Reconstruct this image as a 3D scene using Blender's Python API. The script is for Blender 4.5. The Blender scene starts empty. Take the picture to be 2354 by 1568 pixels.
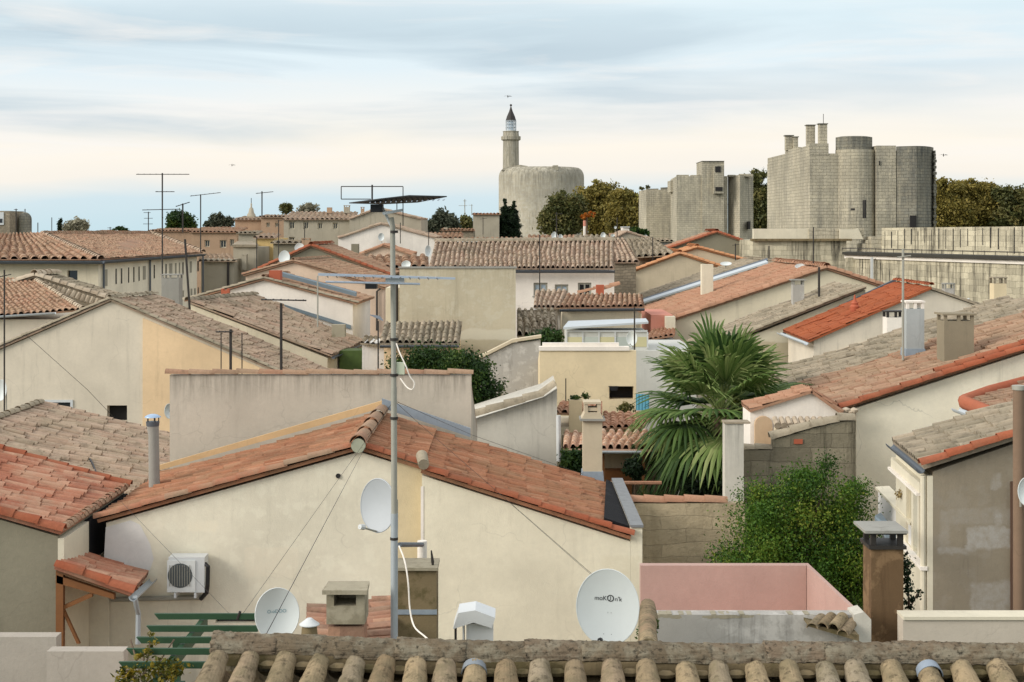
import bpy, bmesh, math, random
import numpy as np
from mathutils import Vector, Matrix, Euler, noise as mnoise
R = math.radians
random.seed(7)
SC = bpy.context.scene
COL = SC.collection
V = Vector

# ------------------------------------------------------------------ camera model
F, CX, YH, HC = 3400.0, 1176.5, 530.0, 13.5
def P(x, y, d):
    """point at depth d (metres in front of the camera) for a sight line of the photograph"""
    return V(((x - CX) * d / F, d, HC - (y - YH) * d / F))
def dep(y, z):
    return (HC - z) * F / (y - YH)
def px(n, d):
    return n * d / F

# ------------------------------------------------------------------ colours and materials
def lin(c):
    c /= 255.0
    return c / 12.92 if c <= 0.04045 else ((c + 0.055) / 1.055) ** 2.4
def S(r, g, b, k=1.0):
    return (min(.88, lin(r) * k), min(.88, lin(g) * k), min(.88, lin(b) * k), 1.0)

class NT:
    def __init__(s, name):
        s.mat = bpy.data.materials.new(name); s.mat.use_nodes = True
        s.t = s.mat.node_tree; s.n = s.t.nodes; s.l = s.t.links
        s.bsdf = s.n['Principled BSDF']
    def new(s, typ, **kw):
        n = s.n.new(typ)
        for k, v in kw.items():
            if k in n.inputs: n.inputs[k].default_value = v
            else: setattr(n, k, v)
        return n
    def link(s, a, b): s.l.new(a, b)
    def pos(s, scale=(1, 1, 1)):
        g = s.new('ShaderNodeNewGeometry'); m = s.new('ShaderNodeVectorMath', operation='MULTIPLY')
        m.inputs[1].default_value = scale; s.link(g.outputs['Position'], m.inputs[0]); return m.outputs[0]
    def uvs(s, scale=(1, 1, 1)):
        g = s.new('ShaderNodeUVMap'); m = s.new('ShaderNodeVectorMath', operation='MULTIPLY')
        m.inputs[1].default_value = scale; s.link(g.outputs['UV'], m.inputs[0]); return m.outputs[0]
    def noise(s, vec, scale, detail=4, rough=.55, dist=0):
        n = s.new('ShaderNodeTexNoise'); n.inputs['Scale'].default_value = scale
        n.inputs['Detail'].default_value = detail; n.inputs['Roughness'].default_value = rough
        n.inputs['Distortion'].default_value = dist
        s.link(vec, n.inputs['Vector']); return n.outputs['Fac']
    def ramp(s, fac, stops, interp='LINEAR'):
        r = s.new('ShaderNodeValToRGB'); cr = r.color_ramp; cr.interpolation = interp
        while len(cr.elements) < len(stops): cr.elements.new(.5)
        for e, (p, c) in zip(cr.elements, stops):
            e.position = p
            e.color = c if len(c) == 4 else (*c, 1)
        s.link(fac, r.inputs['Fac']); return r.outputs['Color']
    def step(s, fac, a, b):
        m = s.new('ShaderNodeMapRange'); m.inputs['From Min'].default_value = a; m.inputs['From Max'].default_value = b
        s.link(fac, m.inputs['Value']); return m.outputs['Result']
    def mix(s, fac, a, b, mode='MIX'):
        m = s.new('ShaderNodeMix', data_type='RGBA', blend_type=mode)
        for inp, v in ((m.inputs[0], fac), (m.inputs[6], a), (m.inputs[7], b)):
            if hasattr(v, 'links'): s.link(v, inp)
            else: inp.default_value = v
        return m.outputs[2]
    def mul(s, a, b, op='MULTIPLY'):
        m = s.new('ShaderNodeMath', operation=op)
        for inp, v in ((m.inputs[0], a), (m.inputs[1], b)):
            if hasattr(v, 'links'): s.link(v, inp)
            else: inp.default_value = v
        return m.outputs[0]
    def finish(s, color, rough=.9, bump=None, strength=.3, dist=.02, metal=0, spec=.3):
        if hasattr(color, 'links'): s.link(color, s.bsdf.inputs['Base Color'])
        else: s.bsdf.inputs['Base Color'].default_value = color
        s.bsdf.inputs['Roughness'].default_value = rough; s.bsdf.inputs['Metallic'].default_value = metal
        s.bsdf.inputs['Specular IOR Level'].default_value = spec
        if bump is not None:
            b = s.new('ShaderNodeBump', Strength=strength, Distance=dist); s.link(bump, b.inputs['Height'])
            s.link(b.outputs[0], s.bsdf.inputs['Normal'])
        return s.mat

KW, KR = 1.13, .86
def dim(c, k): return (c[0] * k, c[1] * k, c[2] * k, 1)
def plaster(name, c, stain=.35, sc=(70, 66, 58), patch=None, pamt=.5, k=None, drip=None, crack=.22, bands=(), spots=()):
    c = S(*c, k or KW); t = NT(name); p = t.pos()
    lf = t.noise(p, .55, 5, .6); hf = t.noise(p, 9, 6, .7); mf = t.noise(p, 2.6, 6, .65)
    col = t.mix(t.step(lf, .35, .68), dim(c, 1.06), dim(c, .86))
    col = t.mix(t.mul(t.step(hf, .35, .7), .3), col, dim(c, .78))
    if patch:
        col = t.mix(t.mul(t.step(mf, .52, .6), pamt), col, S(*patch, KW))
    st = t.noise(t.pos((2.6, 2.6, .22)), 1.6, 7, .7)
    m = t.mul(t.step(st, .53, .78), t.step(t.noise(p, .35, 3), .38, .62))
    col = t.mix(t.mul(m, stain), col, S(*sc, KW))
    hl = t.step(t.noise(p, 26, 3, .8), .68, .78)
    if crack:
        w = t.new('ShaderNodeTexNoise'); w.inputs['Scale'].default_value = 1.1; w.inputs['Detail'].default_value = 4; t.link(p, w.inputs['Vector'])
        ad = t.new('ShaderNodeVectorMath', operation='MULTIPLY_ADD'); ad.inputs[1].default_value = (1.2, 1.2, 1.2); t.link(w.outputs['Color'], ad.inputs[0]); t.link(p, ad.inputs[2])
        vo = t.new('ShaderNodeTexVoronoi', feature='DISTANCE_TO_EDGE'); vo.inputs['Scale'].default_value = .55; t.link(ad.outputs[0], vo.inputs['Vector'])
        ck = t.mul(t.mul(t.step(vo.outputs['Distance'], .009, .002), t.step(t.noise(p, .6, 2), .48, .6)), crack)
        col = t.mix(ck, col, dim(c, .45))
    if spots:
        wn = t.new('ShaderNodeTexNoise'); wn.inputs['Scale'].default_value = 2.2; wn.inputs['Detail'].default_value = 6; wn.inputs['Roughness'].default_value = .7; t.link(p, wn.inputs['Vector'])
        wa = t.new('ShaderNodeVectorMath', operation='MULTIPLY_ADD'); wa.inputs[1].default_value = (.3, .3, .3); t.link(wn.outputs['Color'], wa.inputs[0]); t.link(p, wa.inputs[2])
        sx_ = t.new('ShaderNodeSeparateXYZ'); t.link(wa.outputs[0], sx_.inputs[0])
        for (x0_, x1_, z0_, z1_, cc_, am_) in spots:
            o_ = .15; f_ = t.mul(t.mul(t.step(sx_.outputs[0], x0_ + o_, x0_ + o_ + .05), t.step(sx_.outputs[0], x1_ + o_ + .05, x1_ + o_)), t.mul(t.step(sx_.outputs[2], z0_ + o_, z0_ + o_ + .05), t.step(sx_.outputs[2], z1_ + o_ + .05, z1_ + o_)))
            col = t.mix(t.mul(t.mul(f_, t.step(hf, .2, .6)), am_), col, S(*cc_, KW))
    for (z0_, z1_, cc_, am_) in bands:
        sp = t.new('ShaderNodeSeparateXYZ'); t.link(p, sp.inputs[0]); zz = t.mul(sp.outputs[2], t.mul(t.noise(p, .8, 4), .5), 'ADD')
        col = t.mix(t.mul(t.mul(t.step(zz, z0_ + .22, z0_ + .3), t.step(zz, z1_ + .3, z1_ + .22)), am_), col, S(*cc_, KW))
    if drip:
        for (zt_, ln_, am_) in drip:
            sp = t.new('ShaderNodeSeparateXYZ'); t.link(p, sp.inputs[0])
            ds = t.noise(t.pos((5, 5, .3)), 1.6, 6, .75)
            col = t.mix(t.mul(t.mul(t.step(sp.outputs[2], zt_ - ln_, zt_), t.step(ds, .42, .66)), am_), col, dim(S(*sc, KW), 1.0))
    col = t.mix(t.mul(hl, .25 * min(1, stain * 2)), col, dim(c, .55))
    return t.finish(col, .93, t.mul(hf, t.noise(p, 35, 4, .7)), .35, .03, spec=.15)
def masonry(name, c, mortar, bw=.55, bh=.28, stain=.6, sc=(60, 58, 52), msize=.012, varc=None, k=None, dmin=.5, drip=None):
    t = NT(name); uv = t.uvs(); p = t.pos(); c1 = S(*c, k or KW)
    wob = t.new('ShaderNodeTexNoise'); wob.inputs['Scale'].default_value = 1.3
    t.link(uv, wob.inputs['Vector'])
    add = t.new('ShaderNodeVectorMath', operation='MULTIPLY_ADD'); add.inputs[1].default_value = (.26, .16, 0)
    t.link(wob.outputs['Color'], add.inputs[0]); t.link(uv, add.inputs[2])
    b = t.new('ShaderNodeTexBrick'); b.offset = .5
    b.inputs['Color1'].default_value = dim(c1, 1.12); b.inputs['Color2'].default_value = S(*(varc or [v * .86 for v in c]), k or KW)
    b.inputs['Mortar'].default_value = S(*mortar, k or KW); b.inputs['Scale'].default_value = 1
    b.inputs['Mortar Size'].default_value = msize; b.inputs['Brick Width'].default_value = bw; b.inputs['Row Height'].default_value = bh
    b.inputs['Bias'].default_value = 0; b.inputs['Mortar Smooth'].default_value = .6
    t.link(add.outputs[0], b.inputs['Vector'])
    lf = t.noise(p, .25, 6, .65); hf = t.noise(p, 7, 6, .75)
    col = t.mix(t.mul(t.step(lf, .42, .66), .55), b.outputs['Color'], dim(c1, .62))
    col = t.mix(t.mul(t.step(hf, .5, .72), .5), col, dim(c1, .5))
    st = t.noise(t.pos((1.5, 1.5, .10)), 1.5, 8, .75)
    m = t.mul(t.step(st, dmin, dmin + .16), t.step(t.noise(p, .2, 3), .36, .58))
    col = t.mix(t.mul(m, stain), col, S(*sc, KW))
    if drip:
        zt_, ln_, am_ = drip; sp = t.new('ShaderNodeSeparateXYZ'); t.link(p, sp.inputs[0]); ds = t.noise(t.pos((1.6, 1.6, .12)), 1.2, 8, .75)
        col = t.mix(t.mul(t.mul(t.step(sp.outputs[2], zt_ - ln_, zt_), t.step(ds, .40, .62)), am_), col, S(*sc, KW))
    gr = t.noise(p, 2.2, 8, .8); col = t.mix(t.mul(t.step(gr, .52, .7), .4), col, dim(c1, .5))
    h = t.mul(hf, t.mul(b.outputs['Fac'], -.8), 'ADD')
    return t.finish(col, .95, h, .7, .06, spec=.1)
def desat(c, q=.10):
    m = .4 * c[0] + .5 * c[1] + .1 * c[2]; return [v + (m - v) * q for v in c]
def tiles(name, pal, lichen=(120, 112, 92), lamt=.5, dark=(70, 60, 50), damt=.3, k=None, lsc=1.1):
    t = NT(name); uv = t.uvs(); p = t.pos(); k = k or KR
    fl = t.new('ShaderNodeVectorMath', operation='FLOOR'); t.link(uv, fl.inputs[0])
    w = t.new('ShaderNodeTexWhiteNoise', noise_dimensions='2D'); t.link(fl.outputs[0], w.inputs['Vector'])
    mc = [sum(c[i] for c in pal) / len(pal) for i in range(3)]; pal = [[v * .68 + m * .32 for v, m in zip(desat(c), desat(mc))] for c in pal]; n = len(pal); col = t.ramp(w.outputs['Value'], [((i + .5) / n, S(*c, k)) for i, c in enumerate(pal)])
    hf = t.noise(p, 16, 6, .75); lf = t.noise(p, lsc, 6, .62)
    col = t.mix(t.mul(t.step(hf, .3, .75), .45), col, t.mix(1.0, col, (.55, .52, .5, 1), 'MULTIPLY'))
    col = t.mix(t.mul(t.step(lf, .45, .62), lamt), col, S(*lichen, k))
    ms = t.noise(p, lsc * .45, 7, .7); col = t.mix(t.mul(t.step(ms, .52, .66), lamt * .7), col, S(*[v * .62 for v in lichen], k))
    d2 = t.noise(p, lsc * 3.1, 6, .7)
    col = t.mix(t.mul(t.step(d2, .52, .66), damt), col, S(*dark, k))
    return t.finish(col, .92, hf, .5, .03, spec=.15)
def paint(name, c, rough=.6, metal=0, var=.25, k=None, bump=.08, spec=.4):
    c = S(*c, k or KW); t = NT(name); p = t.pos()
    n = t.noise(p, 5, 6, .65); n2 = t.noise(p, 40, 4, .7)
    col = t.mix(t.mul(t.step(n, .4, .7), var), c, dim(c, .55))
    return t.finish(col, rough, n2, bump, .01, metal, spec)
def leafmat(name, stops, k=.8, tr=.25):
    t = NT(name); uv = t.new('ShaderNodeUVMap'); sp = t.new('ShaderNodeSeparateXYZ'); t.link(uv.outputs[0], sp.inputs[0])
    n = len(stops); col = t.ramp(sp.outputs[0], [(i / (n - 1), S(*c, k)) for i, c in enumerate(stops)])
    t.finish(col, .6, spec=.25)
    tr_ = t.new('ShaderNodeBsdfTranslucent'); t.link(col, tr_.inputs['Color'])
    mx = t.new('ShaderNodeMixShader'); mx.inputs[0].default_value = tr
    out = t.n['Material Output']; t.link(t.bsdf.outputs[0], mx.inputs[1]); t.link(tr_.outputs[0], mx.inputs[2]); t.link(mx.outputs[0], out.inputs[0])
    return t.mat
def glassmat(name, c, rough=.15):
    t = NT(name); t.bsdf.inputs['Base Color'].default_value = S(*c); t.bsdf.inputs['Roughness'].default_value = rough
    t.bsdf.inputs['Specular IOR Level'].default_value = .6; return t.mat

# ------------------------------------------------------------------ mesh builder
class MB:
    def __init__(s): s.v = []; s.f = []
    def poly(s, pts):
        i = len(s.v); s.v += [V(p) for p in pts]; s.f.append(list(range(i, i + len(pts)))); return s
    def prism(s, pts, vec):
        n = len(pts); i = len(s.v); vec = V(vec)
        s.v += [V(p) for p in pts] + [V(p) + vec for p in pts]
        s.f.append(list(range(i, i + n))); s.f.append(list(range(i + 2 * n - 1, i + n - 1, -1)))
        for k in range(n):
            j = (k + 1) % n; s.f.append([i + k, i + n + k, i + n + j, i + j])
        return s
    def box(s, a, b):
        x0, y0, z0 = a; x1, y1, z1 = b
        return s.prism([(x0, y0, z0), (x1, y0, z0), (x1, y0, z1), (x0, y0, z1)], (0, y1 - y0, 0))
    def cbox(s, c, size, M=None):
        hx, hy, hz = [q / 2 for q in size]; M = M or Matrix.Identity(3); c = V(c)
        pts = [c + M @ V((sx * hx, -hy, sz * hz)) for sx, sz in ((-1, -1), (1, -1), (1, 1), (-1, 1))]
        return s.prism(pts, M @ V((0, 2 * hy, 0)))
    def cyl(s, p0, p1, r0, r1=None, seg=10, cap=True):
        return s.tube([p0, p1], [r0, r0 if r1 is None else r1], seg, cap)
    def tube(s, pts, r, seg=6, cap=True, sm=0):
        if sm:
            q = [V(p) for p in pts]; q = [q[0]] + q + [q[-1]]; o = []
            for i in range(1, len(q) - 2):
                for k in range(sm):
                    t = k / sm; a, b, c_, d = q[i - 1:i + 3]
                    o.append(.5 * (2 * b + (c_ - a) * t + (2 * a - 5 * b + 4 * c_ - d) * t * t + (3 * b - a - 3 * c_ + d) * t ** 3))
            pts = o + [q[-1]]
        pts = [V(p) for p in pts]; n = len(pts); rs = r if isinstance(r, (list, tuple)) else [r] * n
        i0 = len(s.v); ref = None
        for k in range(n):
            t = (pts[min(k + 1, n - 1)] - pts[max(k - 1, 0)]).normalized()
            if ref is None or abs(ref.dot(t)) > .95:
                ref = V((1, 0, 0)) if abs(t.x) < .8 else V((0, 0, 1))
            a = (ref - t * ref.dot(t)).normalized(); b = t.cross(a); ref = a
            for q in range(seg):
                an = 2 * math.pi * q / seg
                s.v.append(pts[k] + (a * math.cos(an) + b * math.sin(an)) * rs[k])
        for k in range(n - 1):
            for q in range(seg):
                q2 = (q + 1) % seg
                s.f.append([i0 + k * seg + q, i0 + k * seg + q2, i0 + (k + 1) * seg + q2, i0 + (k + 1) * seg + q])
        if cap:
            s.f.append([i0 + q for q in range(seg)][::-1]); s.f.append([i0 + (n - 1) * seg + q for q in range(seg)])
        return s
    def lathe(s, c, prof, seg=32, sx=1, sy=1, jit=0):
        c = V(c); i0 = len(s.v); n = len(prof)
        for r, z in prof:
            for q in range(seg):
                an = 2 * math.pi * q / seg; rr = r * (1 + random.uniform(-jit, jit))
                s.v.append(c + V((rr * math.cos(an) * sx, rr * math.sin(an) * sy, z)))
        for k in range(n - 1):
            for q in range(seg):
                q2 = (q + 1) % seg
                s.f.append([i0 + k * seg + q, i0 + k * seg + q2, i0 + (k + 1) * seg + q2, i0 + (k + 1) * seg + q])
        s.f.append([i0 + q for q in range(seg)][::-1]); s.f.append([i0 + (n - 1) * seg + q for q in range(seg)])
        return s
    def arc(s, pts, r, thick=.012, seg=8, a0=0, a1=math.pi, up=V((0, 0, 1)), r1=None, uvseed=None):
        """half round shell swept between two points (a barrel tile)"""
        p0, p1 = V(pts[0]), V(pts[1]); t = (p1 - p0).normalized(); a = t.cross(up).normalized(); b = a.cross(t).normalized()
        r1 = r if r1 is None else r1; i0 = len(s.v); m = seg + 1
        for p, rr in ((p0, r), (p1, r1)):
            for q in range(m):
                an = a0 + (a1 - a0) * q / seg
                dv = a * math.cos(an) + b * math.sin(an)
                s.v.append(p + dv * rr)
            for q in range(m):
                an = a0 + (a1 - a0) * q / seg
                dv = a * math.cos(an) + b * math.sin(an)
                s.v.append(p + dv * (rr - thick))
        o0, n0, o1, n1 = i0, i0 + m, i0 + 2 * m, i0 + 3 * m
        for q in range(seg):
            s.f.append([o0 + q, o0 + q + 1, o1 + q + 1, o1 + q]); s.f.append([n0 + q, n1 + q, n1 + q + 1, n0 + q + 1])
            s.f.append([o0 + q, n0 + q, n0 + q + 1, o0 + q + 1]); s.f.append([o1 + q, o1 + q + 1, n1 + q + 1, n1 + q])
        s.f.append([o0, o1, n1, n0]); s.f.append([o0 + seg, n0 + seg, n1 + seg, o1 + seg])
        return s
    def build(s, name, mat, parent=None, smooth=False, uvfn=None, jitter=0, origin=None):
        me = bpy.data.meshes.new(name)
        if origin is None:
            if parent is not None: origin = wloc(parent)
            else:
                c = sum(s.v, V()) / len(s.v); origin = V((c.x, c.y, min(v.z for v in s.v)))
        off = V(origin)
        vv = [v - off for v in s.v]
        if jitter:
            vv = [v + V(mnoise.noise_vector((v + off) * 1.7)) * jitter for v in vv]
        me.from_pydata(vv, [], s.f)
        bm = bmesh.new(); bm.from_mesh(me); bmesh.ops.recalc_face_normals(bm, faces=bm.faces); 
        uvl = bm.loops.layers.uv.new('UVMap')
        for f in bm.faces:
            n = f.normal
            if uvfn:
                for l in f.loops: l[uvl].uv = uvfn(f, l.vert.co + off)
            elif abs(n.z) < .75:
                t = V((-n.y, n.x, 0)); t = t.normalized() if t.length > 1e-6 else V((1, 0, 0))
                for l in f.loops:
                    w = l.vert.co + off; l[uvl].uv = (w.dot(t), w.z)
            else:
                for l in f.loops:
                    w = l.vert.co + off; l[uvl].uv = (w.x, w.y)
        bm.to_mesh(me); bm.free()
        if smooth:
            me.shade_smooth(); me.set_sharp_from_angle(angle=R(40))
        me.materials.append(mat)
        o = bpy.data.objects.new(name, me); COL.objects.link(o)
        if parent is not None: o.parent = parent; o.location = off - wloc(parent)
        else: o.location = off
        o['_w'] = list(off)
        return o
def wloc(o): return V(o['_w'])
def tag(o, label, cat, group=None, kind=None):
    if label: o['label'] = label
    if cat: o['category'] = cat
    if group: o['group'] = group
    if kind or cat: o['kind'] = kind or 'thing'
    return o
LABELS = {}
def thing(name, label, cat, base, group=None):
    o = bpy.data.objects.new(name, None); COL.objects.link(o); o.empty_display_size = .2
    o.location = V(base); o['_w'] = list(base)
    if label in LABELS: print('DUP LABEL', label)
    LABELS[label] = 1
    return tag(o, label, cat, group)
def struct(o): o['kind'] = 'structure'; return o

def cut(o, boxes):
    """real openings: subtract boxes (world min, max) from a wall mesh"""
    m = MB()
    for a, b in boxes: m.box(a, b)
    c = m.build('cutter', o.data.materials[0], None, origin=(0, 0, 0))
    mod = o.modifiers.new('b', 'BOOLEAN'); mod.object = c; mod.operation = 'DIFFERENCE'; mod.solver = 'EXACT'
    bpy.context.view_layer.update()
    dg = bpy.context.evaluated_depsgraph_get(); nm = bpy.data.meshes.new_from_object(o.evaluated_get(dg))
    o.modifiers.clear(); o.data = nm; bpy.data.objects.remove(c)

# ------------------------------------------------------------------ roofs
def roof_surface(name, A, B, C, D, mat, parent, pitch=.22, course=.36, h=.055, seg=7, jit=1.0, seed=0, sag=.04, thick=.07, ch=.5):
    """barrel tiled roof: A eave front, B ridge front, C ridge back, D eave back"""
    rng = np.random.default_rng(seed + int(abs(A[0]) * 100) + int(A[1] * 10))
    A, B, C, D = [np.array(q, float) for q in (A, B, C, D)]
    W = (np.linalg.norm(D - A) + np.linalg.norm(C - B)) / 2; H = (np.linalg.norm(B - A) + np.linalg.norm(C - D)) / 2
    nc = max(2, round(W / pitch)); nr = max(2, round(H / course))
    n = np.cross(D - A, B - A); n /= np.linalg.norm(n)
    if n[2] < 0: n = -n
    uu = np.linspace(0, 1, seg + 1)
    prof = np.where(uu < .66, np.sqrt(np.clip(1 - ((uu - .33) / .33) ** 2, 0, 1)), -ch * np.sin((uu - .66) / .34 * math.pi))
    us = []; 
    cols = np.repeat(np.arange(nc), seg + 1); fr = np.tile(uu, nc)
    rows = np.repeat(np.arange(nr), 2); fv = np.tile([0.0, 1.0], nr)
    tj = rng.normal(0, .05 * jit, (nr, nc)); hj = rng.normal(1, .12 * jit, (nr, nc)); lift = rng.normal(0, .009 * jit, (nr, nc)); vj = rng.normal(0, .10 * jit, (nr, nc))
    slip = rng.random((nr, nc)) < .035 * jit; lift = np.where(slip, lift + rng.uniform(.01, .035, (nr, nc)), lift); vj = np.where(slip, vj - .3, vj)
    ph = rng.random(6) * 6
    G = np.zeros((nr * 2, nc * (seg + 1), 3)); UV = np.zeros((nr * 2, nc * (seg + 1), 2))
    for i in range(nr * 2):
        r = rows[i]; v0 = fv[i]
        wd = .16 * jit * (np.sin(r * .55 + ph[0]) + .6 * np.sin(r * 1.3 + cols * .35 + ph[1])) * np.sin(np.pi * (cols + fr) / nc)
        u = (cols + wd + np.clip(fr + tj[r, cols] * np.sin(fr * math.pi), 0, 1)) / nc
        vj_i = vj[r] if v0 == 0 else (vj[r + 1] if r + 1 < nr else np.zeros(nc))
        v = (r + v0 + (vj_i[cols] if 0 < r + v0 < nr else 0)) / nr
        v = v * np.ones_like(u)
        base = ((1 - u)[:, None] * ((1 - v)[:, None] * A + v[:, None] * B) + u[:, None] * ((1 - v)[:, None] * D + v[:, None] * C))
        taper = 1.0 - .15 * v0
        hh = h * prof[np.tile(np.arange(seg + 1), nc)] * hj[r, cols] * taper + lift[r, cols] + (.028 if v0 == 0 else .004) * np.where(fr < .66, 1, .6)
        sg = -sag * np.sin(u * math.pi) * np.sin(v * math.pi) + .018 * jit * (np.sin(u * W * 1.1 + ph[2]) * np.sin(v * H * 1.3 + ph[3]) + .6 * np.sin(u * W * 2.7 + ph[4]) * np.sin(v * H * 2.1 + ph[5]))
        G[i] = base + n * (hh + sg)[:, None]
        UV[i, :, 0] = cols + .5 + (fr - .5) * .98; UV[i, :, 1] = r + .5 + (v0 - .5) * .98
    nV = nc * (seg + 1); idx = np.arange(nr * 2 * nV).reshape(nr * 2, nV)
    keep = np.ones(nV - 1, bool)
    q = np.stack([idx[:-1, :-1], idx[:-1, 1:], idx[1:, 1:], idx[1:, :-1]], -1).reshape(-1, 4)
    vs = [tuple(p) for p in G.reshape(-1, 3)]; off = wloc(parent)
    fs = q.tolist(); uvf = UV.reshape(-1, 2)
    k = len(vs)
    und = [A, B, C, D]; t = n * thick
    for p in und: vs.append(tuple(p + n * .0))
    for p in und: vs.append(tuple(p - t))
    box = [[k + 4, k + 5, k + 6, k + 7], [k, k + 1, k + 5, k + 4], [k + 1, k + 2, k + 6, k + 5], [k + 2, k + 3, k + 7, k + 6], [k + 3, k, k + 4, k + 7]]
    # close the front and back rims down to the slab
    nf = len(fs); fs += box
    me = bpy.data.meshes.new(name); me.from_pydata([tuple(V(p) - off) for p in vs], [], fs)
    uvl = me.uv_layers.new(name='UVMap')
    li = np.zeros(len(me.loops), np.int64); me.loops.foreach_get('vertex_index', li)
    UVa = np.vstack([uvf, np.full((8, 2), .5)]); uvl.data.foreach_set('uv', UVa[li].astype(np.float32).ravel())
    sm = np.zeros(len(fs), bool); sm[:nf] = True; me.polygons.foreach_set('use_smooth', sm); me.set_sharp_from_angle(angle=R(50))
    me.materials.append(mat); o = bpy.data.objects.new(name, me); COL.objects.link(o); o.parent = parent; o['_w'] = list(off)
    return o
def flat_roof(name, pts, mat, parent, thick=.08):
    n = (V(pts[1]) - V(pts[0])).cross(V(pts[3]) - V(pts[0])).normalized()
    if n.z > 0: n = -n
    return MB().prism(pts, n * thick).build(name, mat, parent)
def barrel_run(name, p0, p1, mat, parent, r=.085, course=.38, seed=0, lift=0.02, seg=6, over=.06):
    """a line of cover tiles from the low end p0 to the high end p1 (rake or ridge)"""
    rng = random.Random(seed + int(abs(p0[0]) * 77 + p0[1] * 13)); p0, p1 = V(p0), V(p1); L = (p1 - p0).length
    n = max(1, round(L / course)); t = (p1 - p0) / n; mb = MB(); up = V((0, 0, 1)); ends = []
    for i in range(n):
        a = p0 + t * i - t.normalized() * over; b = p0 + t * (i + 1)
        j = up * (lift + rng.uniform(-.008, .008)); sd = V((rng.uniform(-.008, .008), rng.uniform(-.008, .008), 0))
        mb.arc((a + j + up * .02 + sd, b + j + sd), r * rng.uniform(.96, 1.08), .014, seg, r1=r * .86)
        ends.append((a + b) / 2)
    per = len(mb.f) // n
    d = t.normalized()
    def uvf(f, w):
        k = max(0, min(n - 1, f.index // per)); return (seed % 50 + .5 + rng.random() * .01, k + .5)
    o = mb.build(name, mat, parent, smooth=True, uvfn=uvf)
    return o
def body(front, ext, zb=0.0):
    """solid from a front top outline (left to right) extruded back by ext and down to zb"""
    pts = [V(p) for p in front]
    pts = pts + [V((pts[-1].x, pts[-1].y, zb)), V((pts[0].x, pts[0].y, zb))]
    return MB().prism(pts, ext)

def gable_house(name, label, Lp, Mp, Rp, d, L, dx, wall, roof, rake, ridge=None, ins=.22, ov=.14, low=.10, zb=0, pitch=.22, course=.36,
                rr=.085, planes='LR', cat='house', group=None, rakes='LR', rroof=None, seed=0, dl=0, dr=0, hh=.055):
    l, m, r = P(*Lp, d + dl), P(*Mp, d), P(*Rp, d + dr)
    e = V((dx, L, 0)); root = thing(name, label, cat, V((m.x, d, zb)) + e * .5, group)
    f = V((0, ov, 0)) + V((dx, 0, 0)) * (ov / L)
    li = l + (m - l) * (ins / max(.3, abs(m.x - l.x))); ri = r + (m - r) * (ins / max(.3, abs(m.x - r.x)))
    dn = V((0, 0, low))
    b = body([li - dn, m - dn, ri - dn], e, zb).build('wall', wall, root)
    rf = []
    if 'L' in planes: rf.append(roof_surface('roof', l - f, m - f, m + e, l + e, roof, root, pitch, course, hh, seed=seed))
    if 'R' in planes: rf.append(roof_surface('roof', r - f, m - f, m + e, r + e, rroof or roof, root, pitch, course, hh, seed=seed + 5))
    if 'L' in rakes: barrel_run('rake_tiles', l - f + V((0, .03, 0)), m - f + V((0, .03, 0)), rake, root, rr, seed=seed + 1)
    if 'R' in rakes: barrel_run('rake_tiles', r - f + V((0, .03, 0)), m - f + V((0, .03, 0)), rake, root, rr, seed=seed + 2)
    if len(rf) == 2 or ridge: barrel_run('ridge_tiles', m - f + V((0, 0, .05)), m + e + V((0, 0, .05)), ridge or rake, root, rr * 1.15, seed=seed + 3)
    return root, b

def window(root, wall, x0, y0, x1, y1, d, frame, pane, deep=.12, bars=1, sill=None, fw=.05):
    """an opening cut in a wall that faces the camera, with a frame and a pane inside"""
    a, b = P(x0, y1, d), P(x1, y0, d)
    cut(wall, [((a.x, d - .3, a.z), (b.x, d + deep + .05, b.z))])
    fr = None
    if frame:
        m = MB(); y = d + deep - .06; w = fw; g = .003
        ax, bx, az, bz = a.x + g, b.x - g, a.z + g, b.z - g
        m.box((ax, y, az), (ax + w, y + .05, bz)); m.box((bx - w, y, az), (bx, y + .05, bz))
        m.box((ax + w, y, bz - w), (bx - w, y + .05, bz)); m.box((ax + w, y, az), (bx - w, y + .05, az + w))
        for i in range(bars):
            cx = ax + (bx - ax) * (i + 1) / (bars + 1); m.box((cx - w * .4, y, az + w), (cx + w * .4, y + .04, bz - w))
        fr = m.build('window', frame, root)
    o = MB().box((a.x + .005, d + deep, a.z + .005), (b.x - .005, d + deep + .03, b.z - .005)).build('pane' if fr else 'window', pane, fr or root)
    if sill: MB().box((a.x - .06, d - .06, a.z - .07), (b.x + .06, d - .003, a.z - .005)).build('sill', sill, fr or root)
    return o

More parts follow.
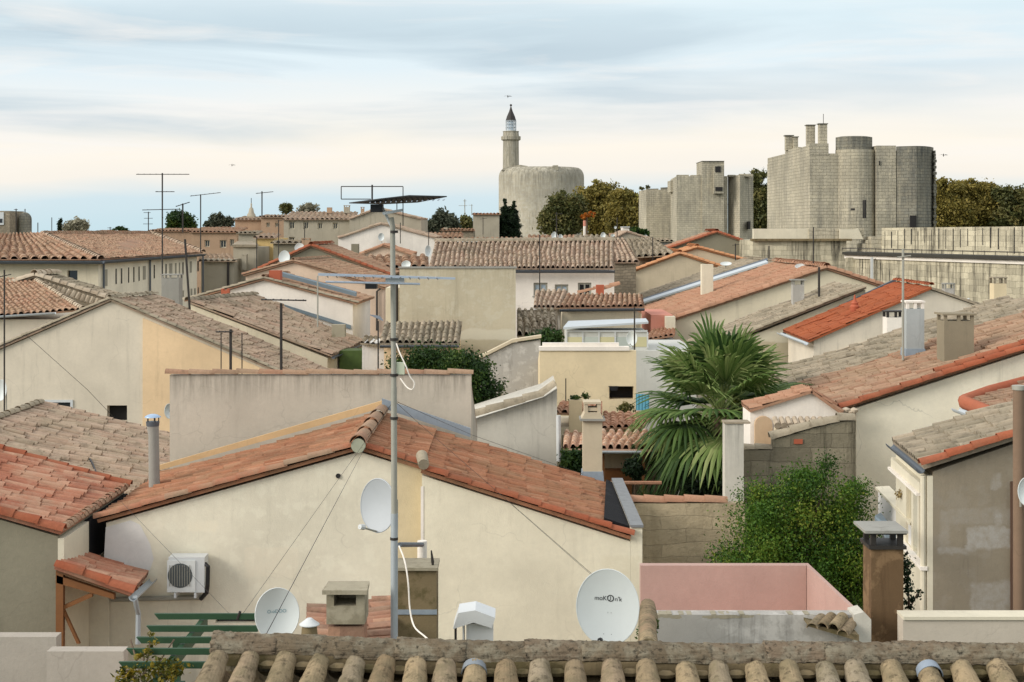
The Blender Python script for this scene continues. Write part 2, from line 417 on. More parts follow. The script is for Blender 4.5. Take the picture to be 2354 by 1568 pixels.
# ------------------------------------------------------------------ foliage
def leaves(name, blobs, n, leaf, mat, parent, seed=1, clumps=40, spread=.16, aspect=.6, shell=.55, origin=None, fl=0):
    rng = np.random.default_rng(seed); bl = np.array(blobs, float)
    vol = (bl[:, 3] * bl[:, 4] * bl[:, 5]) ** .8; nb = len(bl)
    ci = rng.choice(nb, clumps, p=vol / vol.sum()); dv = rng.normal(size=(clumps, 3)); dv /= np.linalg.norm(dv, axis=1)[:, None]
    rad = shell + (1 - shell) * rng.random(clumps) ** .5; rad *= rng.uniform(.82, 1.08, clumps)
    cc = bl[ci, :3] + dv * bl[ci, 3:] * rad[:, None]; cr = rng.random(clumps); csz = rng.uniform(.6, 1.4, clumps)
    k = rng.integers(0, clumps, n); sz = bl[ci[k], 3:].mean(1) * spread * csz[k]
    pos = cc[k] + rng.normal(size=(n, 3)) * sz[:, None] * np.array([1, 1, .8])
    a = rng.normal(size=(n, 3)); a /= np.linalg.norm(a, axis=1)[:, None]
    b = np.cross(a, rng.normal(size=(n, 3))); b /= np.linalg.norm(b, axis=1)[:, None]
    s = leaf * rng.uniform(.6, 1.5, n)[:, None]; a = a * s; b = b * s * aspect
    vs = np.stack([pos - a, pos - b * .9, pos + a, pos + b * .9], 1).reshape(-1, 3)
    off = np.array(wloc(parent) if parent is not None else origin); vs -= off
    me = bpy.data.meshes.new(name); me.vertices.add(4 * n); me.vertices.foreach_set('co', vs.astype(np.float32).ravel())
    me.loops.add(4 * n); me.loops.foreach_set('vertex_index', np.arange(4 * n, dtype=np.int32))
    me.polygons.add(n); me.polygons.foreach_set('loop_start', np.arange(0, 4 * n, 4, dtype=np.int32)); me.polygons.foreach_set('loop_total', np.full(n, 4, np.int32))
    me.update(calc_edges=True)
    u = np.clip(cr[k] * .65 + rng.random(n) * .35, 0, 1); uvl = me.uv_layers.new(name='UVMap')
    uvl.data.foreach_set('uv', np.repeat(np.stack([u, rng.random(n)], 1), 4, 0).astype(np.float32).ravel())
    me.materials.append(mat); o = bpy.data.objects.new(name, me); COL.objects.link(o)
    if parent is not None: o.parent = parent
    else: o.location = V(origin)
    o['_w'] = list(off); return o
def tree(name, label, x0, x1, yt, yb, d, mat, bark, n=6000, leaf=.3, nb=5, seed=1, cat='tree', group=None, clumps=60, spread=.2, depth=None, zb=0, trunk=.25, shell=.5, bl=None):
    rng = random.Random(seed); a, b = P(x0, yb, d), P(x1, yt, d); c = (a + b) / 2; w = (b.x - a.x) / 2; h = (b.z - a.z) / 2; dd = depth or min(w, h) 
    root = thing(name, label, cat, (c.x, d, zb), group); blobs = []
    for i in range(nb):
        fx = (i + .5) / nb * 2 - 1; s = rng.uniform(.75, 1.05)
        ww = w / max(1, nb ** .55); hh = h * s * math.sqrt(max(.25, 1 - (fx * .85) ** 2))
        cz = a.z + hh * rng.uniform(.95, 1.1) if nb > 1 else c.z
        blobs.append((c.x + fx * (w - ww), d + rng.uniform(-.3, .3) * dd, cz, ww, dd * .8, hh))
    if bl: blobs = [(*P(q[0], q[1], d + (q[4] if len(q) > 4 else 0)), px(q[2], d), px((q[2] + q[3]) / 2, d) * (.8 if not depth else 1), px(q[3], d)) for q in bl]
    elif nb == 1: blobs = [(c.x, d, c.z, w, dd, h)]
    m = MB(); top = V((c.x, d, c.z)); m.tube([(c.x, d, zb), (c.x + w * .05, d, zb + (c.z - zb) * .6), top], [trunk, trunk * .8, trunk * .4], 7)
    for bb in blobs:
        q = V(bb[:3]); m.tube([V((c.x, d, zb + (c.z - zb) * .7)), (q + top) / 2, q + V((0, 0, bb[5] * .5))], [trunk * .45, trunk * .3, trunk * .1], 5)
    m.build('trunk', bark, root)
    leaves('crown', blobs, n, leaf, mat, root, seed, clumps, spread, shell=shell)
    return root
# ------------------------------------------------------------------ materials
M = {}
M['main_wall'] = plaster('main_wall', (208, 201, 180), .3, patch=(216, 211, 190), pamt=.35, spots=[(P(430, 0, 30).x, P(496, 0, 30).x, P(0, 1226, 30).z, P(0, 1200, 30).z, (212, 203, 180), .8), (P(560, 0, 30).x, P(680, 0, 30).x, P(0, 1330, 30).z, P(0, 1262, 30).z, (208, 198, 176), .5)])
M['main_right'] = plaster('main_right', (214, 206, 182), .3, (128, 120, 103), spots=[(P(1380, 0, 29.6).x, P(1480, 0, 29.6).x, P(0, 1480, 29.6).z, P(0, 1282, 29.6).z, (208, 199, 172), .6)])
M['long_wall'] = plaster('long_wall', (182, 172, 156), .3, drip=[(P(0, 862, 35.9).z, .7, .55)])
M['beige'] = plaster('beige', (202, 191, 171), .3)
M['peach'] = plaster('peach', (214, 186, 148), .25)
M['cream'] = plaster('cream', (200, 192, 170), .25)
M['cream2'] = plaster('cream2', (204, 193, 168), .3)
M['tan'] = plaster('tan', (186, 173, 148), .3)
M['yellow'] = plaster('yellow', (207, 190, 156), .1)
M['deepyellow'] = plaster('deepyellow', (190, 164, 112), .2)
M['white'] = plaster('white', (220, 212, 200), .25)
M['whiteblue'] = plaster('whiteblue', (190, 190, 182), .2)
M['pinkbeige'] = plaster('pinkbeige', (200, 178, 156), .2); M['terrace'] = plaster('terrace_render', (160, 152, 140), .4)
M['pink'] = plaster('pink', (172, 144, 133), .35, (150, 116, 108))
M['rosered'] = plaster('rosered', (190, 120, 102), .25)
M['grey'] = plaster('grey', (150, 146, 134), .5, patch=(172, 168, 156), pamt=.35)
M['greywall'] = plaster('greywall', (160, 156, 148), .8, (70, 68, 64), patch=(190, 186, 178), pamt=.5)
M['stucco'] = plaster('stucco', (136, 126, 108), .9, (92, 85, 74), patch=(150, 146, 138), pamt=.15, drip=[(P(0, 1080, 26).z + 1.2, 1.8, .35)], spots=[(P(x0, 0, 26).x, P(x1, 0, 26).x, P(0, y1, 26).z, P(0, y0, 26).z, (158, 154, 146), am) for x0, x1, y0, y1, am in ((2222, 2325, 1215, 1266, .8), (2232, 2325, 1345, 1425, .6), (2155, 2225, 1262, 1276, .6), (2285, 2300, 1185, 1215, .6), (2160, 2180, 1180, 1260, .35), (2280, 2300, 1095, 1130, .5), (2180, 2325, 1175, 1210, .3))])
M['olivegrey'] = plaster('olivegrey', (128, 122, 104), .5)
M['greenbeige'] = plaster('greenbeige', (178, 168, 144), .6, (130, 122, 102), patch=(186, 180, 160), pamt=.4, bands=[(8.9, 9.35, (194, 188, 168), .6), (6.9, 8.9, (164, 154, 128), .55), (3, 6.9, (190, 184, 168), .7)], drip=[(P(0, 620, 62).z, 1.0, .4)])
M['pillar'] = plaster('pillar', (186, 181, 168), .5, drip=[(P(0, 900, 43).z, 1.2, .4)])
M['cementgrey'] = plaster('cementgrey', (142, 140, 132), .6)
M['whitish'] = plaster('whitish', (205, 202, 196), .5, (150, 145, 138))
M['roofgrey'] = paint('roof_grey_metal', (158, 166, 172), .5, .3)
M['bluegrey'] = paint('blue_grey_zinc', (112, 124, 130), .85, 0, .2, spec=.1)
M['stonewall'] = masonry('stonewall', (152, 140, 120), (110, 102, 88), .32, .17, .6)
M['blocks'] = masonry('blocks', (132, 124, 104), (108, 101, 86), .95, .34, .8, (58, 55, 44), .008)
M['blocks2'] = masonry('blocks2', (184, 168, 138), (170, 155, 128), 1.15, .30, .5, (96, 86, 62), .008)
M['castle'] = masonry('castle', (180, 171, 148), (130, 123, 106), .72, .33, .7, (104, 102, 94), .02, (174, 166, 146), dmin=.47, drip=(P(0, 340, 150).z, 9, .45))
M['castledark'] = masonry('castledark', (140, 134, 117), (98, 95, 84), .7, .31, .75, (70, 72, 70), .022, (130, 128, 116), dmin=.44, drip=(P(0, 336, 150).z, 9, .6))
M['rampart'] = masonry('rampart', (190, 181, 156), (164, 156, 133), .9, .40, 1.0, (40, 38, 34), .015, dmin=.47)
M['tower'] = masonry('tower', (172, 166, 150), (166, 159, 143), 1.2, .55, .6, (112, 108, 96), .012, (172, 163, 142), dmin=.5, drip=(P(0, 396, 380).z + 1.0, 9, .95))
M['farstone'] = plaster('farstone', (158, 150, 132), .6)
M['farbrick'] = plaster('farbrick', (160, 134, 110), .6)
MR = {}
MR['red'] = tiles('tiles_red', [(180, 112, 82), (198, 136, 106), (166, 92, 66), (208, 164, 134), (186, 122, 94), (168, 104, 80)], (186, 156, 130), .6, (112, 74, 56), .3)
MR['main'] = tiles('tiles_main', [(174, 114, 80), (188, 130, 94), (156, 98, 68), (196, 146, 112), (166, 108, 76)], (146, 116, 88), .6, (102, 74, 56), .45)
MR['old'] = tiles('tiles_old', [(186, 160, 134), (200, 174, 148), (164, 140, 118), (206, 182, 156), (180, 148, 124)], (158, 146, 122), .5, (88, 78, 64), .45)
MR['grey'] = tiles('tiles_grey', [(168, 154, 130), (182, 166, 140), (148, 136, 114), (188, 170, 144)], (136, 128, 108), .5, (74, 68, 56), .5)
MR['pink'] = tiles('tiles_pink', [(190, 138, 106), (202, 152, 120), (174, 122, 92), (188, 142, 112)], (170, 138, 110), .5, (134, 104, 82), .35)
MR['rust'] = tiles('tiles_rust', [(172, 88, 50), (182, 98, 58), (158, 78, 44), (176, 92, 56)], (150, 92, 62), .35, (110, 62, 42), .3)
MR['rosy'] = tiles('tiles_rosy', [(178, 144, 114), (194, 160, 130), (160, 126, 100), (188, 150, 120), (172, 124, 96)], (158, 136, 110), .5, (108, 90, 72), .4)
MR['rakered'] = tiles('rake_red', [(172, 90, 58), (186, 104, 70), (156, 78, 50), (178, 104, 74)], (150, 108, 82), .45, (104, 68, 52), .35)
MR['rakeorange'] = tiles('rake_orange', [(214, 150, 100), (222, 162, 116), (206, 138, 92)], (190, 140, 100), .3, (150, 110, 80), .2)
MR['rakegrey'] = tiles('rake_grey', [(178, 164, 138), (160, 148, 124), (188, 174, 148)], (140, 130, 110), .5, (90, 82, 68), .4)
MR['pale'] = tiles('tiles_pale', [(206, 188, 160), (190, 172, 146), (214, 198, 172), (180, 160, 134)], (150, 134, 112), .35, (96, 80, 64), .3)
MR['near'] = tiles('tiles_near', [(172, 150, 114), (186, 162, 122), (150, 132, 100), (168, 138, 104), (160, 150, 128), (142, 120, 88)], (120, 110, 84), .7, (64, 56, 42), .75, lsc=5.5, k=.86)
MR['nearridge'] = tiles('tiles_nearridge', [(128, 112, 88), (140, 120, 98), (118, 104, 82)], (156, 150, 130), .55, (50, 45, 36), .85, lsc=9, k=.8)
def add_lines(mat):
    return mat
P_green = paint('green_paint', (50, 88, 56), .6, 0, .5, .62)
P_white = paint('white_paint', (188, 190, 188), .45, 0, .08)
P_dish = paint('dish_paint', (204, 209, 206), .55, 0, .06, .95, .02)
P_grey = paint('grey_paint', (148, 146, 134), .6, .1, .3)
P_steel = paint('galvanised', (158, 164, 166), .55, .25, .25)
P_dark = paint('dark_metal', (52, 48, 44), .6, .3, .3)
P_rod = paint('aluminium_rod', (170, 178, 188), .4, .7, .2)
P_black = paint('black_plastic', (20, 20, 22), .5, 0, .2)
P_wood = paint('brown_wood', (118, 76, 40), .7, 0, .4)
P_gutter = paint('gutter_grey', (92, 98, 104), .5, .4, .3)
P_gwhite = paint('gutter_light', (174, 180, 182), .5, .1, .2)
P_red = paint('red_terracotta', (160, 84, 58), .8, 0, .3)
P_tar = plaster('tar_felt', (34, 34, 36), .4, (90, 90, 92), k=.9)
P_felt = paint('bitumen_coping', (118, 120, 120), .7, 0, .5, bump=.5)
P_lead = paint('lead', (136, 146, 154), .6, .2, .4)
P_concrete = plaster('concrete', (150, 142, 122), .8, (72, 66, 52), patch=(120, 112, 92), pamt=.7)
P_moss = plaster('mossy_concrete', (118, 104, 78), .9, (52, 46, 32), patch=(84, 76, 50), pamt=.8)
P_brownchim = plaster('brown_render', (98, 78, 56), .8, (64, 46, 32), patch=(140, 114, 84), pamt=.5)
G_dark = glassmat('dark_glass', (30, 34, 38))
G_black = glassmat('dark_opening', (26, 24, 22), .9)
G_shade = paint('slit_shadow_board', (150, 144, 128), .8)
G_light = glassmat('bright_glass', (170, 186, 196), .2)
L_green = leafmat('leaf_green', [(24, 44, 18), (40, 66, 26), (62, 88, 34), (96, 112, 50)])
L_bush = leafmat('leaf_bush', [(30, 54, 16), (50, 82, 22), (72, 104, 30), (98, 120, 38), (124, 128, 46)], 1.0)
L_olive = leafmat('leaf_olive', [(60, 66, 36), (84, 88, 48), (110, 106, 60), (130, 116, 68)], .95)
L_brown = leafmat('leaf_brown', [(84, 80, 38), (112, 102, 48), (136, 120, 58), (130, 128, 68)], 1.1)
L_pale = leafmat('leaf_pale', [(110, 108, 84), (160, 154, 128), (196, 190, 164)])
L_dark = leafmat('leaf_dark', [(20, 34, 20), (34, 52, 28), (50, 70, 36)])
L_palm = leafmat('leaf_palm', [(44, 66, 32), (74, 100, 48), (108, 132, 68), (146, 160, 98), (180, 182, 126)], .95, .3)
L_far = leafmat('leaf_far', [(60, 68, 54), (86, 92, 72), (112, 112, 88)])
L_dry = leafmat('leaf_dry', [(120, 100, 64), (160, 138, 92), (186, 168, 120)])
BARK = paint('bark', (92, 76, 60), .95, 0, .5)

# ------------------------------------------------------------------ camera, sky, sun, ground
cam = bpy.data.cameras.new('camera'); co = bpy.data.objects.new('camera', cam); COL.objects.link(co)
co.location = (0, 0, HC); co.rotation_euler = (R(90), 0, 0); cam.sensor_width = 36; cam.lens = 36 * F / 2353
cam.shift_y = -(784 - YH) / 2353; cam.clip_end = 20000; cam.clip_start = .1; SC.camera = co
SUN_EL, SUN_AZ = 27, -82          # azimuth measured from the view direction, negative = left, behind the camera
def make_world():
    w = bpy.data.worlds.new("World"); SC.world = w; w.use_nodes = True
    nt = w.node_tree; n = nt.nodes; l = nt.links; bg = n['Background']
    def new(t, **kw):
        q = n.new(t)
        for k, v in kw.items(): setattr(q, k, v)
        return q
    sky = new('ShaderNodeTexSky', sky_type='NISHITA', sun_disc=False, sun_elevation=R(SUN_EL), sun_rotation=R(SUN_ROT), air_density=1, dust_density=2.5)
    g = new('ShaderNodeTexCoord'); sep = new('ShaderNodeSeparateXYZ'); l.new(g.outputs['Generated'], sep.inputs[0])
    def math_(op, a, b=0):
        m = new('ShaderNodeMath', operation=op)
        for i, v in enumerate((a, b)):
            if hasattr(v, 'links'): l.new(v, m.inputs[i])
            else: m.inputs[i].default_value = v
        return m.outputs[0]
    x, y, z = sep.outputs
    def vec(sx, sz, oz=0):
        c = new('ShaderNodeCombineXYZ'); l.new(math_('MULTIPLY', x, sx), c.inputs[0]); l.new(math_('MULTIPLY', y, sx), c.inputs[1])
        l.new(math_('ADD', math_('MULTIPLY', z, sz), oz), c.inputs[2]); return c.outputs[0]
    def noise(v, s, d, r=.55, di=0):
        t = new('ShaderNodeTexNoise'); t.inputs['Scale'].default_value = s; t.inputs['Detail'].default_value = d; t.inputs['Roughness'].default_value = r
        t.inputs['Distortion'].default_value = di; l.new(v, t.inputs['Vector']); return t.outputs['Fac']
    def ramp(f, st):
        r = new('ShaderNodeValToRGB'); cr = r.color_ramp
        while len(cr.elements) < len(st): cr.elements.new(.5)
        for e, (p, c) in zip(cr.elements, st): e.position = p; e.color = c if len(c) == 4 else (*c, 1)
        l.new(f, r.inputs[0]); return r.outputs[0]
    def mix(f, a, b, mode='MIX'):
        m = new('ShaderNodeMix', data_type='RGBA', blend_type=mode)
        for i, v in ((0, f), (6, a), (7, b)):
            if hasattr(v, 'links'): l.new(v, m.inputs[i])
            else: m.inputs[i].default_value = v
        return m.outputs[2]
    n1 = noise(vec(1.0, 5), 2.2, 5); 
    zz = math_('ADD', z, math_('MULTIPLY', math_('SUBTRACT', n1, .5), .05))
    zz = math_('ADD', zz, math_('MULTIPLY', x, -.012))
    KX = 2 ** -.30
    def K(r, g_, b): return (lin(r) * KX, lin(g_) * KX, lin(b) * KX, 1)
    # background tone by height above the horizon (range 0 .. 0.2)
    base = ramp(math_('MULTIPLY', zz, 5.0), [(0, K(200, 224, 232)), (.09, K(210, 228, 235)), (.18, K(246, 240, 230)), (.30, K(254, 246, 232)), (.42, K(242, 243, 240)),
                                             (.55, K(226, 239, 245)), (.72, K(222, 239, 246)), (.85, K(233, 244, 249)), (1, K(236, 247, 251))])
    # grey-blue cloud banks, drawn out sideways
    cl = noise(vec(1.2, 12, .6), 2.5, 9, .52, .5)
    band = ramp(math_('MULTIPLY', zz, 5.0), [(0, (0, 0, 0)), (.26, (.0, .0, .0)), (.38, (.75, .75, .75)), (.62, (1, 1, 1)), (.80, (.35,) * 3), (.92, (.1,) * 3)])
    cf = math_('MULTIPLY', ramp(cl, [(.38, (0, 0, 0)), (.60, (1, 1, 1))]), band)
    lx = ramp(math_('ADD', math_('MULTIPLY', x, -1.4), .5), [(.05, (.35,) * 3), (.55, (1, 1, 1))])
    cf = math_('MULTIPLY', math_('MULTIPLY', cf, lx), .95)
    col = mix(cf, base, K(188, 206, 217))
    wl = noise(vec(1.5, 17, 2.3), 3.2, 8, .55, .5)
    wf = math_('MULTIPLY', ramp(wl, [(.52, (0, 0, 0)), (.74, (1, 1, 1))]), ramp(math_('MULTIPLY', zz, 5.0), [(.1, (0,) * 3), (.3, (.8,) * 3), (.9, (.5,) * 3)]))
    col = mix(wf, col, K(247, 244, 240))
    # overhead: bright broken overcast
    up = ramp(z, [(.2, (0, 0, 0)), (.55, (1, 1, 1))])
    ov = noise(vec(1, 1), 2.5, 6)
    ovc = mix(ov, (.90, .93, .97, 1), (1.36, 1.36, 1.36, 1))
    sc_ = mix(1.0, sky.outputs[0], (SKYK, SKYK, SKYK, 1), 'MULTIPLY')
    col = mix(up, col, mix(.25, ovc, sc_))
    l.new(col, bg.inputs['Color']); bg.inputs['Strength'].default_value = 1.0
SKYK = .12
sd = V((math.sin(R(SUN_AZ)) * math.cos(R(SUN_EL)), math.cos(R(SUN_AZ)) * math.cos(R(SUN_EL)) - .55, math.sin(R(SUN_EL)))).normalized()
SUN_ROT = math.degrees(math.atan2(sd.x, sd.y)); SUN_EL = math.degrees(math.asin(sd.z))
make_world()
sl = bpy.data.lights.new('sun', 'SUN'); so = bpy.data.objects.new('sun', sl); COL.objects.link(so)
sl.energy = 2.1; sl.angle = R(24); sl.color = (1, .95, .88); so.rotation_euler = sd.to_track_quat('Z', 'Y').to_euler(); so.location = (-20, -20, 60)
SC.view_settings.view_transform = 'Standard'; SC.view_settings.look = 'None'; SC.view_settings.exposure = .36; SC.view_settings.gamma = 1
SC.cycles.use_denoising = True; SC.cycles.max_bounces = 6; SC.cycles.transparent_max_bounces = 4

gm = NT('ground_dust'); gp = gm.pos(); gn = gm.noise(gp, .05, 8, .6)
gmat = gm.finish(gm.mix(gm.step(gn, .4, .6), S(120, 116, 96, .5), S(92, 98, 70, .5)), .95)
struct(MB().prism([(-6000, -60, 0), (6000, -60, 0), (6000, 9000, 0), (-6000, 9000, 0)], (0, 0, -1)).build('ground', gmat))

# ------------------------------------------------------------------ builders for rooftop things
def gutter(root, p0, p1, mat, r=.06, name='gutter'):
    d = (V(p1) - V(p0)).normalized() * .02
    m = MB().arc((V(p0) - d, V(p1) + d), r, .01, 8, a0=math.pi, a1=2 * math.pi); return m.build(name, mat, root, smooth=True)
def pipe(root, pts, mat, r=.045, name='downpipe', seg=8): return MB().tube(pts, r, seg).build(name, mat, root, smooth=True)

def chimney(label, x0, x1, yt, yb, d, mat, cap='slab', dep_=None, capmat=None, caph=None, over=4, name='chimney', group=None, flash=None, capl=None):
    """shaft from yb to yt (yt = underside of its cap); cap posts and slab above it"""
    w = px(x1 - x0, d); dp = dep_ or w * .8; a = P(x0, yb, d); b = P(x1, yt, d); capmat = capmat or mat
    root = thing(name, label, 'chimney', (a.x + w / 2, d + dp / 2, a.z), group)
    cx, cy = a.x + w / 2, d + dp / 2
    MB().box((a.x, d, a.z), (b.x, d + dp, b.z)).build('shaft', mat, root)
    z = b.z; o = px(over, d)
    if flash: MB().prism([(a.x - .04, d - .04, a.z - .02), (b.x + .04, d - .04, a.z - .02), (b.x + .02, d - .02, a.z + flash), (a.x - .02, d - .02, a.z + flash)], (0, dp + .06, 0)).build('flashing', P_lead, root)
    ch = px(caph or 12, d)
    if cap in ('slab', 'vault', 'open'):
        t = min(.08, w * .16)
        if capl: MB().box((a.x - o, d - o, z), (b.x + o, d + dp + o, z + .05)).build('ledge', capmat, root); z += .05
        for sx in (0, 1):
            for sy in (0, 1):
                x = a.x + sx * (w - t); y = d + sy * (dp - t)
                MB().box((x, y, z), (x + t, y + t, z + ch)).build('cap_post', capmat, root)
        if w > .5: MB().box((cx - t / 2, d, z), (cx + t / 2, d + t, z + ch)).build('cap_post', capmat, root)
        z += ch
        if cap == 'slab': MB().box((a.x - o, d - o, z), (b.x + o, d + dp + o, z + .05)).build('cap_slab', capmat, root)
        if cap == 'vault':
            MB().prism([(a.x - o, d - o, z), (b.x + o, d - o, z), (b.x + o - .02, d - o, z + .04), (cx, d - o, z + .04 + w * .18), (a.x - o + .02, d - o, z + .04)], (0, dp + 2 * o, 0)).build('cap_slab', capmat, root)
    return root
def dish(label, cx, cy, d, w, h, face, mat=None, arm=True, mast=None, group=None, text=None, name='satellite_dish', depth=.12, col=None):
    """w, h in photo units; face = direction the dish looks at"""
    c = P(cx, cy, d); rw, rh = px(w, d) / 2, px(h, d) / 2; f = V(face).normalized(); mat = mat or P_dish
    sx = f.cross(V((0, 0, 1))).normalized() * -1; up = sx.cross(f).normalized() * -1
    if up.z < 0: up = -up
    root = thing(name, label, 'satellite dish', c - up * rh, group)
    mb = MB(); rings, seg = 7, 36; k = depth / (rh * rh)
    def pt(a, b, back=0): return c + sx * (a * rw) + up * (b * rh) + f * (depth * (a * a + b * b) - depth - back)
    vs = []
    for bk in (0, .012):
        for i in range(rings + 1):
            for q in range(seg):
                an = 2 * math.pi * q / seg; rr = (i + .02) / (rings + .02); vs.append(pt(rr * math.cos(an), rr * math.sin(an), bk))
    mb.v = vs; N = (rings + 1) * seg
    for s_ in (0, 1):
        for i in range(rings):
            for q in range(seg):
                q2 = (q + 1) % seg; o = s_ * N; mb.f.append([o + i * seg + q, o + i * seg + q2, o + (i + 1) * seg + q2, o + (i + 1) * seg + q])
        mb.f.append([s_ * N + q for q in range(seg)])
    for q in range(seg):
        q2 = (q + 1) % seg; mb.f.append([rings * seg + q, rings * seg + q2, N + rings * seg + q2, N + rings * seg + q])
    ref = mb.build('reflector', mat, root, smooth=True)
    rim = [pt(math.cos(2 * math.pi * q / 36), math.sin(2 * math.pi * q / 36), .004) for q in range(37)]
    MB().tube(rim, .008, 5).build('rim', mat, ref, smooth=True)
    if arm:
        lo = pt(0, -.97); tip = lo + f * rh * .95 + up * rh * .25
        MB().tube([lo, tip], .011, 6).build('feed_arm', P_grey, root)
        MB().tube([tip, tip - (f * .8 + up * .1) * .09], [.03, .035], 8).build('feed_horn', P_black if arm == 'dark' else P_white, root)
    back = pt(0, 0, .02)
    if mast:
        m = P(*mast, d) if len(mast) == 2 else P(*mast)
        m.y = max(m.y, back.y + .06)
        MB().tube([back, back - f * .08, V((m.x, m.y + .02, back.z - f.z * .05))], .02, 6).build('bracket', P_grey, root)
        MB().tube([V((m.x, m.y + .02, back.z + .05)), V((m.x, m.y + .02, m.z))], .02, 6).build('mast', P_grey, root)
    else:
        MB().tube([back, back - f * .12, back - f * .12 - V((0, 0, rh * 1.1))], .022, 6).build('mast', P_grey, root)
    if text:
        for (s_, size, ou, ov, m_) in text:
            cu = bpy.data.curves.new('txt', 'FONT'); cu.body = s_; cu.size = size; cu.align_x = 'CENTER'; cu.align_y = 'CENTER'; cu.extrude = 0
            if m_[1]: cu.fill_mode = 'NONE'; cu.bevel_depth = size * .03
            to = bpy.data.objects.new('txt', cu); COL.objects.link(to); bpy.context.view_layer.update()
            me = bpy.data.meshes.new_from_object(to.evaluated_get(bpy.context.evaluated_depsgraph_get())); bpy.data.objects.remove(to)
            off = wloc(ref); me.name = 'lettering'
            for v in me.vertices:
                a = (v.co.x + ou) / rw; b = (v.co.y + ov) / rh
                v.co = pt(a, b) + f * (.006 + v.co.z * .5) - off
            me.materials.clear(); me.materials.append(m_[0]); lo_ = bpy.data.objects.new('lettering', me); COL.objects.link(lo_); lo_.parent = ref; lo_['_w'] = list(off)
    return root
def antenna(label, x, yt, yb, d, arrays, mat=None, r=.018, lean=0, group=None, name='tv_antenna', rodmat=None):
    """mast with yagi arrays: (y, half-length px left, right, number of rods, rod length m, rise px)"""
    mat = mat or P_dark; a = P(x, yb, d); b = P(x + lean, yt, d)
    root = thing(name, label, 'antenna', a, group)
    MB().tube([a, b], r, 6).build('mast', mat, root)
    for (y, xl, xr, n, rl, rise) in arrays:
        xm = x + lean * (yb - y) / max(1, yb - yt)
        p0, p1 = P(xm - xl, y + rise, d - .02 - r), P(xm + xr, y - rise, d - .02 - r)
        bo = MB().tube([p0, p1], max(.006, r * .55), 5).build('boom', rodmat or mat, root)
        if n:
            m = MB()
            for i in range(n):
                q = p0 + (p1 - p0) * ((i + .5) / n); l_ = rl * (1 - .35 * i / n); m.tube([q + V((0, -l_ / 2, .01)), q + V((0, l_ / 2, .01))], max(.004, r * .35), 4)
            if n > 1: m.build('rods', rodmat or mat, bo)
            else: m.build('rod', rodmat or mat, bo)
    return root
def ivy(name, label, pts, mat, n, leaf, seed, cat='plant', spread=.3, clumps=30):
    blobs = [(*P(x, y, d), px(rx, d), px((rx + ry) / 2, d), px(ry, d)) for x, y, d, rx, ry in pts]
    b = min(blobs, key=lambda q: q[2]); root = thing(name, label, cat, (b[0], b[1], b[2] - b[5]))
    leaves('foliage', blobs, n, leaf, mat, root, seed, clumps, spread)
    m = MB()
    for q in blobs: m.tube([V((b[0], b[1], b[2] - b[5])), V(q[:3])], .012, 4)
    m.build('stem', BARK, root); return root
# ================================================================== the main cream house
d0 = 30.0
root = thing('gable_house', 'large cream gabled house under an orange tiled roof, behind the tall aerial mast', 'house', P(860, 1475, 33).xy.to_3d())
H_main = root
eL, ap, eR = P(226, 1192, d0), P(826, 1024, d0), P(1462, 1226, d0)
kx = (eR.z - ap.z) / (eR.x - ap.x)
jx = P(972, 1000, d0).x; jz = ap.z + (jx - ap.x) * kx
ext = V((0, 5.25, 0)); dn = V((0, 0, .13))
w1 = body([eL + (ap - eL) * .03 - dn, ap - dn, V((jx, d0, jz)) - dn], ext).build('wall', M['main_wall'], root)
F2 = V((0, -.4, 0))
rR = V((P(1449, 0, 29.6).x, d0, 0)); rR.z = ap.z + (rR.x - ap.x) * kx
w2 = body([V((jx + .003, d0, jz)) + F2 - dn, rR + F2 - dn], ext - F2).build('wall', M['main_right'], root)
w2['label'] = 'smoother right wall standing slightly forward'
ov = V((0, -.1, 0))
roof_surface('roof', eL + ov, ap + ov, ap + ext, eL + ext, MR['main'], root, .23, .42, .06, 8)
J = V((jx, d0, jz))
roof_surface('roof', J + ov, ap + ov, ap + ext, J + ext, MR['main'], root, .23, .42, .06, 8, seed=3)
roof_surface('roof', rR + F2 + ov, J + F2 + ov, J + ext + V((.001, 0, 0)), rR + ext, MR['main'], root, .23, .42, .06, 8, seed=4)
MR['rakemain'] = tiles('rake_main', [(178, 108, 78), (160, 140, 116), (190, 110, 76), (182, 116, 84)], (150, 136, 112), .5, (96, 78, 60), .3)
barrel_run('rake_tiles', eL + ov + V((0, .03, .0)), ap + ov + V((0, .03, 0)), MR['rakemain'], root, .1, .5, seg=8)
barrel_run('rake_tiles', J + ov + V((0, .03, 0)), ap + ov + V((0, .03, 0)), MR['rakered'], root, .1, .5, seg=8)
barrel_run('rake_tiles', rR + F2 + ov + V((0, .03, 0)), J + F2 + ov + V((0, .03, 0)), MR['rakered'], root, .1, .5, seg=8)
barrel_run('ridge_tiles', ap + ov * 2.6 + V((0, 0, .05)), ap + ext + V((0, 0, .05)), MR['rosy'], root, .17, 1.4, seg=12, over=.02)
# mortar plug under the ridge end, end tile of the step
m = MB().tube([ap + ov * 2.5 + V((0, 0, .03)), ap + ov + V((0, .3, .03))], .145, 16); m.build('ridge_mortar', plaster('mortar_pale', (150, 152, 132), .5), root, smooth=True)
MB().tube([J + F2 * 1.4 + V((.05, -.05, .12)), J + F2 + V((-.02, .3, .22))], [.11, .12], 12).build('end_tile', MR['rakegrey'], root, smooth=True)
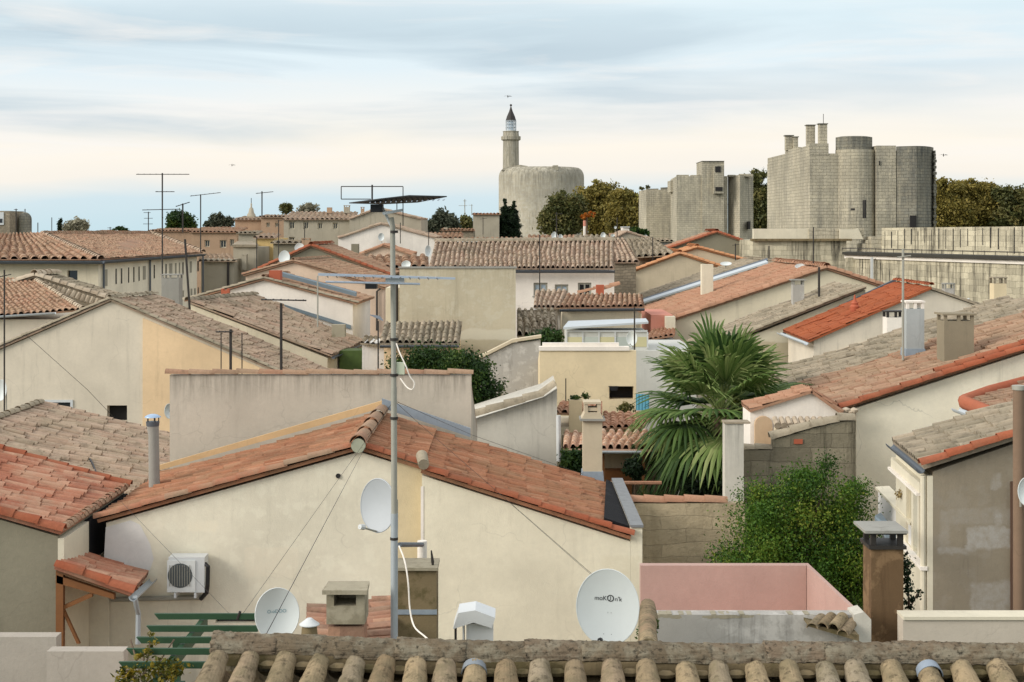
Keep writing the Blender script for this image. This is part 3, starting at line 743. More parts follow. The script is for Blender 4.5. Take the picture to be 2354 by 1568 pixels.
# parapet with felt gutter on the right
pR = P(1476, 1205, 29.6)
cop = [P(1441, 1216, 29.6), P(1476, 1205, 29.6)]
MB().box((rR.x + .003, d0 - .4, 0), (pR.x, d0 + 5.2, pR.z - .06)).build('parapet', M['main_right'], root)
MB().box((pR.x - .24, d0 - .44, pR.z - .058), (pR.x + .02, d0 + 5.2, pR.z - .01)).build('coping', P_felt, root)
v0 = rR + F2 + V((-.62, .22, .25)); 
fa, fb = rR + F2 + V((0, .22, 0)), rR + V((0, 5.1, 0)); kk = (J.z - rR.z) / (rR.x - J.x)
fg = MB(); fq = [fa + V((-.52, 0, .52 * kk + .145)), fa + V((.01, 0, .13)), fb + V((.01, 0, .13)), fb + V((-.14, 0, .14 * kk + .145))]
fg.v = fq + [q - V((0, 0, .06)) for q in fq]; fg.f = [[0, 1, 2, 3], [7, 6, 5, 4], [0, 4, 5, 1], [1, 5, 6, 2], [2, 6, 7, 3], [3, 7, 4, 0]]; fg.build('felt_gutter', P_tar, root)
# flashings against the long wall behind
bk = ext + V((0, .04, 0))
MB().prism([eL + ext * .985 + V((0, 0, .14)), ap + ext * .985 + V((0, 0, .14)), ap + ext * .985 + V((0, 0, .31)), eL + ext * .985 + V((0, 0, .26))], (0, .1, 0)).build('flashing', plaster('ochre_flashing', (196, 166, 124), .5), root)
MB().prism([ap + ext * .985 + V((0, 0, .14)), P(1081, 1005, 35.2), P(1081, 985, 35.2), ap + ext * .985 + V((0, 0, .36))], (0, .1, 0)).build('flashing', P_lead, root)
MB().prism([P(912, 1046, 29.97), P(970, 1066, 29.97), P(970, 1500, 29.97), P(912, 1500, 29.97)], (0, .028, 0)).build('tan_strip', plaster('tan_strip', (196, 180, 146), .3), root)  # darker tan strip set slightly proud of the wall, left of the step
MB().box((jx - .02, 29.59, 4), (jx + .035, 29.598, jz - .35)).build('corner_bead', M['white'], root)
# wall details: patch, cable vent, crack lines
m = MB().prism([P(243, 1212, d0 - .006), P(300, 1196, d0 - .006), P(322, 1206, d0 - .006), P(345, 1250, d0 - .006), P(353, 1285, d0 - .006), P(345, 1310, d0 - .006), P(318, 1330, d0 - .006), P(238, 1300, d0 - .006)][::-1], (0, .004, 0)).build('render_patch', M['whitish'], root)
MB().cyl(P(777, 1094, d0 - .03), P(777, 1094, d0), .05, .05, 12).build('vent_hole', G_black, root)
# wall below the beam: window, door under the lean-to
window(root, w1, 495, 1414, 590, 1432, d0, None, G_dark, .15)
MB().tube([P(255, 1378, d0 - .05), P(463, 1373, d0 - .05)], .05, 6).build('conduit', P_grey, root)

# lean-to porch roof left
rt = thing('lean_to', 'small red tiled porch roof on brown timbers against the cream house', 'porch', P(200, 1480, 28.5).xy.to_3d() + V((0, 0, 5.2)))
A, B, D, C = P(303, 1362, 27.6), P(127, 1300, 27.6), P(341, 1318, 29.9), P(178, 1262, 29.9)
roof_surface('roof', A, B, C, D, MR['red'], rt, .24, .45, .06, 8)
barrel_run('rake_tiles', A + V((0, -.03, 0)), B + V((0, -.03, 0)), MR['rakered'], rt, .12, .47, seg=8)
gutter(rt, P(306, 1372, 27.4), P(352, 1330, 29.9), P_steel, .08)
pipe(rt, [P(310, 1372, 27.5), P(314, 1395, 27.6), P(318, 1410, 27.9), P(317, 1480, 27.9)], P_steel, .05)
zb = P(0, 1495, 27.7).z
MB().box((P(128, 0, 27.7).x, 27.7, zb - 1), (P(145, 0, 27.7).x, 27.82, P(0, 1312, 27.7).z)).build('post', P_wood, rt)
MB().prism([P(130, 1322, 27.7), P(262, 1366, 27.7), P(262, 1378, 27.7), P(130, 1340, 27.7)], (0, .12, 0)).build('beam', P_wood, rt)
MB().prism([P(130, 1306, 27.66), P(300, 1364, 27.66), P(300, 1372, 27.66), P(130, 1316, 27.66)], (0, .04, 0)).build('fascia', paint('dark_wood', (92, 62, 36), .7), rt)
MB().prism([P(145, 1392, 27.74), P(212, 1362, 27.74), P(212, 1372, 27.74), P(145, 1402, 27.74)], (0, .08, 0)).build('brace', P_wood, rt)
MB().prism([P(140, 1400, 27.74), P(146, 1400, 27.74), P(183, 1480, 27.74), P(176, 1480, 27.74)], (0, .08, 0)).build('brace', P_wood, rt)
for q in (.25, .5, .75):
    a = B.lerp(C, q) - V((0, 0, .16)); b = A.lerp(D, q) - V((0, 0, .16)); MB().tube([a, b], .04, 4).build('rafter', P_wood, rt)

MB().box((P(150, 0, 29.9).x, 29.88, 0), (P(250, 0, 29.9).x, 29.95, P(0, 1290, 29.9).z)).build('back_wall', M['main_wall'], rt)
MB().box((P(157, 0, 29.86).x, 29.84, 0), (P(182, 0, 29.86).x, 29.877, P(0, 1408, 29.86).z)).build('door', paint('door_brown', (62, 46, 36), .7), rt)
# air conditioner
rt = thing('air_conditioner', 'white outdoor air conditioning unit with round fan grille on the cream wall', 'air conditioner', P(428, 1365, 29.7))
a, b = P(387, 1362, 29.55), P(470, 1281, 29.55)
cs = MB().box((a.x, 29.55, a.z), (b.x, 29.93, b.z)).build('casing', P_white, rt)
c = P(414, 1323, 29.53)
MB().box((c.x - .26, 29.525, c.z - .33), (c.x + .3, 29.548, c.z + .3)).build('front_panel', paint('panel', (200, 202, 198), .5), rt)
MB().tube([c + V((0, -.012, 0)), c + V((0, .01, 0))], .245, 28).build('fan', paint('fan', (74, 80, 80), .6), rt)
m = MB()
for i in range(9): m.box((c.x - .21 + i * .05, 29.505, c.z - .21), (c.x - .2 + i * .05, 29.517, c.z + .21))
m.build('grille', P_grey, rt)
MB().box((a.x + .12, 29.5, a.z - .1), (a.x + .16, 30, a.z - .002)).build('bracket', P_white, rt); MB().box((b.x - .2, 29.5, a.z - .1), (b.x - .16, 30, a.z - .002)).build('bracket', P_white, rt)
MB().tube([P(471, 1296, 29.6), P(478, 1302, 29.55), P(477, 1345, 29.55), P(475, 1362, 29.6), P(462, 1376, 29.8)], .045, 8).build('hose', P_black, rt)

# ================================================================== red roofed house front left
rt = thing('red_roof_house', 'grey rendered house with a bright red tiled roof at the lower left', 'house', P(0, 1465, 29).xy.to_3d())
A, B = P(141, 1221, 28), P(-260, 1108, 28)
e = V((0, 4.9, 0))
MB().prism([A + V((-.1, .1, -.12)), B + V((0, .1, -.12)), V((B.x, 28.1, 0)), V((A.x - .1, 28.1, 0))], (0, 4.8, 0)).build('wall', M['olivegrey'], rt)
MB().box((A.x - .098, 28.1, 0), (A.x + .02, 29.75, A.z - .16)).build('side_wall', M['cream'], rt)
MB().box((A.x - .098, 29.752, P(0, 1300, 29.7).z), (A.x - .02, 32.9, A.z - .16)).build('gap_shade_sheet', P_tar, rt); MB().box((A.x - .098, 29.752, 0), (A.x - .01, 32.9, P(0, 1300, 29.7).z - .002)).build('side_wall', M['tan'], rt)  # black sheeting, its colour also stands in for the shade of the narrow gap
Bk = B + e + V((0, 0, 0))
roof_surface('roof', A, B, B + e, A + e + V((.0, 0, 0)), MR['red'], rt, .24, .46, .06, 8)
barrel_run('rake_tiles', A + V((0, 0, 0)), B + V((0, 0, 0)), MR['rakered'], rt, .13, .5, seg=8)
barrel_run('rake_tiles', A + e, B + e, MR['rakered'], rt, .11, .5, seg=8, seed=4)
barrel_run('eave_tiles', A + V((-.05, .05, -.03)), A + e + V((-.05, 0, -.03)), MR['rosy'], rt, .1, .24)

# terrace wall lower left
rt = tag(MB().box((P(-300, 0, 25.5).x, 25.5, 0), (P(129, 0, 25.5).x, 25.8, P(0, 1464, 25.5).z)).build('terrace_wall', M['terrace']), 'pale rendered terrace wall below the grey house at the lower left corner', 'wall')
rt = tag(MB().box((P(124, 0, 25.3).x, 24.9, 0), (P(298, 0, 25.3).x, 25.2, P(0, 1482, 25.3).z)).build('terrace_wall', M['terrace']), 'pale low wall between the porch post and the green pergola', 'wall')
# house floor terrace pinkish behind pergola
struct(MB().box((P(300, 0, 25).x, 20, 3.4), (P(600, 0, 25).x, 29.5, P(0, 1520, 29.5).z - .6)).build('terrace', plaster('terrace_pink', (196, 168, 152), .4)))

# green pergola
rt = thing('pergola', 'dark green painted timber pergola beside the tile roof in the foreground', 'pergola', P(430, 1560, 21).xy.to_3d() + V((0, 0, 4)))
zt = P(0, 1417, 22).z
for y, x0, x1 in ((1411, 354, 600), (1439, 336, 592), (1465, 313, 494), (1491, 290, 488), (1522, 272, 480)):
    d = dep(y, zt + .04); a, b = P(x0, y, d), P(x1, y, d); h = .085
    MB().prism([(a.x, d, a.z), (b.x, d, a.z), (b.x, d, a.z - h), (a.x + .07, d, a.z - h)], (0, .05, 0)).build('slat', P_green, rt)
MB().box((P(404, 0, 20.5).x, 19.2, zt - .24), (P(416, 0, 20.5).x, 22.3, zt - .06)).build('beam', P_green, rt)
MB().box((P(398, 0, 21.6).x, 21.55, 3), (P(414, 0, 21.6).x, 21.65, zt - .24)).build('post', P_green, rt)
MB().box((P(404, 0, 19.6).x, 19.55, 3), (P(424, 0, 19.6).x, 19.65, zt - .24)).build('post', P_green, rt)
ivy('climbing_plant', 'yellowing leafy vine climbing the green pergola', [(330, 1555, 19.4, 70, 22), (290, 1540, 19.3, 20, 12), (345, 1475, 20.4, 14, 22), (300, 1470, 20.4, 8, 16), (400, 1470, 20.6, 14, 16), (380, 1540, 19.3, 40, 26), (330, 1500, 20, 30, 14)], leafmat('leaf_vine', [(40, 56, 18), (80, 84, 24), (140, 124, 36), (176, 150, 50)]), 1100, .03, 5, 'vine', .22, 60)

# ================================================================== foreground tiled roof
rt = thing('tiled_house', 'weathered barrel tiled roof edge with mossy ridge caps closest to the viewer', 'roof', (2, 8.5, 9.2))
dr = 9.7
def ridge_y(x): return 1505 + (-22 * max(0, (1050 - x) / 560)) + (4 if x > 1500 else 0)
rng = random.Random(3)
# ridge caps, each its own tile
xs = [490]; 
while xs[-1] < 2450: xs.append(xs[-1] + rng.uniform(128, 160))
for i in range(len(xs) - 1):
    a, b = P(xs[i], ridge_y(xs[i]) + 6, dr), P(xs[i + 1] + 12, ridge_y(xs[i + 1]) + 6, dr)
    r = rng.uniform(.098, .115); j = V((0, rng.uniform(-.012, .012), rng.uniform(-.012, .008)))
    m = MB().arc((a + j, b + j), r, .016, 12, r1=r * .93)
    sd_ = rng.random() * 40
    o = m.build('ridge_tile', MR['nearridge'], rt, smooth=False, uvfn=lambda f, w, s=sd_: (s, .5))
    mod = o.modifiers.new('s', 'SUBSURF'); mod.subdivision_type = 'SIMPLE'; mod.levels = mod.render_levels = 4
    tx = bpy.data.textures.new('rough', 'CLOUDS'); tx.noise_scale = .03; tx.noise_depth = 6
    dm = o.modifiers.new('d', 'DISPLACE'); dm.texture = tx; dm.strength = .03; dm.mid_level = .5; dm.texture_coords = 'GLOBAL'
    for p in o.data.polygons: p.use_smooth = True
# mortar bed under the caps
mb = MB(); n = 60
for i in range(n):
    xa = 488 + (2440 - 488) * i / n; xb = 488 + (2440 - 488) * (i + 1) / n
    a, b = P(xa, ridge_y(xa) + 16, dr - .1), P(xb, ridge_y(xb) + 16, dr - .1)
    mb.prism([a, b, b - V((0, 0, .085)), a - V((0, 0, .085))], (0, .2, 0))
mb.build('mortar_bed', P_moss, rt, jitter=.006)
cx = [505, 578, 655, 738, 818, 884, 955, 1024, 1090, 1162, 1240, 1318, 1407, 1486, 1573, 1652, 1732, 1812, 1893, 1966, 2045, 2130, 2208, 2290, 2370]
slope = V((0, -1, -.36)).normalized()
for i, x in enumerate(cx):
    top = P(x, ridge_y(x) + 26, dr - .14) + V((rng.uniform(-.008, .008), rng.uniform(-.03, .02), 0)); r = rng.uniform(.086, .1)
    lean = V(((x - 1300) * -.00004 + rng.uniform(-.03, .03) - (.1 if x < 900 else 0), 0, 0))
    for q in range(2):
        s = top + slope * (.40 * q) - V((0, 0, .02 * q)) + lean * .4 * q; e_ = s + slope * .46 + lean * .45
        sd_ = i * 3 + q
        m = MB().arc((e_, s), r * 1.08, .015, 12, r1=r * .70)
        o = m.build('cover_tile', MR['near'], rt, uvfn=lambda f, w, s=sd_: (s + .5, .5))
        mod = o.modifiers.new('s', 'SUBSURF'); mod.subdivision_type = 'SIMPLE'; mod.levels = mod.render_levels = 4
        tx = bpy.data.textures.new('rough', 'CLOUDS'); tx.noise_scale = .06; tx.noise_depth = 4
        dm = o.modifiers.new('d', 'DISPLACE'); dm.texture = tx; dm.strength = .018; dm.texture_coords = 'GLOBAL'
        for p in o.data.polygons: p.use_smooth = True
    if i + 1 < len(cx):
        mx = (x + cx[i + 1]) / 2; s = P(mx, ridge_y(mx) + 44, dr - .12); e_ = s + slope * .8
        o = MB().arc((e_, s), .09, .014, 8, a0=math.pi, a1=2 * math.pi).build('channel_tile', MR['near'], rt, smooth=True, uvfn=lambda f, w, s=i: (s + .5, 7.5))
        if rng.random() < .8:
            g = P(mx, ridge_y(mx) + 38, dr - .16)
            ms = MB().lathe(g + V((0, 0, -.03)), [(.01, 0), (.05, .008), (.06, .03), (.03, .05)], 9, sx=1.1, sy=.6); ms.build('mortar_plug', P_moss, rt, smooth=True, jitter=.01)
for x, c in ((1090, (120, 126, 130)), (2130, (128, 138, 148))):
    top = P(x, ridge_y(x) + 28, dr - .14); lean = V((-.05 if x < 900 else 0, 0, 0))
    MB().arc((top + slope * .075, top + slope * .0), .084, .006, 12, r1=.076).build('patch', paint('patch_%d' % x, c, .6, 0, .35, bump=.4), rt, smooth=True, jitter=.012)
# roof deck below the tiles and the loft under it, so nothing is hollow
a, b = P(480, ridge_y(480) + 60, dr), P(2450, ridge_y(2450) + 60, dr)
MB().prism([a, b, b + slope * 1.9 + V((0, 0, -.1)), a + slope * 1.9 + V((-.2, 0, -.1))], (0, 0, -.1)).build('deck', P_moss, rt)
MB().box((a.x + .05, dr - 1.6, 0), (b.x, dr + .1, a.z - .75)).build('wall', M['cream2'], rt)
# the far slope of the same roof
MB().prism([V((a.x, dr + .02, a.z + .04)), V((b.x, dr + .02, b.z + .04)), V((b.x, dr + 2.0, b.z - .75)), V((a.x, dr + 2.0, a.z - .75))], (0, 0, -.08)).build('far_slope', MR['near'], rt)

# things just behind that ridge
MR['porch'] = tiles('tiles_porch', [(186, 132, 104), (168, 122, 100), (206, 158, 126), (150, 116, 96)], (168, 146, 122), .5, (96, 76, 64), .4)
rt = thing('tiled_porch', 'patch of faded orange tiles around the squat slab-capped chimney', 'roof', P(810, 1470, 18.5).xy.to_3d() + V((0, 0, 5)))
roof_surface('roof', P(700, 1504, 17.4), P(912, 1488, 17.4), P(905, 1374, 19.5), P(706, 1392, 19.5), MR['porch'], rt, .2, .36, .045, 8, jit=1.6)
MB().box((P(706, 0, 18).x, 18.2, 0), (P(900, 0, 18).x, 19.4, P(0, 1500, 18).z - .3)).build('wall', M['cream2'], rt)
rt = chimney('squat chimney with a sloping cement slab cap and red brick foot', 754, 836, 1440, 1490, 17.2, MR['porch'], None, .4)
a, b = P(750, 1435, 17.15), P(838, 1362, 17.15)
o = MB().box((a.x, 17.15, a.z), (b.x, 17.6, b.z)).build('hood', P_concrete, rt)
cut(o, [((P(766, 0, 17.1).x, 17.0, P(0, 1395, 17.1).z), (P(817, 0, 17.1).x, 17.5, P(0, 1366, 17.1).z))])
MB().prism([P(740, 1367, 17.05), P(844, 1367, 17.05), P(849, 1345, 17.5), P(755, 1345, 17.5)], (0, 0, .05)).build('cap_slab', P_concrete, rt)
rt = thing('vent_pipe', 'short stubby vent with a conical white cap left of the squat chimney', 'vent', P(711, 1462, 16.8))
MB().lathe(P(711, 1480, 16.8), [(.10, 0), (.095, .1), (.08, .25)], 14).build('pipe', P_moss, rt, smooth=True)
MB().lathe(P(711, 1436, 16.8), [(.115, 0), (.115, .01), (.06, .05), (.03, .075)], 20).build('cap', P_white, rt, smooth=True)
rt = chimney('mossy old cement chimney stump wrapped with a pale band beside the mast', 912, 1003, 1310, 1490, 18.4, P_moss, None, .45)
MB().box((P(908, 0, 18.4).x, 18.35, P(0, 1310, 18.4).z), (P(1006, 0, 18.4).x, 18.9, P(0, 1303, 18.4).z)).build('top_slab', P_concrete, rt)
MB().box((P(911, 0, 18.4).x, 18.385, P(0, 1412, 18.4).z), (P(1004, 0, 18.4).x, 18.41, P(0, 1401, 18.4).z)).build('metal_band', P_lead, rt)
MB().tube([P(995, 1304, 18.5), P(994, 1290, 18.5), P(991, 1265, 18.5)], [.012, .02, .008], 6).build('hook', P_dark, rt)
rt = thing('vent_pipe', 'white plastic flue pipe rising behind the mossy chimney stump', 'pipe', P(970, 1305, 19.3))
MB().tube([P(970, 1340, 19.3), P(970, 1243, 19.3)], .062, 12).build('pipe', M['white'], rt, smooth=True)
MB().tube([P(970, 1252, 19.24), P(918, 1252, 18.1)], .03, 8).build('arm', P_gutter, rt)
# white metal vent hood
rt = thing('vent_hood', 'white sheet metal vent box with a folded roof against the cream wall', 'vent', P(1090, 1480, 20))
a, b = P(1044, 1500, 20), P(1133, 1436, 20)
MB().box((a.x + .16, 20.05, a.z), (b.x, 20.4, b.z)).build('box', P_white, rt)
for x in (a.x, a.x + .11): MB().box((x, 20.02, a.z), (x + .02, 20.4, b.z)).build('panel', P_black if x == a.x else P_white, rt)
MB().prism([P(1041, 1446, 19.95), P(1088, 1431, 19.95), P(1130, 1444, 19.95), P(1138, 1420, 19.95), P(1092, 1403, 19.95), P(1053, 1409, 19.95)], (0, .5, 0)).build('hood', P_white, rt)

# ================================================================== tall aerial mast
rt = thing('aerial_mast', 'tall grey steel mast carrying two wide horizontal aerials in front of the cream house', 'antenna', P(905, 1478, 17.6))
MB().tube([P(906, 1500, 17.6), P(906, 1180, 17.6)], .043, 12).build('lower_tube', P_steel, rt, smooth=True)
MB().tube([P(906, 1185, 17.6), P(905, 890, 17.6)], .036, 12).build('middle_tube', P_grey, rt, smooth=True)
MB().tube([P(905, 895, 17.6), P(902, 520, 17.6), P(899, 500, 17.6)], .031, 12).build('upper_tube', P_grey, rt, smooth=True)
MB().tube([P(899, 520, 17.6), P(886, 492, 17.6), P(878, 476, 17.6)], .017, 8).build('bent_tip', P_white, rt, smooth=True)
for y in (533, 640, 780, 862, 961, 1238): MB().tube([P(905.5, y - 3, 17.6), P(905.5, y + 3, 17.6)], .048, 12).build('clamp', P_dark, rt, smooth=True)
# upper array, seen almost edge-on
bo = MB().prism([P(802, 468, 17.4), P(870, 459, 17.2), P(940, 451, 17.2), P(1027, 453, 17.5), P(960, 466, 17.9), P(880, 470, 17.9)], (0, 0, .012)).build('upper_aerial', paint('mesh_dark', (48, 50, 50), .7), rt)
m = MB()
for i in range(15):
    x = 850 + i * 12; m.tube([P(x, 466 - i * .4, 17.1), P(x + 4, 461 - i * .2, 17.9)], .008, 4)
m.build('rods', P_rod, bo)
MB().box((P(852, 0, 17.5).x, 17.45, P(0, 488, 17.5).z), (P(880, 0, 17.5).x, 17.6, P(0, 470, 17.5).z)).build('junction_box', P_black, rt)
MB().prism([P(878, 488, 17.45), P(925, 480, 17.45), P(925, 486, 17.45), P(880, 494, 17.45)], (0, .05, 0)).build('plate', P_gwhite, rt)
fr = MB()
for a, b in (((784, 429), (926, 429)), ((784, 429), (784, 458)), ((926, 429), (926, 520)), ((784, 458), (852, 458)), ((855, 425), (855, 462))): fr.tube([P(*a, 17.5), P(*b, 17.5)], .006 if a[0] != 855 else .011, 5)
fr.build('loop_frame', P_dark, rt)
# lower array
bo = MB().prism([P(731, 628, 17.45), P(1046, 638, 17.45), P(1046, 643, 17.45), P(731, 634, 17.45)], (0, .04, 0)).build('lower_aerial', P_rod, rt)
bo2 = MB().tube([P(748, 648, 17.2), P(965, 653, 17.3)], .013, 6).build('lower_boom', P_rod, rt)
m = MB()
for i in range(13):
    x = 750 + i * 21; m.tube([P(x, 633 + i * .4, 17.1), P(x + 4, 638 + i * .4, 17.9)], .008, 4)
m.build('rods', P_rod, bo)
MB().box((P(840, 0, 17.4).x, 17.35, P(0, 664, 17.4).z), (P(866, 0, 17.4).x, 17.5, P(0, 651, 17.4).z)).build('junction_box', P_black, rt)
MB().box((P(884, 0, 17.4).x, 17.5, P(0, 650, 17.4).z), (P(927, 0, 17.4).x, 17.56, P(0, 640, 17.4).z)).build('plate', P_gwhite, rt)
MB().box((P(911, 0, 17.6).x, 17.6, P(0, 861, 17.6).z), (P(929, 0, 17.6).x, 17.68, P(0, 834, 17.6).z)).build('amplifier_box', paint('amp', (176, 182, 158), .6), rt)
MB().tube([P(911, 790, 17.55), P(918, 810, 17.4), P(932, 840, 17.3), P(942, 865, 17.3), P(952, 880, 17.3), P(948, 895, 17.3), P(935, 890, 17.4), P(920, 870, 17.5)], .008, 6, sm=5).build('cable', M['white'], rt, smooth=True)
MB().tube([P(917, 1255, 17.5), P(930, 1290, 17.3), P(938, 1340, 17.2), P(942, 1400, 17.2), P(952, 1440, 17), P(975, 1462, 16), P(990, 1475, 14)], .0095, 6, sm=5).build('cable', M['white'], rt, smooth=True)
for pts in ([(900, 928, 17.6), (830, 1028, 29.8)], [(899, 930, 17.6), (862, 985, 25), (843, 1000, 29.9)]): MB().tube([P(*p) for p in pts], .0036, 4).build('guy_wire', P_dark, rt)
for pts in ([(911, 923, 17.6), (1085, 1000, 26), (1340, 1090, 33)], [(911, 926, 17.6), (968, 978, 24), (1478, 1422, 22)], [(830, 1028, 29.7), (550, 1422, 22)], [(838, 1030, 29.7), (600, 1480, 10.2)], [(280, 1155, 29.6), (530, 1414, 25)], [(1170, 1155, 29.4), (1468, 1418, 20.1)]): MB().tube([P(*p) for p in pts], .0036, 4).build('guy_wire', P_dark, rt)
MB().tube([P(552, 1405, 22), P(545, 1424, 22)], .02, 6).build('wire_tensioner', P_dark, rt)

# dishes near
ink = paint('ink', (30, 32, 34), .6); teal = paint('teal_ink', (90, 130, 140), .6)
dish('large white satellite dish with dark lettering by the corner of the cream house', 1396, 1396, 20, 147, 172, (-.28, -1, .12), None, 'dark', (1396, 1490), None,
     [("moKU", .085, -.085, .105, (ink, 0)), ("O", .13, .02, .105, (ink, 0)), ("n'k", .085, .13, .105, (ink, 0)), ("'  '", .06, .01, -.1, (ink, 0)), (".    .", .08, 0, -.34, (ink, 0))], depth=.1)
dish('white oval satellite dish with pale outlined lettering rising behind the foreground ridge', 637, 1412, 19, 100, 118, (.25, -1, .15), None, False, (637, 1490), None, [("O-oDOO", .06, .0, .03, (teal, 0))], depth=.08)
rt = dish('tilted grey-white dish fixed to the tall mast', 868, 1162, 17.9, 106, 122, (-.75, -1, .1), paint('dish_shaded', (186, 190, 192), .6, 0, .1, .85, .02), True, (905, 1230, 17.66), None, None, depth=.07)  # dish paint greyed down, the shading is put into its colour
# ================================================================== left middle ground
# plain long wall (a taller house behind the main one)
rt = thing('flat_house', 'tall plain beige house wall with a straight clay coping behind the cream house', 'house', P(735, 1000, 38).xy.to_3d())
a, b = P(390, 862, 35.9), P(1083, 862, 35.9)
lw = MB().prism([V((a.x, 35.9, 0)), V((a.x, 35.9, a.z)), V((a.x, 36.12, a.z)), V((a.x, 36.12, a.z - .36)), V((a.x, 42, a.z - 2.22)), V((a.x, 42, 0))], (b.x - a.x, 0, 0)).build('wall', M['long_wall'], rt)
zt = P(0, 853, 35.9).z
barrel_run('coping_tiles', V((a.x - .05, 35.95, a.z + .02)), V((b.x + .05, 35.95, a.z + .02)), MR['rosy'], rt, .11, .55, lift=0)
MB().prism([V((a.x, 36.12, a.z - .25)), V((b.x, 36.12, a.z - .25)), V((b.x, 42, a.z - 2.1)), V((a.x, 42, a.z - 2.1))], (0, 0, -.1)).build('roof', MR['old'], rt)
antenna('thick dark aerial mast standing behind the plain beige wall', 646, 697, 862, 37, [(690, 46, 58, 6, .5, -1)], r=.035)
antenna('short black aerial mast with hanging rods at the end of the plain beige wall', 530, 757, 862, 37.2, [(763, 34, 6, 3, .3, 0)], r=.035)
for x, y0, y1, lb in ((508, 765, 828, 'short black rod left of the short black aerial mast'), (556, 765, 830, 'short black rod right of the short black aerial mast')):
    r_ = thing('metal_rod', lb, 'rod', P(x, y1 + 32, 37.3)); MB().tube([P(x, y1 + 32, 37.3), P(x, y0, 37.3)], .014, 5).build('mast', P_dark, r_); 
antenna('thin grey aerial mast rising in front of the white gable wall', 730, 634, 752, 58, [], P_grey, .03)
rt = antenna('thin mast with a tilted flat aerial beside the pinkish house', 869, 738, 850, 44, [], P_dark, .022)
MB().prism([P(850, 725, 44), P(868, 733, 44), P(880, 738, 44), P(872, 728, 44.4)], (0, .1, .02)).build('panel_aerial', P_gutter, rt)

# vent pipe standing at the left of that wall
rt = thing('flue_pipe', 'tall cylindrical cement flue with a domed metal cap left of the plain wall', 'chimney', P(354, 1115, 33))
MB().tube([P(355, 1135, 33), P(353, 1000, 33), P(351, 978, 33)], [.125, .115, .135], 20).build('shaft', M['cementgrey'], rt, smooth=True)
MB().tube([P(351, 979, 33), P(351, 969, 33)], [.14, .15], 20).build('collar', P_gutter, rt, smooth=True)
for i in range(5): 
    an = 2 * math.pi * i / 5 + .3; c = P(351, 969, 33) + V((.13 * math.cos(an), .13 * math.sin(an), 0)); MB().tube([c, c + V((0, 0, .1))], .012, 4).build('cap_post', P_dark, rt)
MB().lathe(P(351, 959, 33), [(.18, 0), (.175, .015), (.12, .05), (.05, .07)], 24).build('cap', paint('capblue', (150, 172, 196), .35, .3), rt, smooth=True)

# grey-brown roof house at the left
rt = thing('old_roof_house', 'house with a broad patchy grey-brown tile roof beside the cement flue', 'house', P(100, 1100, 42).xy.to_3d())
B = P(95, 929, 46); A = P(540, 1040, 46); e = V((0, -10.6, 0))
MB().prism([A + V((-.2, -.15, -.15)), B + V((-.0, -.15, -.15)), V((B.x, B.y - .15, 0)), V((A.x - .2, A.y - .15, 0))], (0, -10.3, 0)).build('wall', M['beige'], rt)
roof_surface('roof', A + e, B + e, B, A, MR['old'], rt, .27, .55, .075, 8, jit=1.6)
Bl = P(-150, 1010, 46)
roof_surface('roof', Bl + e, B + e, B, Bl, MR['old'], rt, .25, .42, .06, 7)
barrel_run('ridge_tiles', B + e + V((0, 0, .04)), B + V((0, 0.05, .04)), MR['rakegrey'], rt, .12, .45)
barrel_run('rake_tiles', A, B, MR['old'], rt, .1, .45)
barrel_run('rake_tiles', Bl, B, MR['rakegrey'], rt, .1, .4)
MB().tube([P(195, 1040, 41), P(212, 1065, 39.5), P(225, 1095, 38)], [.05, .03, .015], 6).build('lead_vent', P_black, rt)

# the beige and peach gable
rt, w = gable_house('gable_house', 'beige gable house whose right half is painted peach, behind the patchy roof', (-120, 850), (257, 687), (700, 878), 55, 3.0, .95, M['beige'], MR['old'], MR['rakegrey'], ov=.1, zb=0)
pl = [P(328, 731, 54.95), P(640, 863, 54.95), P(700, 889, 54.95)]
MB().prism(pl + [V((pl[-1].x, 54.95, 0)), V((pl[0].x, 54.95, 0))], (0, .045, 0)).build('peach_wall', M['peach'], rt)
window(rt, w, 246, 932, 292, 968, 55, None, G_black, .35)
window(rt, w, 103, 919, 168, 950, 55, P_white, G_dark, .02, 0, fw=.09)
rt = dish('white dish half hidden behind the edge of the plain beige wall', 389, 945, 50, 30, 34, (1, -.6, .1), None, False, (389, 990))
dish('white dish cut by the left picture edge in front of the beige gable', 2, 897, 44, 32, 48, (-.4, -1, .1), None, False, (10, 995), depth=.08)
antenna('slim dark aerial pole at the far left edge with a small head', 10, 620, 1000, 43.5, [(634, 12, 16, 4, .3, 3)], r=.025)
rt = thing('cable', 'thin slack cable crossing the beige gable wall', 'cable', P(60, 770, 54.7)); MB().tube([P(60, 770, 54.7), P(200, 895, 54.7), P(262, 960, 54.7)], .008, 4).build('wire', P_dark, rt)

# roofs further left
rt = thing('old_roof_house', 'low house with red-brown roof tiles and a light gutter at the left edge', 'house', P(60, 760, 64).xy.to_3d())
A, D = P(-160, 738, 60), P(190, 712, 60); B, C = P(-160, 640, 67), P(75, 640, 67)
roof_surface('roof', A, B, C, D, MR['rosy'], rt, .23, .4, .06); 
barrel_run('hip_tiles', D, C, MR['pale'], rt, .13, .3)
gutter(rt, P(-100, 732, 59.8), P(126, 718, 59.8), P_gwhite, .09)
MB().box((P(-160, 0, 60).x, 60.2, 0), (P(118, 0, 60).x, 66.5, P(0, 735, 60).z)).build('wall', M['beige'], rt)
rt, w = gable_house('gable_house', 'low old house with chunky white rake tiles left of the beige gable', (-80, 690), (85, 634), (262, 690), 66.5, 1.6, .5, M['beige'], MR['grey'], MR['pale'], rr=.17)
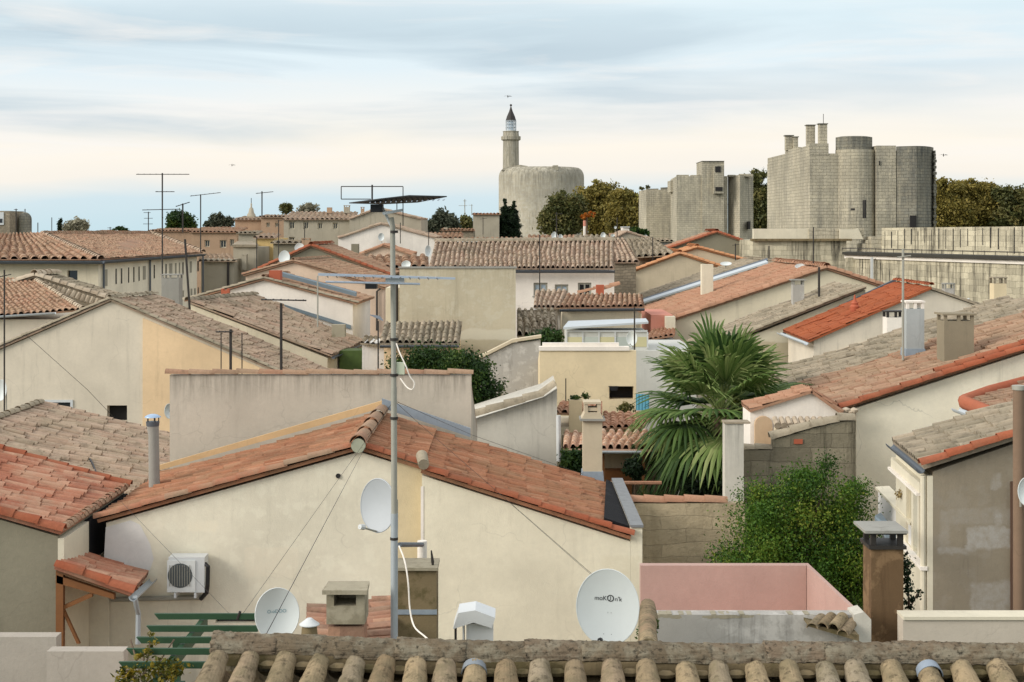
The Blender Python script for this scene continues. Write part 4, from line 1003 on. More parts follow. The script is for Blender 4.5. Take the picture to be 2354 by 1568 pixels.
# second row of broken tile ends along the rake
mb = MB()
for i in range(15):
    x = 88 + i * 11; y = 640 + (x - 85) * .316 + 6; a = P(x, y + 12, 66.1); mb.tube([a, a + V((.12, .05, .28))], [.11, .09], 8)
mb.build('tile_ends', MR['pale'], rt, smooth=True, jitter=.03)
rt = chimney('grey rendered chimney with a row of small vents before the long cream building', 371, 411, 640, 720, 70, M['cementgrey'], 'slab', .8, caph=7, over=2)
antenna('leaning dark pole planted in the old roof beside the grey chimney', 436, 550, 712, 58, [], r=.045, lean=-11)

# second old roof
rt = thing('old_roof_house', 'house with a cracked grey-brown roof and slanting gutter behind the black aerials', 'house', P(650, 780, 63).xy.to_3d())
A, B, C, D = P(763, 817, 60), P(432, 692, 60), P(590, 678, 65.4), P(836, 785, 65.4)
roof_surface('roof', A, B, C, D, MR['old'], rt, .26, .5, .075, 7, jit=1.6); barrel_run('ridge_tiles', B, C, MR['grey'], rt, .14, .4)
MB().prism([A + V((-.2, .1, -.12)), B + V((0, .1, -.12)), V((B.x, 60.1, 0)), V((A.x - .2, 60.1, 0))], (1.2, 5.2, 0)).build('wall', M['cream2'], rt)
gutter(rt, A + V((.05, 0, -.06)), D + V((.05, 0, -.06)), P_gutter, .09)
rt = chimney('small red brick chimney stub on the white gable edge', 508, 526, 668, 695, 64.6, P_red, None, .3)
MB().box((P(508, 0, 64.6).x, 64.6, P(0, 668, 64.6).z), (P(513, 0, 64.6).x, 64.9, P(0, 664, 64.6).z)).build('cap', P_red, rt); MB().box((P(521, 0, 64.6).x, 64.6, P(0, 668, 64.6).z), (P(526, 0, 64.6).x, 64.9, P(0, 664, 64.6).z)).build('cap', P_red, rt)
rt = chimney('low brown masonry box at the foot of the white gable wall', 762, 792, 747, 775, 62, P_concrete, None, .5)

# white gable with blue zinc band
rt, w = gable_house('gable_house', 'white gable house with a blue-grey zinc strip along its right roof edge', (425, 690), (607, 640), (822, 697), 66, 6, 0.2, M['white'], MR['rosy'], MR['rakegrey'], ridge=MR['rosy'])
p0, p1 = P(640, 634, 67.5), P(818, 682, 67.5); MB().prism([p0, p1, p1 + V((0, 0, .17)), p0 + V((0, 0, .17))], (0, .35, .04)).build('zinc_strip', M['bluegrey'], rt)
MB().prism([P(588, 680, 65.9), P(806, 748, 65.9), P(806, 757, 65.9), P(588, 686, 65.9)], (0, .08, 0)).build('base_flashing', M['bluegrey'], rt)
chimney('squat bright red chimney block on the ridge of the white gable house', 618, 644, 622, 644, 66.2, P_red, None, .6)

rt, w = gable_house('gable_house', 'tall pinkish beige house with a dark downpipe right of the white gable', (560, 632), (676, 600), (886, 662), 76, 7, 1, M['pinkbeige'], MR['rosy'], MR['rosy'], ins=.1)
pipe(rt, [P(874, 664, 75.9), P(866, 670, 75.9), P(866, 760, 75.9)], P_dark, .05)
rt, w = gable_house('gable_house', 'grey-brown gable house edged with orange-red rake tiles', (568, 632), (716, 565), (896, 632), 90, 8, 0.3, M['olivegrey'], MR['rosy'], MR['rakered'], rr=.15)
dish('white dish on a pole in front of the red-edged gable, lower of the pair', 653, 592, 88, 28, 32, (-.3, -1, .1), None, False, (653, 620))
dish('white dish behind the red-edged gable, upper of the pair', 688, 570, 92, 24, 22, (-.3, -1, .1), None, False, (688, 600))
# lean-to white corner building right of roof 2
rt = thing('low_annexe', 'small white annexe with an old tiled cap and green shutters behind the slanting gutter', 'house', P(880, 800, 60).xy.to_3d())
a, b = P(832, 0, 60.5), P(884, 0, 60.5)
MB().box((a.x, 60.5, 0), (b.x, 63.6, P(0, 788, 60.5).z)).build('wall', M['whitish'], rt)
roof_surface('roof', P(828, 788, 60.3), P(840, 772, 63.7), P(905, 778, 63.7), P(902, 795, 60.3), MR['grey'], rt)
MB().box((P(780, 0, 61.2).x, 61.2, 0), (a.x - .01, 62.5, P(0, 806, 61.2).z)).build('green_wall', paint('green_boards', (66, 84, 34), .7, 0, .6), rt)

# long concrete wall building with lean-to
rt = thing('flat_house', 'large greenish grey rendered block wall with no openings behind the mast', 'house', P(1054, 780, 66).xy.to_3d())
a, b = P(918, 617, 62), P(1185, 617, 62)
MB().prism([V((a.x, 62, 0)), V((a.x, 62, a.z)), V((a.x, 62.25, a.z)), V((a.x, 70, a.z - 1.6)), V((a.x, 70, 0))], (b.x - a.x, 0, 0)).build('wall', M['greenbeige'], rt); MB().box((a.x - .05, 61.95, a.z), (b.x + .05, 62.3, a.z + .07)).build('coping', M['cementgrey'], rt)
rt = thing('lean_to', 'old corrugated tile lean-to roof below the greenish grey wall', 'shed', P(965, 800, 60).xy.to_3d())
roof_surface('roof', P(872, 789, 58.4), P(884, 742, 60.8), P(1062, 739, 60.8), P(1056, 789, 58.4), MR['grey'], rt, .24, .5, .085, 8, ch=.9)
gutter(rt, P(874, 794, 58.3), P(1054, 794, 58.3), P_gutter, .1)
MB().box((P(882, 0, 58.6).x, 58.7, 0), (P(1052, 0, 58.6).x, 61.8, P(0, 795, 58.6).z)).build('wall', M['peach'], rt)
rt = thing('narrow_house', 'narrow pale house with a drainpipe squeezed beside the greenish grey wall', 'house', P(900, 700, 64).xy.to_3d())
MB().box((P(886, 0, 64).x, 64, 0), (P(922, 0, 64).x, 69, P(0, 662, 64).z)).build('wall', M['cream2'], rt)
pipe(rt, [P(912, 650, 63.9), P(912, 740, 63.9)], P_dark, .06); 

# ================================================================== centre: garden, walls, chimneys
tree('broadleaf_tree', 'dense dark green tree behind the right end of the plain beige wall', 905, 1140, 797, 960, 48, L_green, BARK, 42000, .05, 3, 11, clumps=200, spread=.2, depth=1.7, trunk=.1, shell=.3, bl=[(1000, 862, 85, 62), (1090, 890, 52, 72), (925, 862, 45, 40), (1045, 862, 70, 62), (1060, 960, 75, 60)])
rt = thing('boundary_wall', 'dark weathered stone wall with a rising pale coping behind the dark tree', 'wall', P(1170, 880, 55).xy.to_3d())
m = body([P(1098, 830, 55), P(1178, 790, 55), P(1242, 782, 55)], (0, .4, 0)); m.build('wall', M['greywall'], rt)
for i, (p, q) in enumerate((((1098, 827), (1178, 787)), ((1178, 787), (1244, 777)))):
    a, b = P(*p, 54.9), P(*q, 54.9); MB().prism([a, b, b + V((0, 0, .10)), a + V((0, 0, .10))], (0, .55, 0)).build('coping', M['tan'], rt)
rt = thing('garden_house', 'low grey-white house wall with a thick sloping stone coping, right of the plain beige wall', 'house', P(1180, 1000, 46).xy.to_3d())
f_ = [P(1040, 978, 43), P(1085, 966, 43), P(1250, 914, 43), P(1280, 894, 43)]
body(f_, (0, 4, 0)).build('wall', M['pillar'], rt)
barrel_run('coping_tiles', f_[0] + V((0, -.02, .04)), f_[2] + V((0, -.02, .04)), MR['rakegrey'], rt, .2, .6, seg=8)
barrel_run('coping_tiles', f_[2] + V((0, -.02, .04)), f_[3] + V((0, -.02, .1)), MR['rakegrey'], rt, .2, .5, seg=8)
pipe(rt, [P(1283, 955, 42.9), P(1284, 1060, 42.9)], P_white, .07)
rt = thing('low_building', 'small mossy ochre roof bank behind the grey-white sloping coping', 'roof', P(1180, 920, 50).xy.to_3d())
roof_surface('roof', P(1130, 930, 49), P(1145, 907, 51), P(1260, 905, 51), P(1250, 930, 49), MR['rakegrey'], rt); MB().box((P(1135, 0, 49).x, 49.2, 0), (P(1250, 0, 49).x, 51, P(0, 932, 49).z)).build('wall', M['tan'], rt)

rt = thing('flat_house', 'plain pale yellow house with a white coping left of the palm', 'house', P(1350, 900, 55).xy.to_3d())
a, b = P(1240, 806, 52), P(1462, 808, 52)
w = MB().prism([V((a.x, 52, 0)), V((a.x, 52, a.z)), V((a.x, 52.3, a.z)), V((a.x, 58, a.z - 1.2)), V((a.x, 58, 0))], (b.x - a.x, 0, 0)).build('wall', M['yellow'], rt)
MB().box((a.x - .02, 51.95, a.z), (b.x - .25, 52.35, P(0, 797, 52).z)).build('coping', M['white'], rt)
MB().box((a.x + .1, 52.1, P(0, 797, 52).z), (b.x - .6, 52.34, P(0, 789, 52).z)).build('upstand', M['white'], rt)
window(rt, w, 1400, 888, 1456, 918, 52, None, G_black, .5)
MB().prism([P(1398, 888, 51.9), P(1421, 888, 51.9), P(1418, 898, 51.9), P(1404, 898, 51.9)], (0, .08, 0)).build('awning_bracket', P_black, rt)
rt = thing('curtain', 'bright turquoise cloth hanging left of the palm fronds', 'cloth', P(1474, 942, 50))
m = MB(); n = 14
pts = [P(1461 + 31 * i / n, 906, 50) + V((0, .012 * math.sin(i * 1.9), 0)) for i in range(n + 1)]
for i in range(n): m.poly([pts[i], pts[i + 1], pts[i + 1] - V((0, 0, px(37, 50))), pts[i] - V((0, 0, px(37, 50)))])
m.build('cloth', paint('turquoise', (88, 150, 170), .7, 0, .3), rt)
ivy('potted_plant', 'small shrub in a pot on the orange roof under the dark opening', [(1436, 938, 51, 16, 10)], L_olive, 500, .05, 8)
rt = thing('iron_rod', 'thin iron rod standing against the pale yellow wall', 'rod', P(1300, 918, 51)); MB().tube([P(1300, 925, 51), P(1300, 870, 51)], .02, 5).build('mast', P_dark, rt)
# orange tiled low roofs
rt = thing('garden_annexe', 'low annexe with a smooth orange tile roof behind the two garden chimneys', 'house', P(1400, 980, 48).xy.to_3d())
roof_surface('roof', P(1384, 984, 45.5), P(1386, 948, 48.5), P(1500, 950, 48.5), P(1480, 980, 45.5), MR['pink'], rt, .25, .45); 
roof_surface('roof', P(1274, 948, 46.5), P(1290, 922, 49), P(1384, 922, 49), P(1384, 952, 46.5), MR['pink'], rt, .25, .45)
MB().box((P(1276, 0, 46).x, 46.6, 0), (P(1480, 0, 46).x, 49.4, P(0, 990, 45.8).z)).build('wall', M['cream2'], rt)
rt = thing('veranda', 'veranda roof of bright striped red and cream tiles left of the palm', 'veranda', P(1400, 1030, 43.5).xy.to_3d())
MR['stripe'] = tiles('tiles_stripe', [(226, 190, 160), (232, 200, 170), (216, 170, 140)], (220, 180, 150), .2, (150, 70, 60), .1)
roof_surface('roof', P(1294, 1031, 41.8), P(1296, 994, 43.8), P(1552, 992, 43.8), P(1520, 1033, 41.8), MR['stripe'], rt, .24, .33, .10, 8, ch=.9)
gutter(rt, P(1294, 1037, 41.7), P(1480, 1037, 41.7), P_gwhite, .07)
MB().box((P(1294, 0, 43).x, 43.8, 0), (P(1560, 0, 43).x, 44, P(0, 1000, 43.8).z)).build('back_wall', M['tan'], rt)
for x in (1297, 1384, 1476): MB().box((P(x, 0, 42).x, 42, 0), (P(x + 5, 0, 42).x, 42.1, P(0, 1040, 42).z)).build('post', P_wood, rt)
MB().box((P(1390, 0, 43.6).x, 43.3, 0), (P(1450, 0, 43.6).x, 43.75, P(0, 1078, 43.6).z)).build('cupboard', P_wood, rt)
tree('garden_shrub', 'leafy green shrub filling the gap beside the grey garden chimney', 1283, 1345, 1035, 1095, 40, L_green, BARK, 3000, .06, 1, 9, 'shrub', clumps=40, trunk=.05)
tree('garden_shrub', 'small shrub under the veranda right of the garden chimney', 1436, 1480, 1050, 1105, 41, L_dark, BARK, 1200, .06, 1, 10, 'shrub', clumps=25, trunk=.05)
chimney('tall ochre chimney with a plant growing out of its top', 1308, 1338, 920, 1000, 44.5, M['yellow'], None, .35)
ivy('rooftop_plant', 'curly green plant growing on top of the ochre chimney', [(1322, 913, 44.7, 14, 5), (1347, 910, 44.8, 8, 7)], L_green, 260, .04, 18)
rt = chimney('grey-brown rendered garden chimney with slotted head beside the felt gutter', 1340, 1384, 968, 1105, 35.3, M['tan'], None, .42, flash=.22)
a = P(1333, 0, 35.2); b = P(1391, 0, 35.2); z = P(0, 967, 35.3).z
MB().box((a.x, 35.2, z), (b.x, 35.85, z + .05)).build('ledge', M['cementgrey'], rt)
MB().prism([V((a.x + .04, 35.25, z + .051)), V((b.x - .04, 35.25, z + .051)), V((b.x - .12, 35.25, z + .2)), V((a.x + .12, 35.25, z + .2))], (0, .55, 0)).build('head', M['tan'], rt)
for x in (1343, 1372): MB().box((P(x, 0, 35.3).x, 35.27, z + .2), (P(x + 8, 0, 35.3).x, 35.75, z + .40)).build('cap_post', M['tan'], rt)
MB().box((P(1351, 0, 35.3).x, 35.3, z + .23), (P(1372, 0, 35.3).x, 35.7, z + .31)).build('cap_post', M['tan'], rt)
MB().box((P(1341, 0, 35.3).x, 35.25, z + .40), (P(1381, 0, 35.3).x, 35.8, z + .45)).build('cap_slab', M['tan'], rt)

# palm
def palm(label, hx, hy, d, seed=2, nfr=58, k=1.0):
    hub = P(hx, hy, d); rng = random.Random(seed); rt = thing('palm_tree', label, 'palm tree', (hub.x, d, 0))
    m = MB(); n = 14
    m.tube([V((hub.x + .04 * math.sin(i), d, hub.z * i / n)) for i in range(n + 1)], [.26 - .06 * i / n + .015 * (i % 2) for i in range(n + 1)], 12); m.build('trunk', BARK, rt, smooth=True)
    for f in range(nfr):
        q = (f + .5) / nfr; el = 82 - 158 * q ** .95; az = f * 137.5 + rng.uniform(-10, 10)
        el += rng.uniform(-9, 9); e_, a_ = R(el), R(az)
        dirv = V((math.cos(e_) * math.cos(a_), math.cos(e_) * math.sin(a_), math.sin(e_)))
        pl = (.95 + .25 * rng.random()) * k; bl = (1.25 + .3 * rng.random()) * k
        if el < -45: pl *= .75; bl *= .9
        side = dirv.cross(V((0, 0, 1))).normalized(); upv = side.cross(dirv)
        base = hub + V((0, 0, -.5 * q)) + dirv * .1
        p1 = base + dirv * pl * .5 + V((0, 0, .0)); p2 = base + dirv * pl + V((0, 0, -.10 * pl * math.cos(e_)))
        mp = MB().tube([base, p1, p2], [.03, .022, .014], 5)
        fd = (p2 - p1).normalized(); nseg = 26
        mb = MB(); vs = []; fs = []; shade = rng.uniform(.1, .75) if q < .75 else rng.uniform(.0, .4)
        for s in range(nseg):
            t = (s + .5) / nseg * 2 - 1; an = t * R(105); wd = R(105) / nseg * 1.02
            L_ = bl * (1 - .28 * abs(t) ** 1.5) * rng.uniform(.92, 1.06)
            dv = fd * math.cos(an) + side * math.sin(an)
            lf = upv * .10 * (1 if s % 2 else -1)
            fold = upv * (.28 * math.cos(an * .9))
            prev = None; i0 = len(vs); dr_ = rng.uniform(.75, 1.3)
            perp = (-fd * math.sin(an) + side * math.cos(an))
            for g, wf in ((.03, .03), (.5, .52), (.74, .52), (.92, .28), (1.04, .015)):
                c = p2 + dv * L_ * g + fold * L_ * g * .35 + V((0, 0, -1)) * ((.32 if el > 10 else .6) * dr_ * max(0, g - .3) ** 2 * L_)
                if g > .7: c += V((0, 0, -1)) * (.16 if el > 10 else .35) * dr_ * (g - .7) * L_
                hw = perp * (wf * L_ * math.tan(wd))
                vs += [c - hw, c + upv * .02, c + hw]
            for g in range(4):
                o = i0 + g * 3; fs += [[o, o + 1, o + 4, o + 3], [o + 1, o + 2, o + 5, o + 4]]
        mb.v = vs; mb.f = fs
        fr = mp.build('frond', L_palm, rt, uvfn=lambda f_, w, s=shade: (.75, .5))
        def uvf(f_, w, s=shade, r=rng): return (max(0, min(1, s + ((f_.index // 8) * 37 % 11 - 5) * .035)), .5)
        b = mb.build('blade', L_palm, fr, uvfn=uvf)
    return rt
palm('big fan palm in the middle of the gardens', 1656, 938, 42, 2, 66, 1.1)
# dry hanging skirt
tree('low_palm', 'low yellow-green shrub glowing behind the fan palm', 1590, 1800, 880, 1060, 45.5, leafmat('leaf_yg', [(40, 56, 18), (78, 88, 26), (128, 122, 42)]), BARK, 7000, .07, 3, 31, 'shrub', clumps=90, trunk=.08)
tree('garden_shrub', 'dark shrub mass behind the palm trunk above the block wall', 1560, 1680, 1010, 1160, 40.5, L_dark, BARK, 5000, .07, 2, 32, 'shrub', clumps=60, trunk=.06)
rt = thing('spiky_plant', 'small spiky green fan plant behind the coping of the block wall', 'plant', P(1493, 1150, 37))
m = MB(); rg = random.Random(4); c = P(1490, 1150, 37)
for i in range(60):
    a_ = rg.uniform(-1.35, 1.35); L_ = rg.uniform(.3, .5); y_ = rg.uniform(-.3, .3); e_ = c + V((math.sin(a_) * L_, y_, math.cos(a_) * L_)); w_ = V((math.cos(a_), 0, -math.sin(a_))) * .012
    m.poly([c - w_, c + w_, e_])
m.build('leaves', L_green, rt, uvfn=lambda f, w: ((f.index % 7) / 7, .5))

# block wall with tile coping
rt = thing('block_wall', 'rough yellowish block wall with a pale tile coping below the palm', 'wall', P(1560, 1300, 33).xy.to_3d())
a, b = P(1440, 1157, 33), P(1672, 1157, 33)
MB().box((a.x, 33, 0), (P(1712, 0, 33).x, 33.25, a.z)).build('wall', M['blocks2'], rt); barrel_run('coping_tiles', V((a.x, 33.12, a.z)), V((b.x, 33.12, a.z)), MR['pink'], rt, .14, .5)
MB().tube([P(1392, 1110, 38), P(1520, 1110, 38)], .05, 6).build('rail_tiles', MR['pink'], rt)
rt = thing('garden_pier', 'tall grey-white rendered wall pier between palm and tiled bushes', 'wall', P(1687, 1150, 34).xy.to_3d())
MB().box((P(1666, 0, 34).x, 34, 0), (P(1709, 0, 34).x, 34.4, P(0, 974, 34).z)).build('wall', M['pillar'], rt); MB().box((P(1664, 0, 34).x, 33.97, P(0, 974, 34).z), (P(1724, 0, 34).x, 34.42, P(0, 970, 34).z)).build('coping', MR['grey'], rt)
# concrete block gable wall
rt = thing('block_wall', 'dark grey concrete block wall rising to the right with one red brick in it', 'wall', P(1840, 1100, 35).xy.to_3d())
f_ = [P(1709, 1035, 34.6), P(1776, 1035, 34.6), P(1777, 1012, 34.6), P(1870, 984, 34.6), P(1930, 970, 34.6), P(1966, 968, 34.6)]
body(f_, (0, .3, 0)).build('wall', M['blocks'], rt)
for i in (0, 2, 3, 4): barrel_run('coping_tiles', f_[i] + V((0, .1, 0)), f_[i + 1] + V((0, .1, 0)), MR['rakegrey'], rt, .16 if i else .12, .4, seed=i)
MB().box((P(1825, 0, 34.55).x, 34.57, P(0, 1021, 34.55).z), (P(1845, 0, 34.55).x, 34.597, P(0, 1010, 34.55).z)).build('red_brick', P_red, rt)
rt = thing('garden_shed', 'small white gabled shed with a tan arched door and stone-topped eave', 'shed', P(1800, 1000, 38).xy.to_3d())
body([P(1724, 946, 37.5), P(1865, 902, 37.5), P(1935, 950, 37.5)], (0, 1.2, 0)).build('wall', M['white'], rt)
A_, B_, = P(1722, 942, 37.4), P(1866, 897, 37.4); roof_surface('roof', A_, B_, B_ + V((0, 1.3, 0)), A_ + V((0, 1.3, 0)), MR['pink'], rt); C_ = P(1937, 948, 37.4); roof_surface('roof', C_, B_, B_ + V((0, 1.3, 0)), C_ + V((0, 1.3, 0)), MR['pink'], rt)
ar = [P(1735, 1040, 37.3)] + [P(1755 - 20 * math.cos(t * math.pi / 8), 974 - 17 * math.sin(t * math.pi / 8), 37.3) for t in range(9)] + [P(1775, 1040, 37.3)]
MB().prism(ar, (0, .15, 0)).build('door', plaster('door_tan', (182, 156, 126), .2), rt)
for i in range(9):
    x = 1785 + i * 15; c = P(x, 975, 36.4); MB().tube([c + V((0, -.12, -.02)), c + V((0, .3, .1))], [.085, .07], 8).build('tile_end', MR['pale'], rt, smooth=True)
MB().box((P(1780, 0, 36.5).x, 36.35, 0), (P(1935, 0, 36.5).x, 36.6, P(0, 984, 36.4).z)).build('eave_wall', M['tan'], rt)

# round bush
tree('round_bush', 'big rounded bright green bush in front of the grey block wall', 1640, 2025, 1078, 1430, 30, L_bush, BARK, 110000, .026, 3, 25, 'bush', clumps=260, spread=.19, depth=1.5, trunk=.08, shell=.3, bl=[(1900, 1150, 88, 90, 0), (1795, 1170, 95, 100, .2), (1830, 1270, 180, 130, 0), (1760, 1330, 130, 110, -.3), (1930, 1280, 95, 130, .2), (1880, 1380, 140, 80, 0)])
rt = thing('spiky_plant', 'tuft of grassy leaves beside the foot of the brown chimney', 'plant', P(1960, 1410, 25))
m = MB(); c = P(1988, 1436, 25)
for i in range(70):
    a_ = rg.uniform(-1.0, 1.0); L_ = rg.uniform(.35, .65); y_ = rg.uniform(-.2, .2); e_ = c + V((math.sin(a_) * L_, y_, math.cos(a_) * L_)); w_ = V((math.cos(a_), 0, -math.sin(a_))) * .008
    m.poly([c - w_, c + w_, e_])
m.build('leaves', L_green, rt, uvfn=lambda f, w: ((f.index % 7) / 7, .5))

# pink terrace walls
rt = thing('terrace_wall', 'pink rendered terrace parapet with a sloping right return', 'wall', P(1665, 1412, 27).xy.to_3d())
a, b = P(1472, 1300, 27), P(1853, 1300, 27); dd = dep(1412, a.z)
MB().box((a.x, 27, 0), (b.x, 27.2, a.z)).build('back_wall', M['pink'], rt)
e2 = P(1972, 1412, dd); MB().prism([(b.x + .001, 27.2, 0), (b.x + .07, 27.2, 0), (b.x + .07, 27.2, a.z), (b.x + .001, 27.2, a.z)], (e2.x - b.x, dd - 27.2, 0)).build('side_wall', M['pink'], rt)
MB().box((a.x, 21.3, 5.31), (e2.x + .1, 26.99, 5.6)).build('floor', M['rosered'], rt)
MB().box((a.x, 21.3, 0), (e2.x + .1, 26.9, 5.3)).build('base', M['pink'], rt)
rt = thing('terrace_wall', 'lichen-grey cement wall just behind the foreground ridge caps', 'wall', P(1690, 1480, 21).xy.to_3d())
a = P(1500, 1413, 21); MB().box((a.x, 21, 0), (P(1962, 0, 21).x, 21.25, a.z)).build('wall', M['greywall'], rt, jitter=.0)
m = MB(); 
for i in range(40):
    x = 1500 + 370 * i / 40; c = P(x, 1412 + rg.uniform(-1, 2), 21.1); m.cbox(c, (.07, .2, rg.uniform(.02, .06)))
m.build('coping', P_concrete, rt, jitter=.01)
MB().prism([P(1962, 1413, 20.9), P(1985, 1407, 20.9), P(2002, 1424, 20.9), P(2002, 1500, 20.9), P(1962, 1500, 20.9)], (0, .4, 0)).build('pier', M['pillar'], rt)
for i, (x, y) in enumerate(((1880, 1427), (1903, 1422), (1928, 1420), (1950, 1430))):
    MB().arc((P(x - 14, y + 18 + i * 4, 20.55), P(x + 8, y - 4 + i * 2, 21)), .085, .014, 8).build('cover_tile', MR['near'], rt, smooth=True, uvfn=lambda f, w, s=i: (s + .5, .5))
MB().prism([P(1858, 1434, 20.6), P(1974, 1460, 20.6), P(1974, 1474, 20.6), P(1858, 1440, 20.6)], (0, .35, 0)).build('tile_bed', P_moss, rt)
MB().tube([P(1489, 1392, 19), P(1489, 1420, 18.4), P(1487, 1450, 17.5), P(1488, 1492, 16.5)], [.1, .12, .11, .12], 10).build('rake_tile', MR['near'], rt, smooth=True, jitter=.02)
ivy('wall_weed', 'little green weeds beside the large white dish', [(1478, 1452, 17.9, 8, 22), (1505, 1440, 18, 6, 18)], L_green, 400, .022, 19)
rt = thing('terrace_wall', 'clean white-topped beige parapet at the lower right corner', 'wall', P(2220, 1480, 21).xy.to_3d())
a = P(2075, 1424, 20.8); MB().box((a.x, 20.8, 0), (P(2500, 0, 20.8).x, 21.1, a.z)).build('wall', M['long_wall'], rt); MB().box((a.x, 20.77, a.z), (P(2500, 0, 20.8).x, 21.13, a.z + .045)).build('coping', M['cream'], rt)

rt = chimney('brown stained chimney with a flat slab cap at the lower right', 2002, 2076, 1262, 1500, 21.4, P_brownchim, 'slab', .5, P_dark, 26, 6, capl=1)
MB().box((P(1987, 0, 21.3).x, 21.28, P(0, 1225, 21.4).z + .015), (P(2086, 0, 21.3).x, 22.0, P(0, 1225, 21.4).z + .055)).build('top_slab', M['cementgrey'], rt)
ivy('climbing_plant', 'dark trailing ivy on the right side of the brown chimney', [(2083, 1300, 21.6, 5, 30), (2084, 1345, 21.6, 5, 30), (2090, 1385, 21.7, 12, 14), (2108, 1365, 21.8, 12, 9)], L_dark, 420, .03, 20, 'ivy')

# ================================================================== right stucco house
rt = thing('stucco_house', 'grey stained stucco house with cream side wall and tall shutters at the right edge', 'house', P(2240, 1420, 28).xy.to_3d())
A, D = P(2121, 1070, 26), P(2050, 1012, 29.1)
dirv = V((D.x - A.x, D.y - A.y, 0)); 
rise = (P(2330, 1003, 26).z - A.z) / (P(2330, 0, 26).x - A.x)
B = A + V((3.2, 0, 3.2 * rise))
fw = [A + V((.2, .08, -.12)), B + V((0, .08, -.12))]
wl = body(fw, dirv).build('wall', M['stucco'], rt)
roof_surface('roof', A, B, B + dirv, A + dirv, MR['grey'], rt, .22, .4, .065, 8)
barrel_run('rake_tiles', A + V((0, -.03, .0)), B + V((0, -.03, 0)), MR['rakered'], rt, .11, .5, seg=8)
# side wall cream, with openings built as piers between sill and lintel
sx = A.x + .2; q0 = V((sx, 26.08, 0)); u = dirv.normalized(); nrm = V((-u.y, u.x, 0)) * 1
if nrm.x > 0: nrm = -nrm
def sbox(s0, s1, z0, z1, out=0.0, th=.06, name='side_wall', mat=None):
    a = q0 + u * s0 + nrm * (out + .003); return MB().prism([a + V((0, 0, z0)), a + u * (s1 - s0) + V((0, 0, z0)), a + u * (s1 - s0) + V((0, 0, z1)), a + V((0, 0, z1))], nrm * th).build(name, mat or M['cream'], rt)
Ls = dirv.length; zt = A.z - .3
zs, zl = P(0, 1290, 26.5).z, zt - .35
sbox(.0, Ls, 0, zs, 0, .10); sbox(0, Ls, zl, zt + .1, 0, .10)
for s0, s1 in ((0, .32), (.74, .92), (1.3, 1.5), (2.0, Ls)): sbox(s0, s1, zs, zl, 0, .10, 'pier')
for s0, s1 in ((.32, .53), (.53, .74), (1.5, 2.0)): sbox(s0, s1, zs + .05, zl, -.0, .03, 'shutter', paint('shutter_cream', (168, 160, 134), .6))
sbox(.92, 1.3, zs + .05, zl, 0, .03, 'window', G_light)
sbox(-.02, 2.6, zs - .07, zs - .002, .10, .12, 'sill', M['white'])
sbox(.15, Ls, zl + .12, zl + .30, .10, .10, 'awning_box', M['cream']); sbox(.15, Ls, zl + .07, zl + .118, .10, .16, 'awning_edge', M['white'])
gutter(rt, A + V((-.02, .1, -.08)), D + V((-.02, .1, -.08)), P_gutter, .08)
pipe(rt, [q0 + nrm * .16 + V((0, .05, zt + .1)), q0 + nrm * .16 + V((0, .05, 0))], M['cream'], .05)
MB().box((P(2329, 0, 25.9).x, 25.98, 0), (P(2440, 0, 25.9).x, 26.07, P(0, 1110, 25.9).z)).build('shutter', paint('dark_shutter', (74, 54, 42), .7), rt)
o = MB().box((P(2175, 0, 26).x, 26.0, P(0, 1425, 26).z), (P(2225, 0, 26).x, 26.075, P(0, 1408, 26).z)).build('vent_opening', G_black, rt)
rt = thing('drain_pipe', 'wide brown vertical pipe at the right picture edge', 'pipe', P(2341, 1430, 25).xy.to_3d())
MB().tube([P(2341, 892, 24.8), V((P(2341, 0, 24.8).x, 24.8, 0))], .095, 16).build('pipe', plaster('pipe_brown', (120, 100, 82), .5), rt, smooth=True)
MB().tube([P(2341, 886, 24.8), P(2341, 896, 24.8)], .11, 16).build('collar', P_grey, rt, smooth=True)
dish('white dish cut by the right picture edge on the brown pipe', 2362, 1130, 24.4, 44, 66, (-.6, -1, .1), None, False, (2355, 1170))
rt = thing('balcony', 'low weathered balcony parapet with a planter left of the cream side wall', 'balcony', P(2060, 1250, 30).xy.to_3d())
a, b = P(2018, 1124, 31.5), P(2098, 1182, 27.6)
b.z = a.z
MB().prism([a, b, V((b.x, b.y, 0)), V((a.x, a.y, 0))], (.2, .1, 0)).build('wall', M['whitish'], rt)
MB().prism([a + V((-.06, 0, 0)), b + V((-.06, 0, 0)), b + V((-.06, 0, .05)), a + V((-.06, 0, .05))], (.32, .1, 0)).build('coping', M['cream'], rt)
ivy('balcony_plant', 'wiry dry plant in the planter on the balcony', [(2075, 1135, 28.6, 18, 10)], L_dry, 120, .03, 24)
rt = tag(MB().prism([P(2010, 1185, 27), P(2024, 1178, 28.5), P(2060, 1225, 24.5), P(2035, 1228, 24.5)], (0, 0, -.08)).build('ledge', M['bluegrey']), 'grey sheet metal ledge leading to the brown chimney', 'ledge')

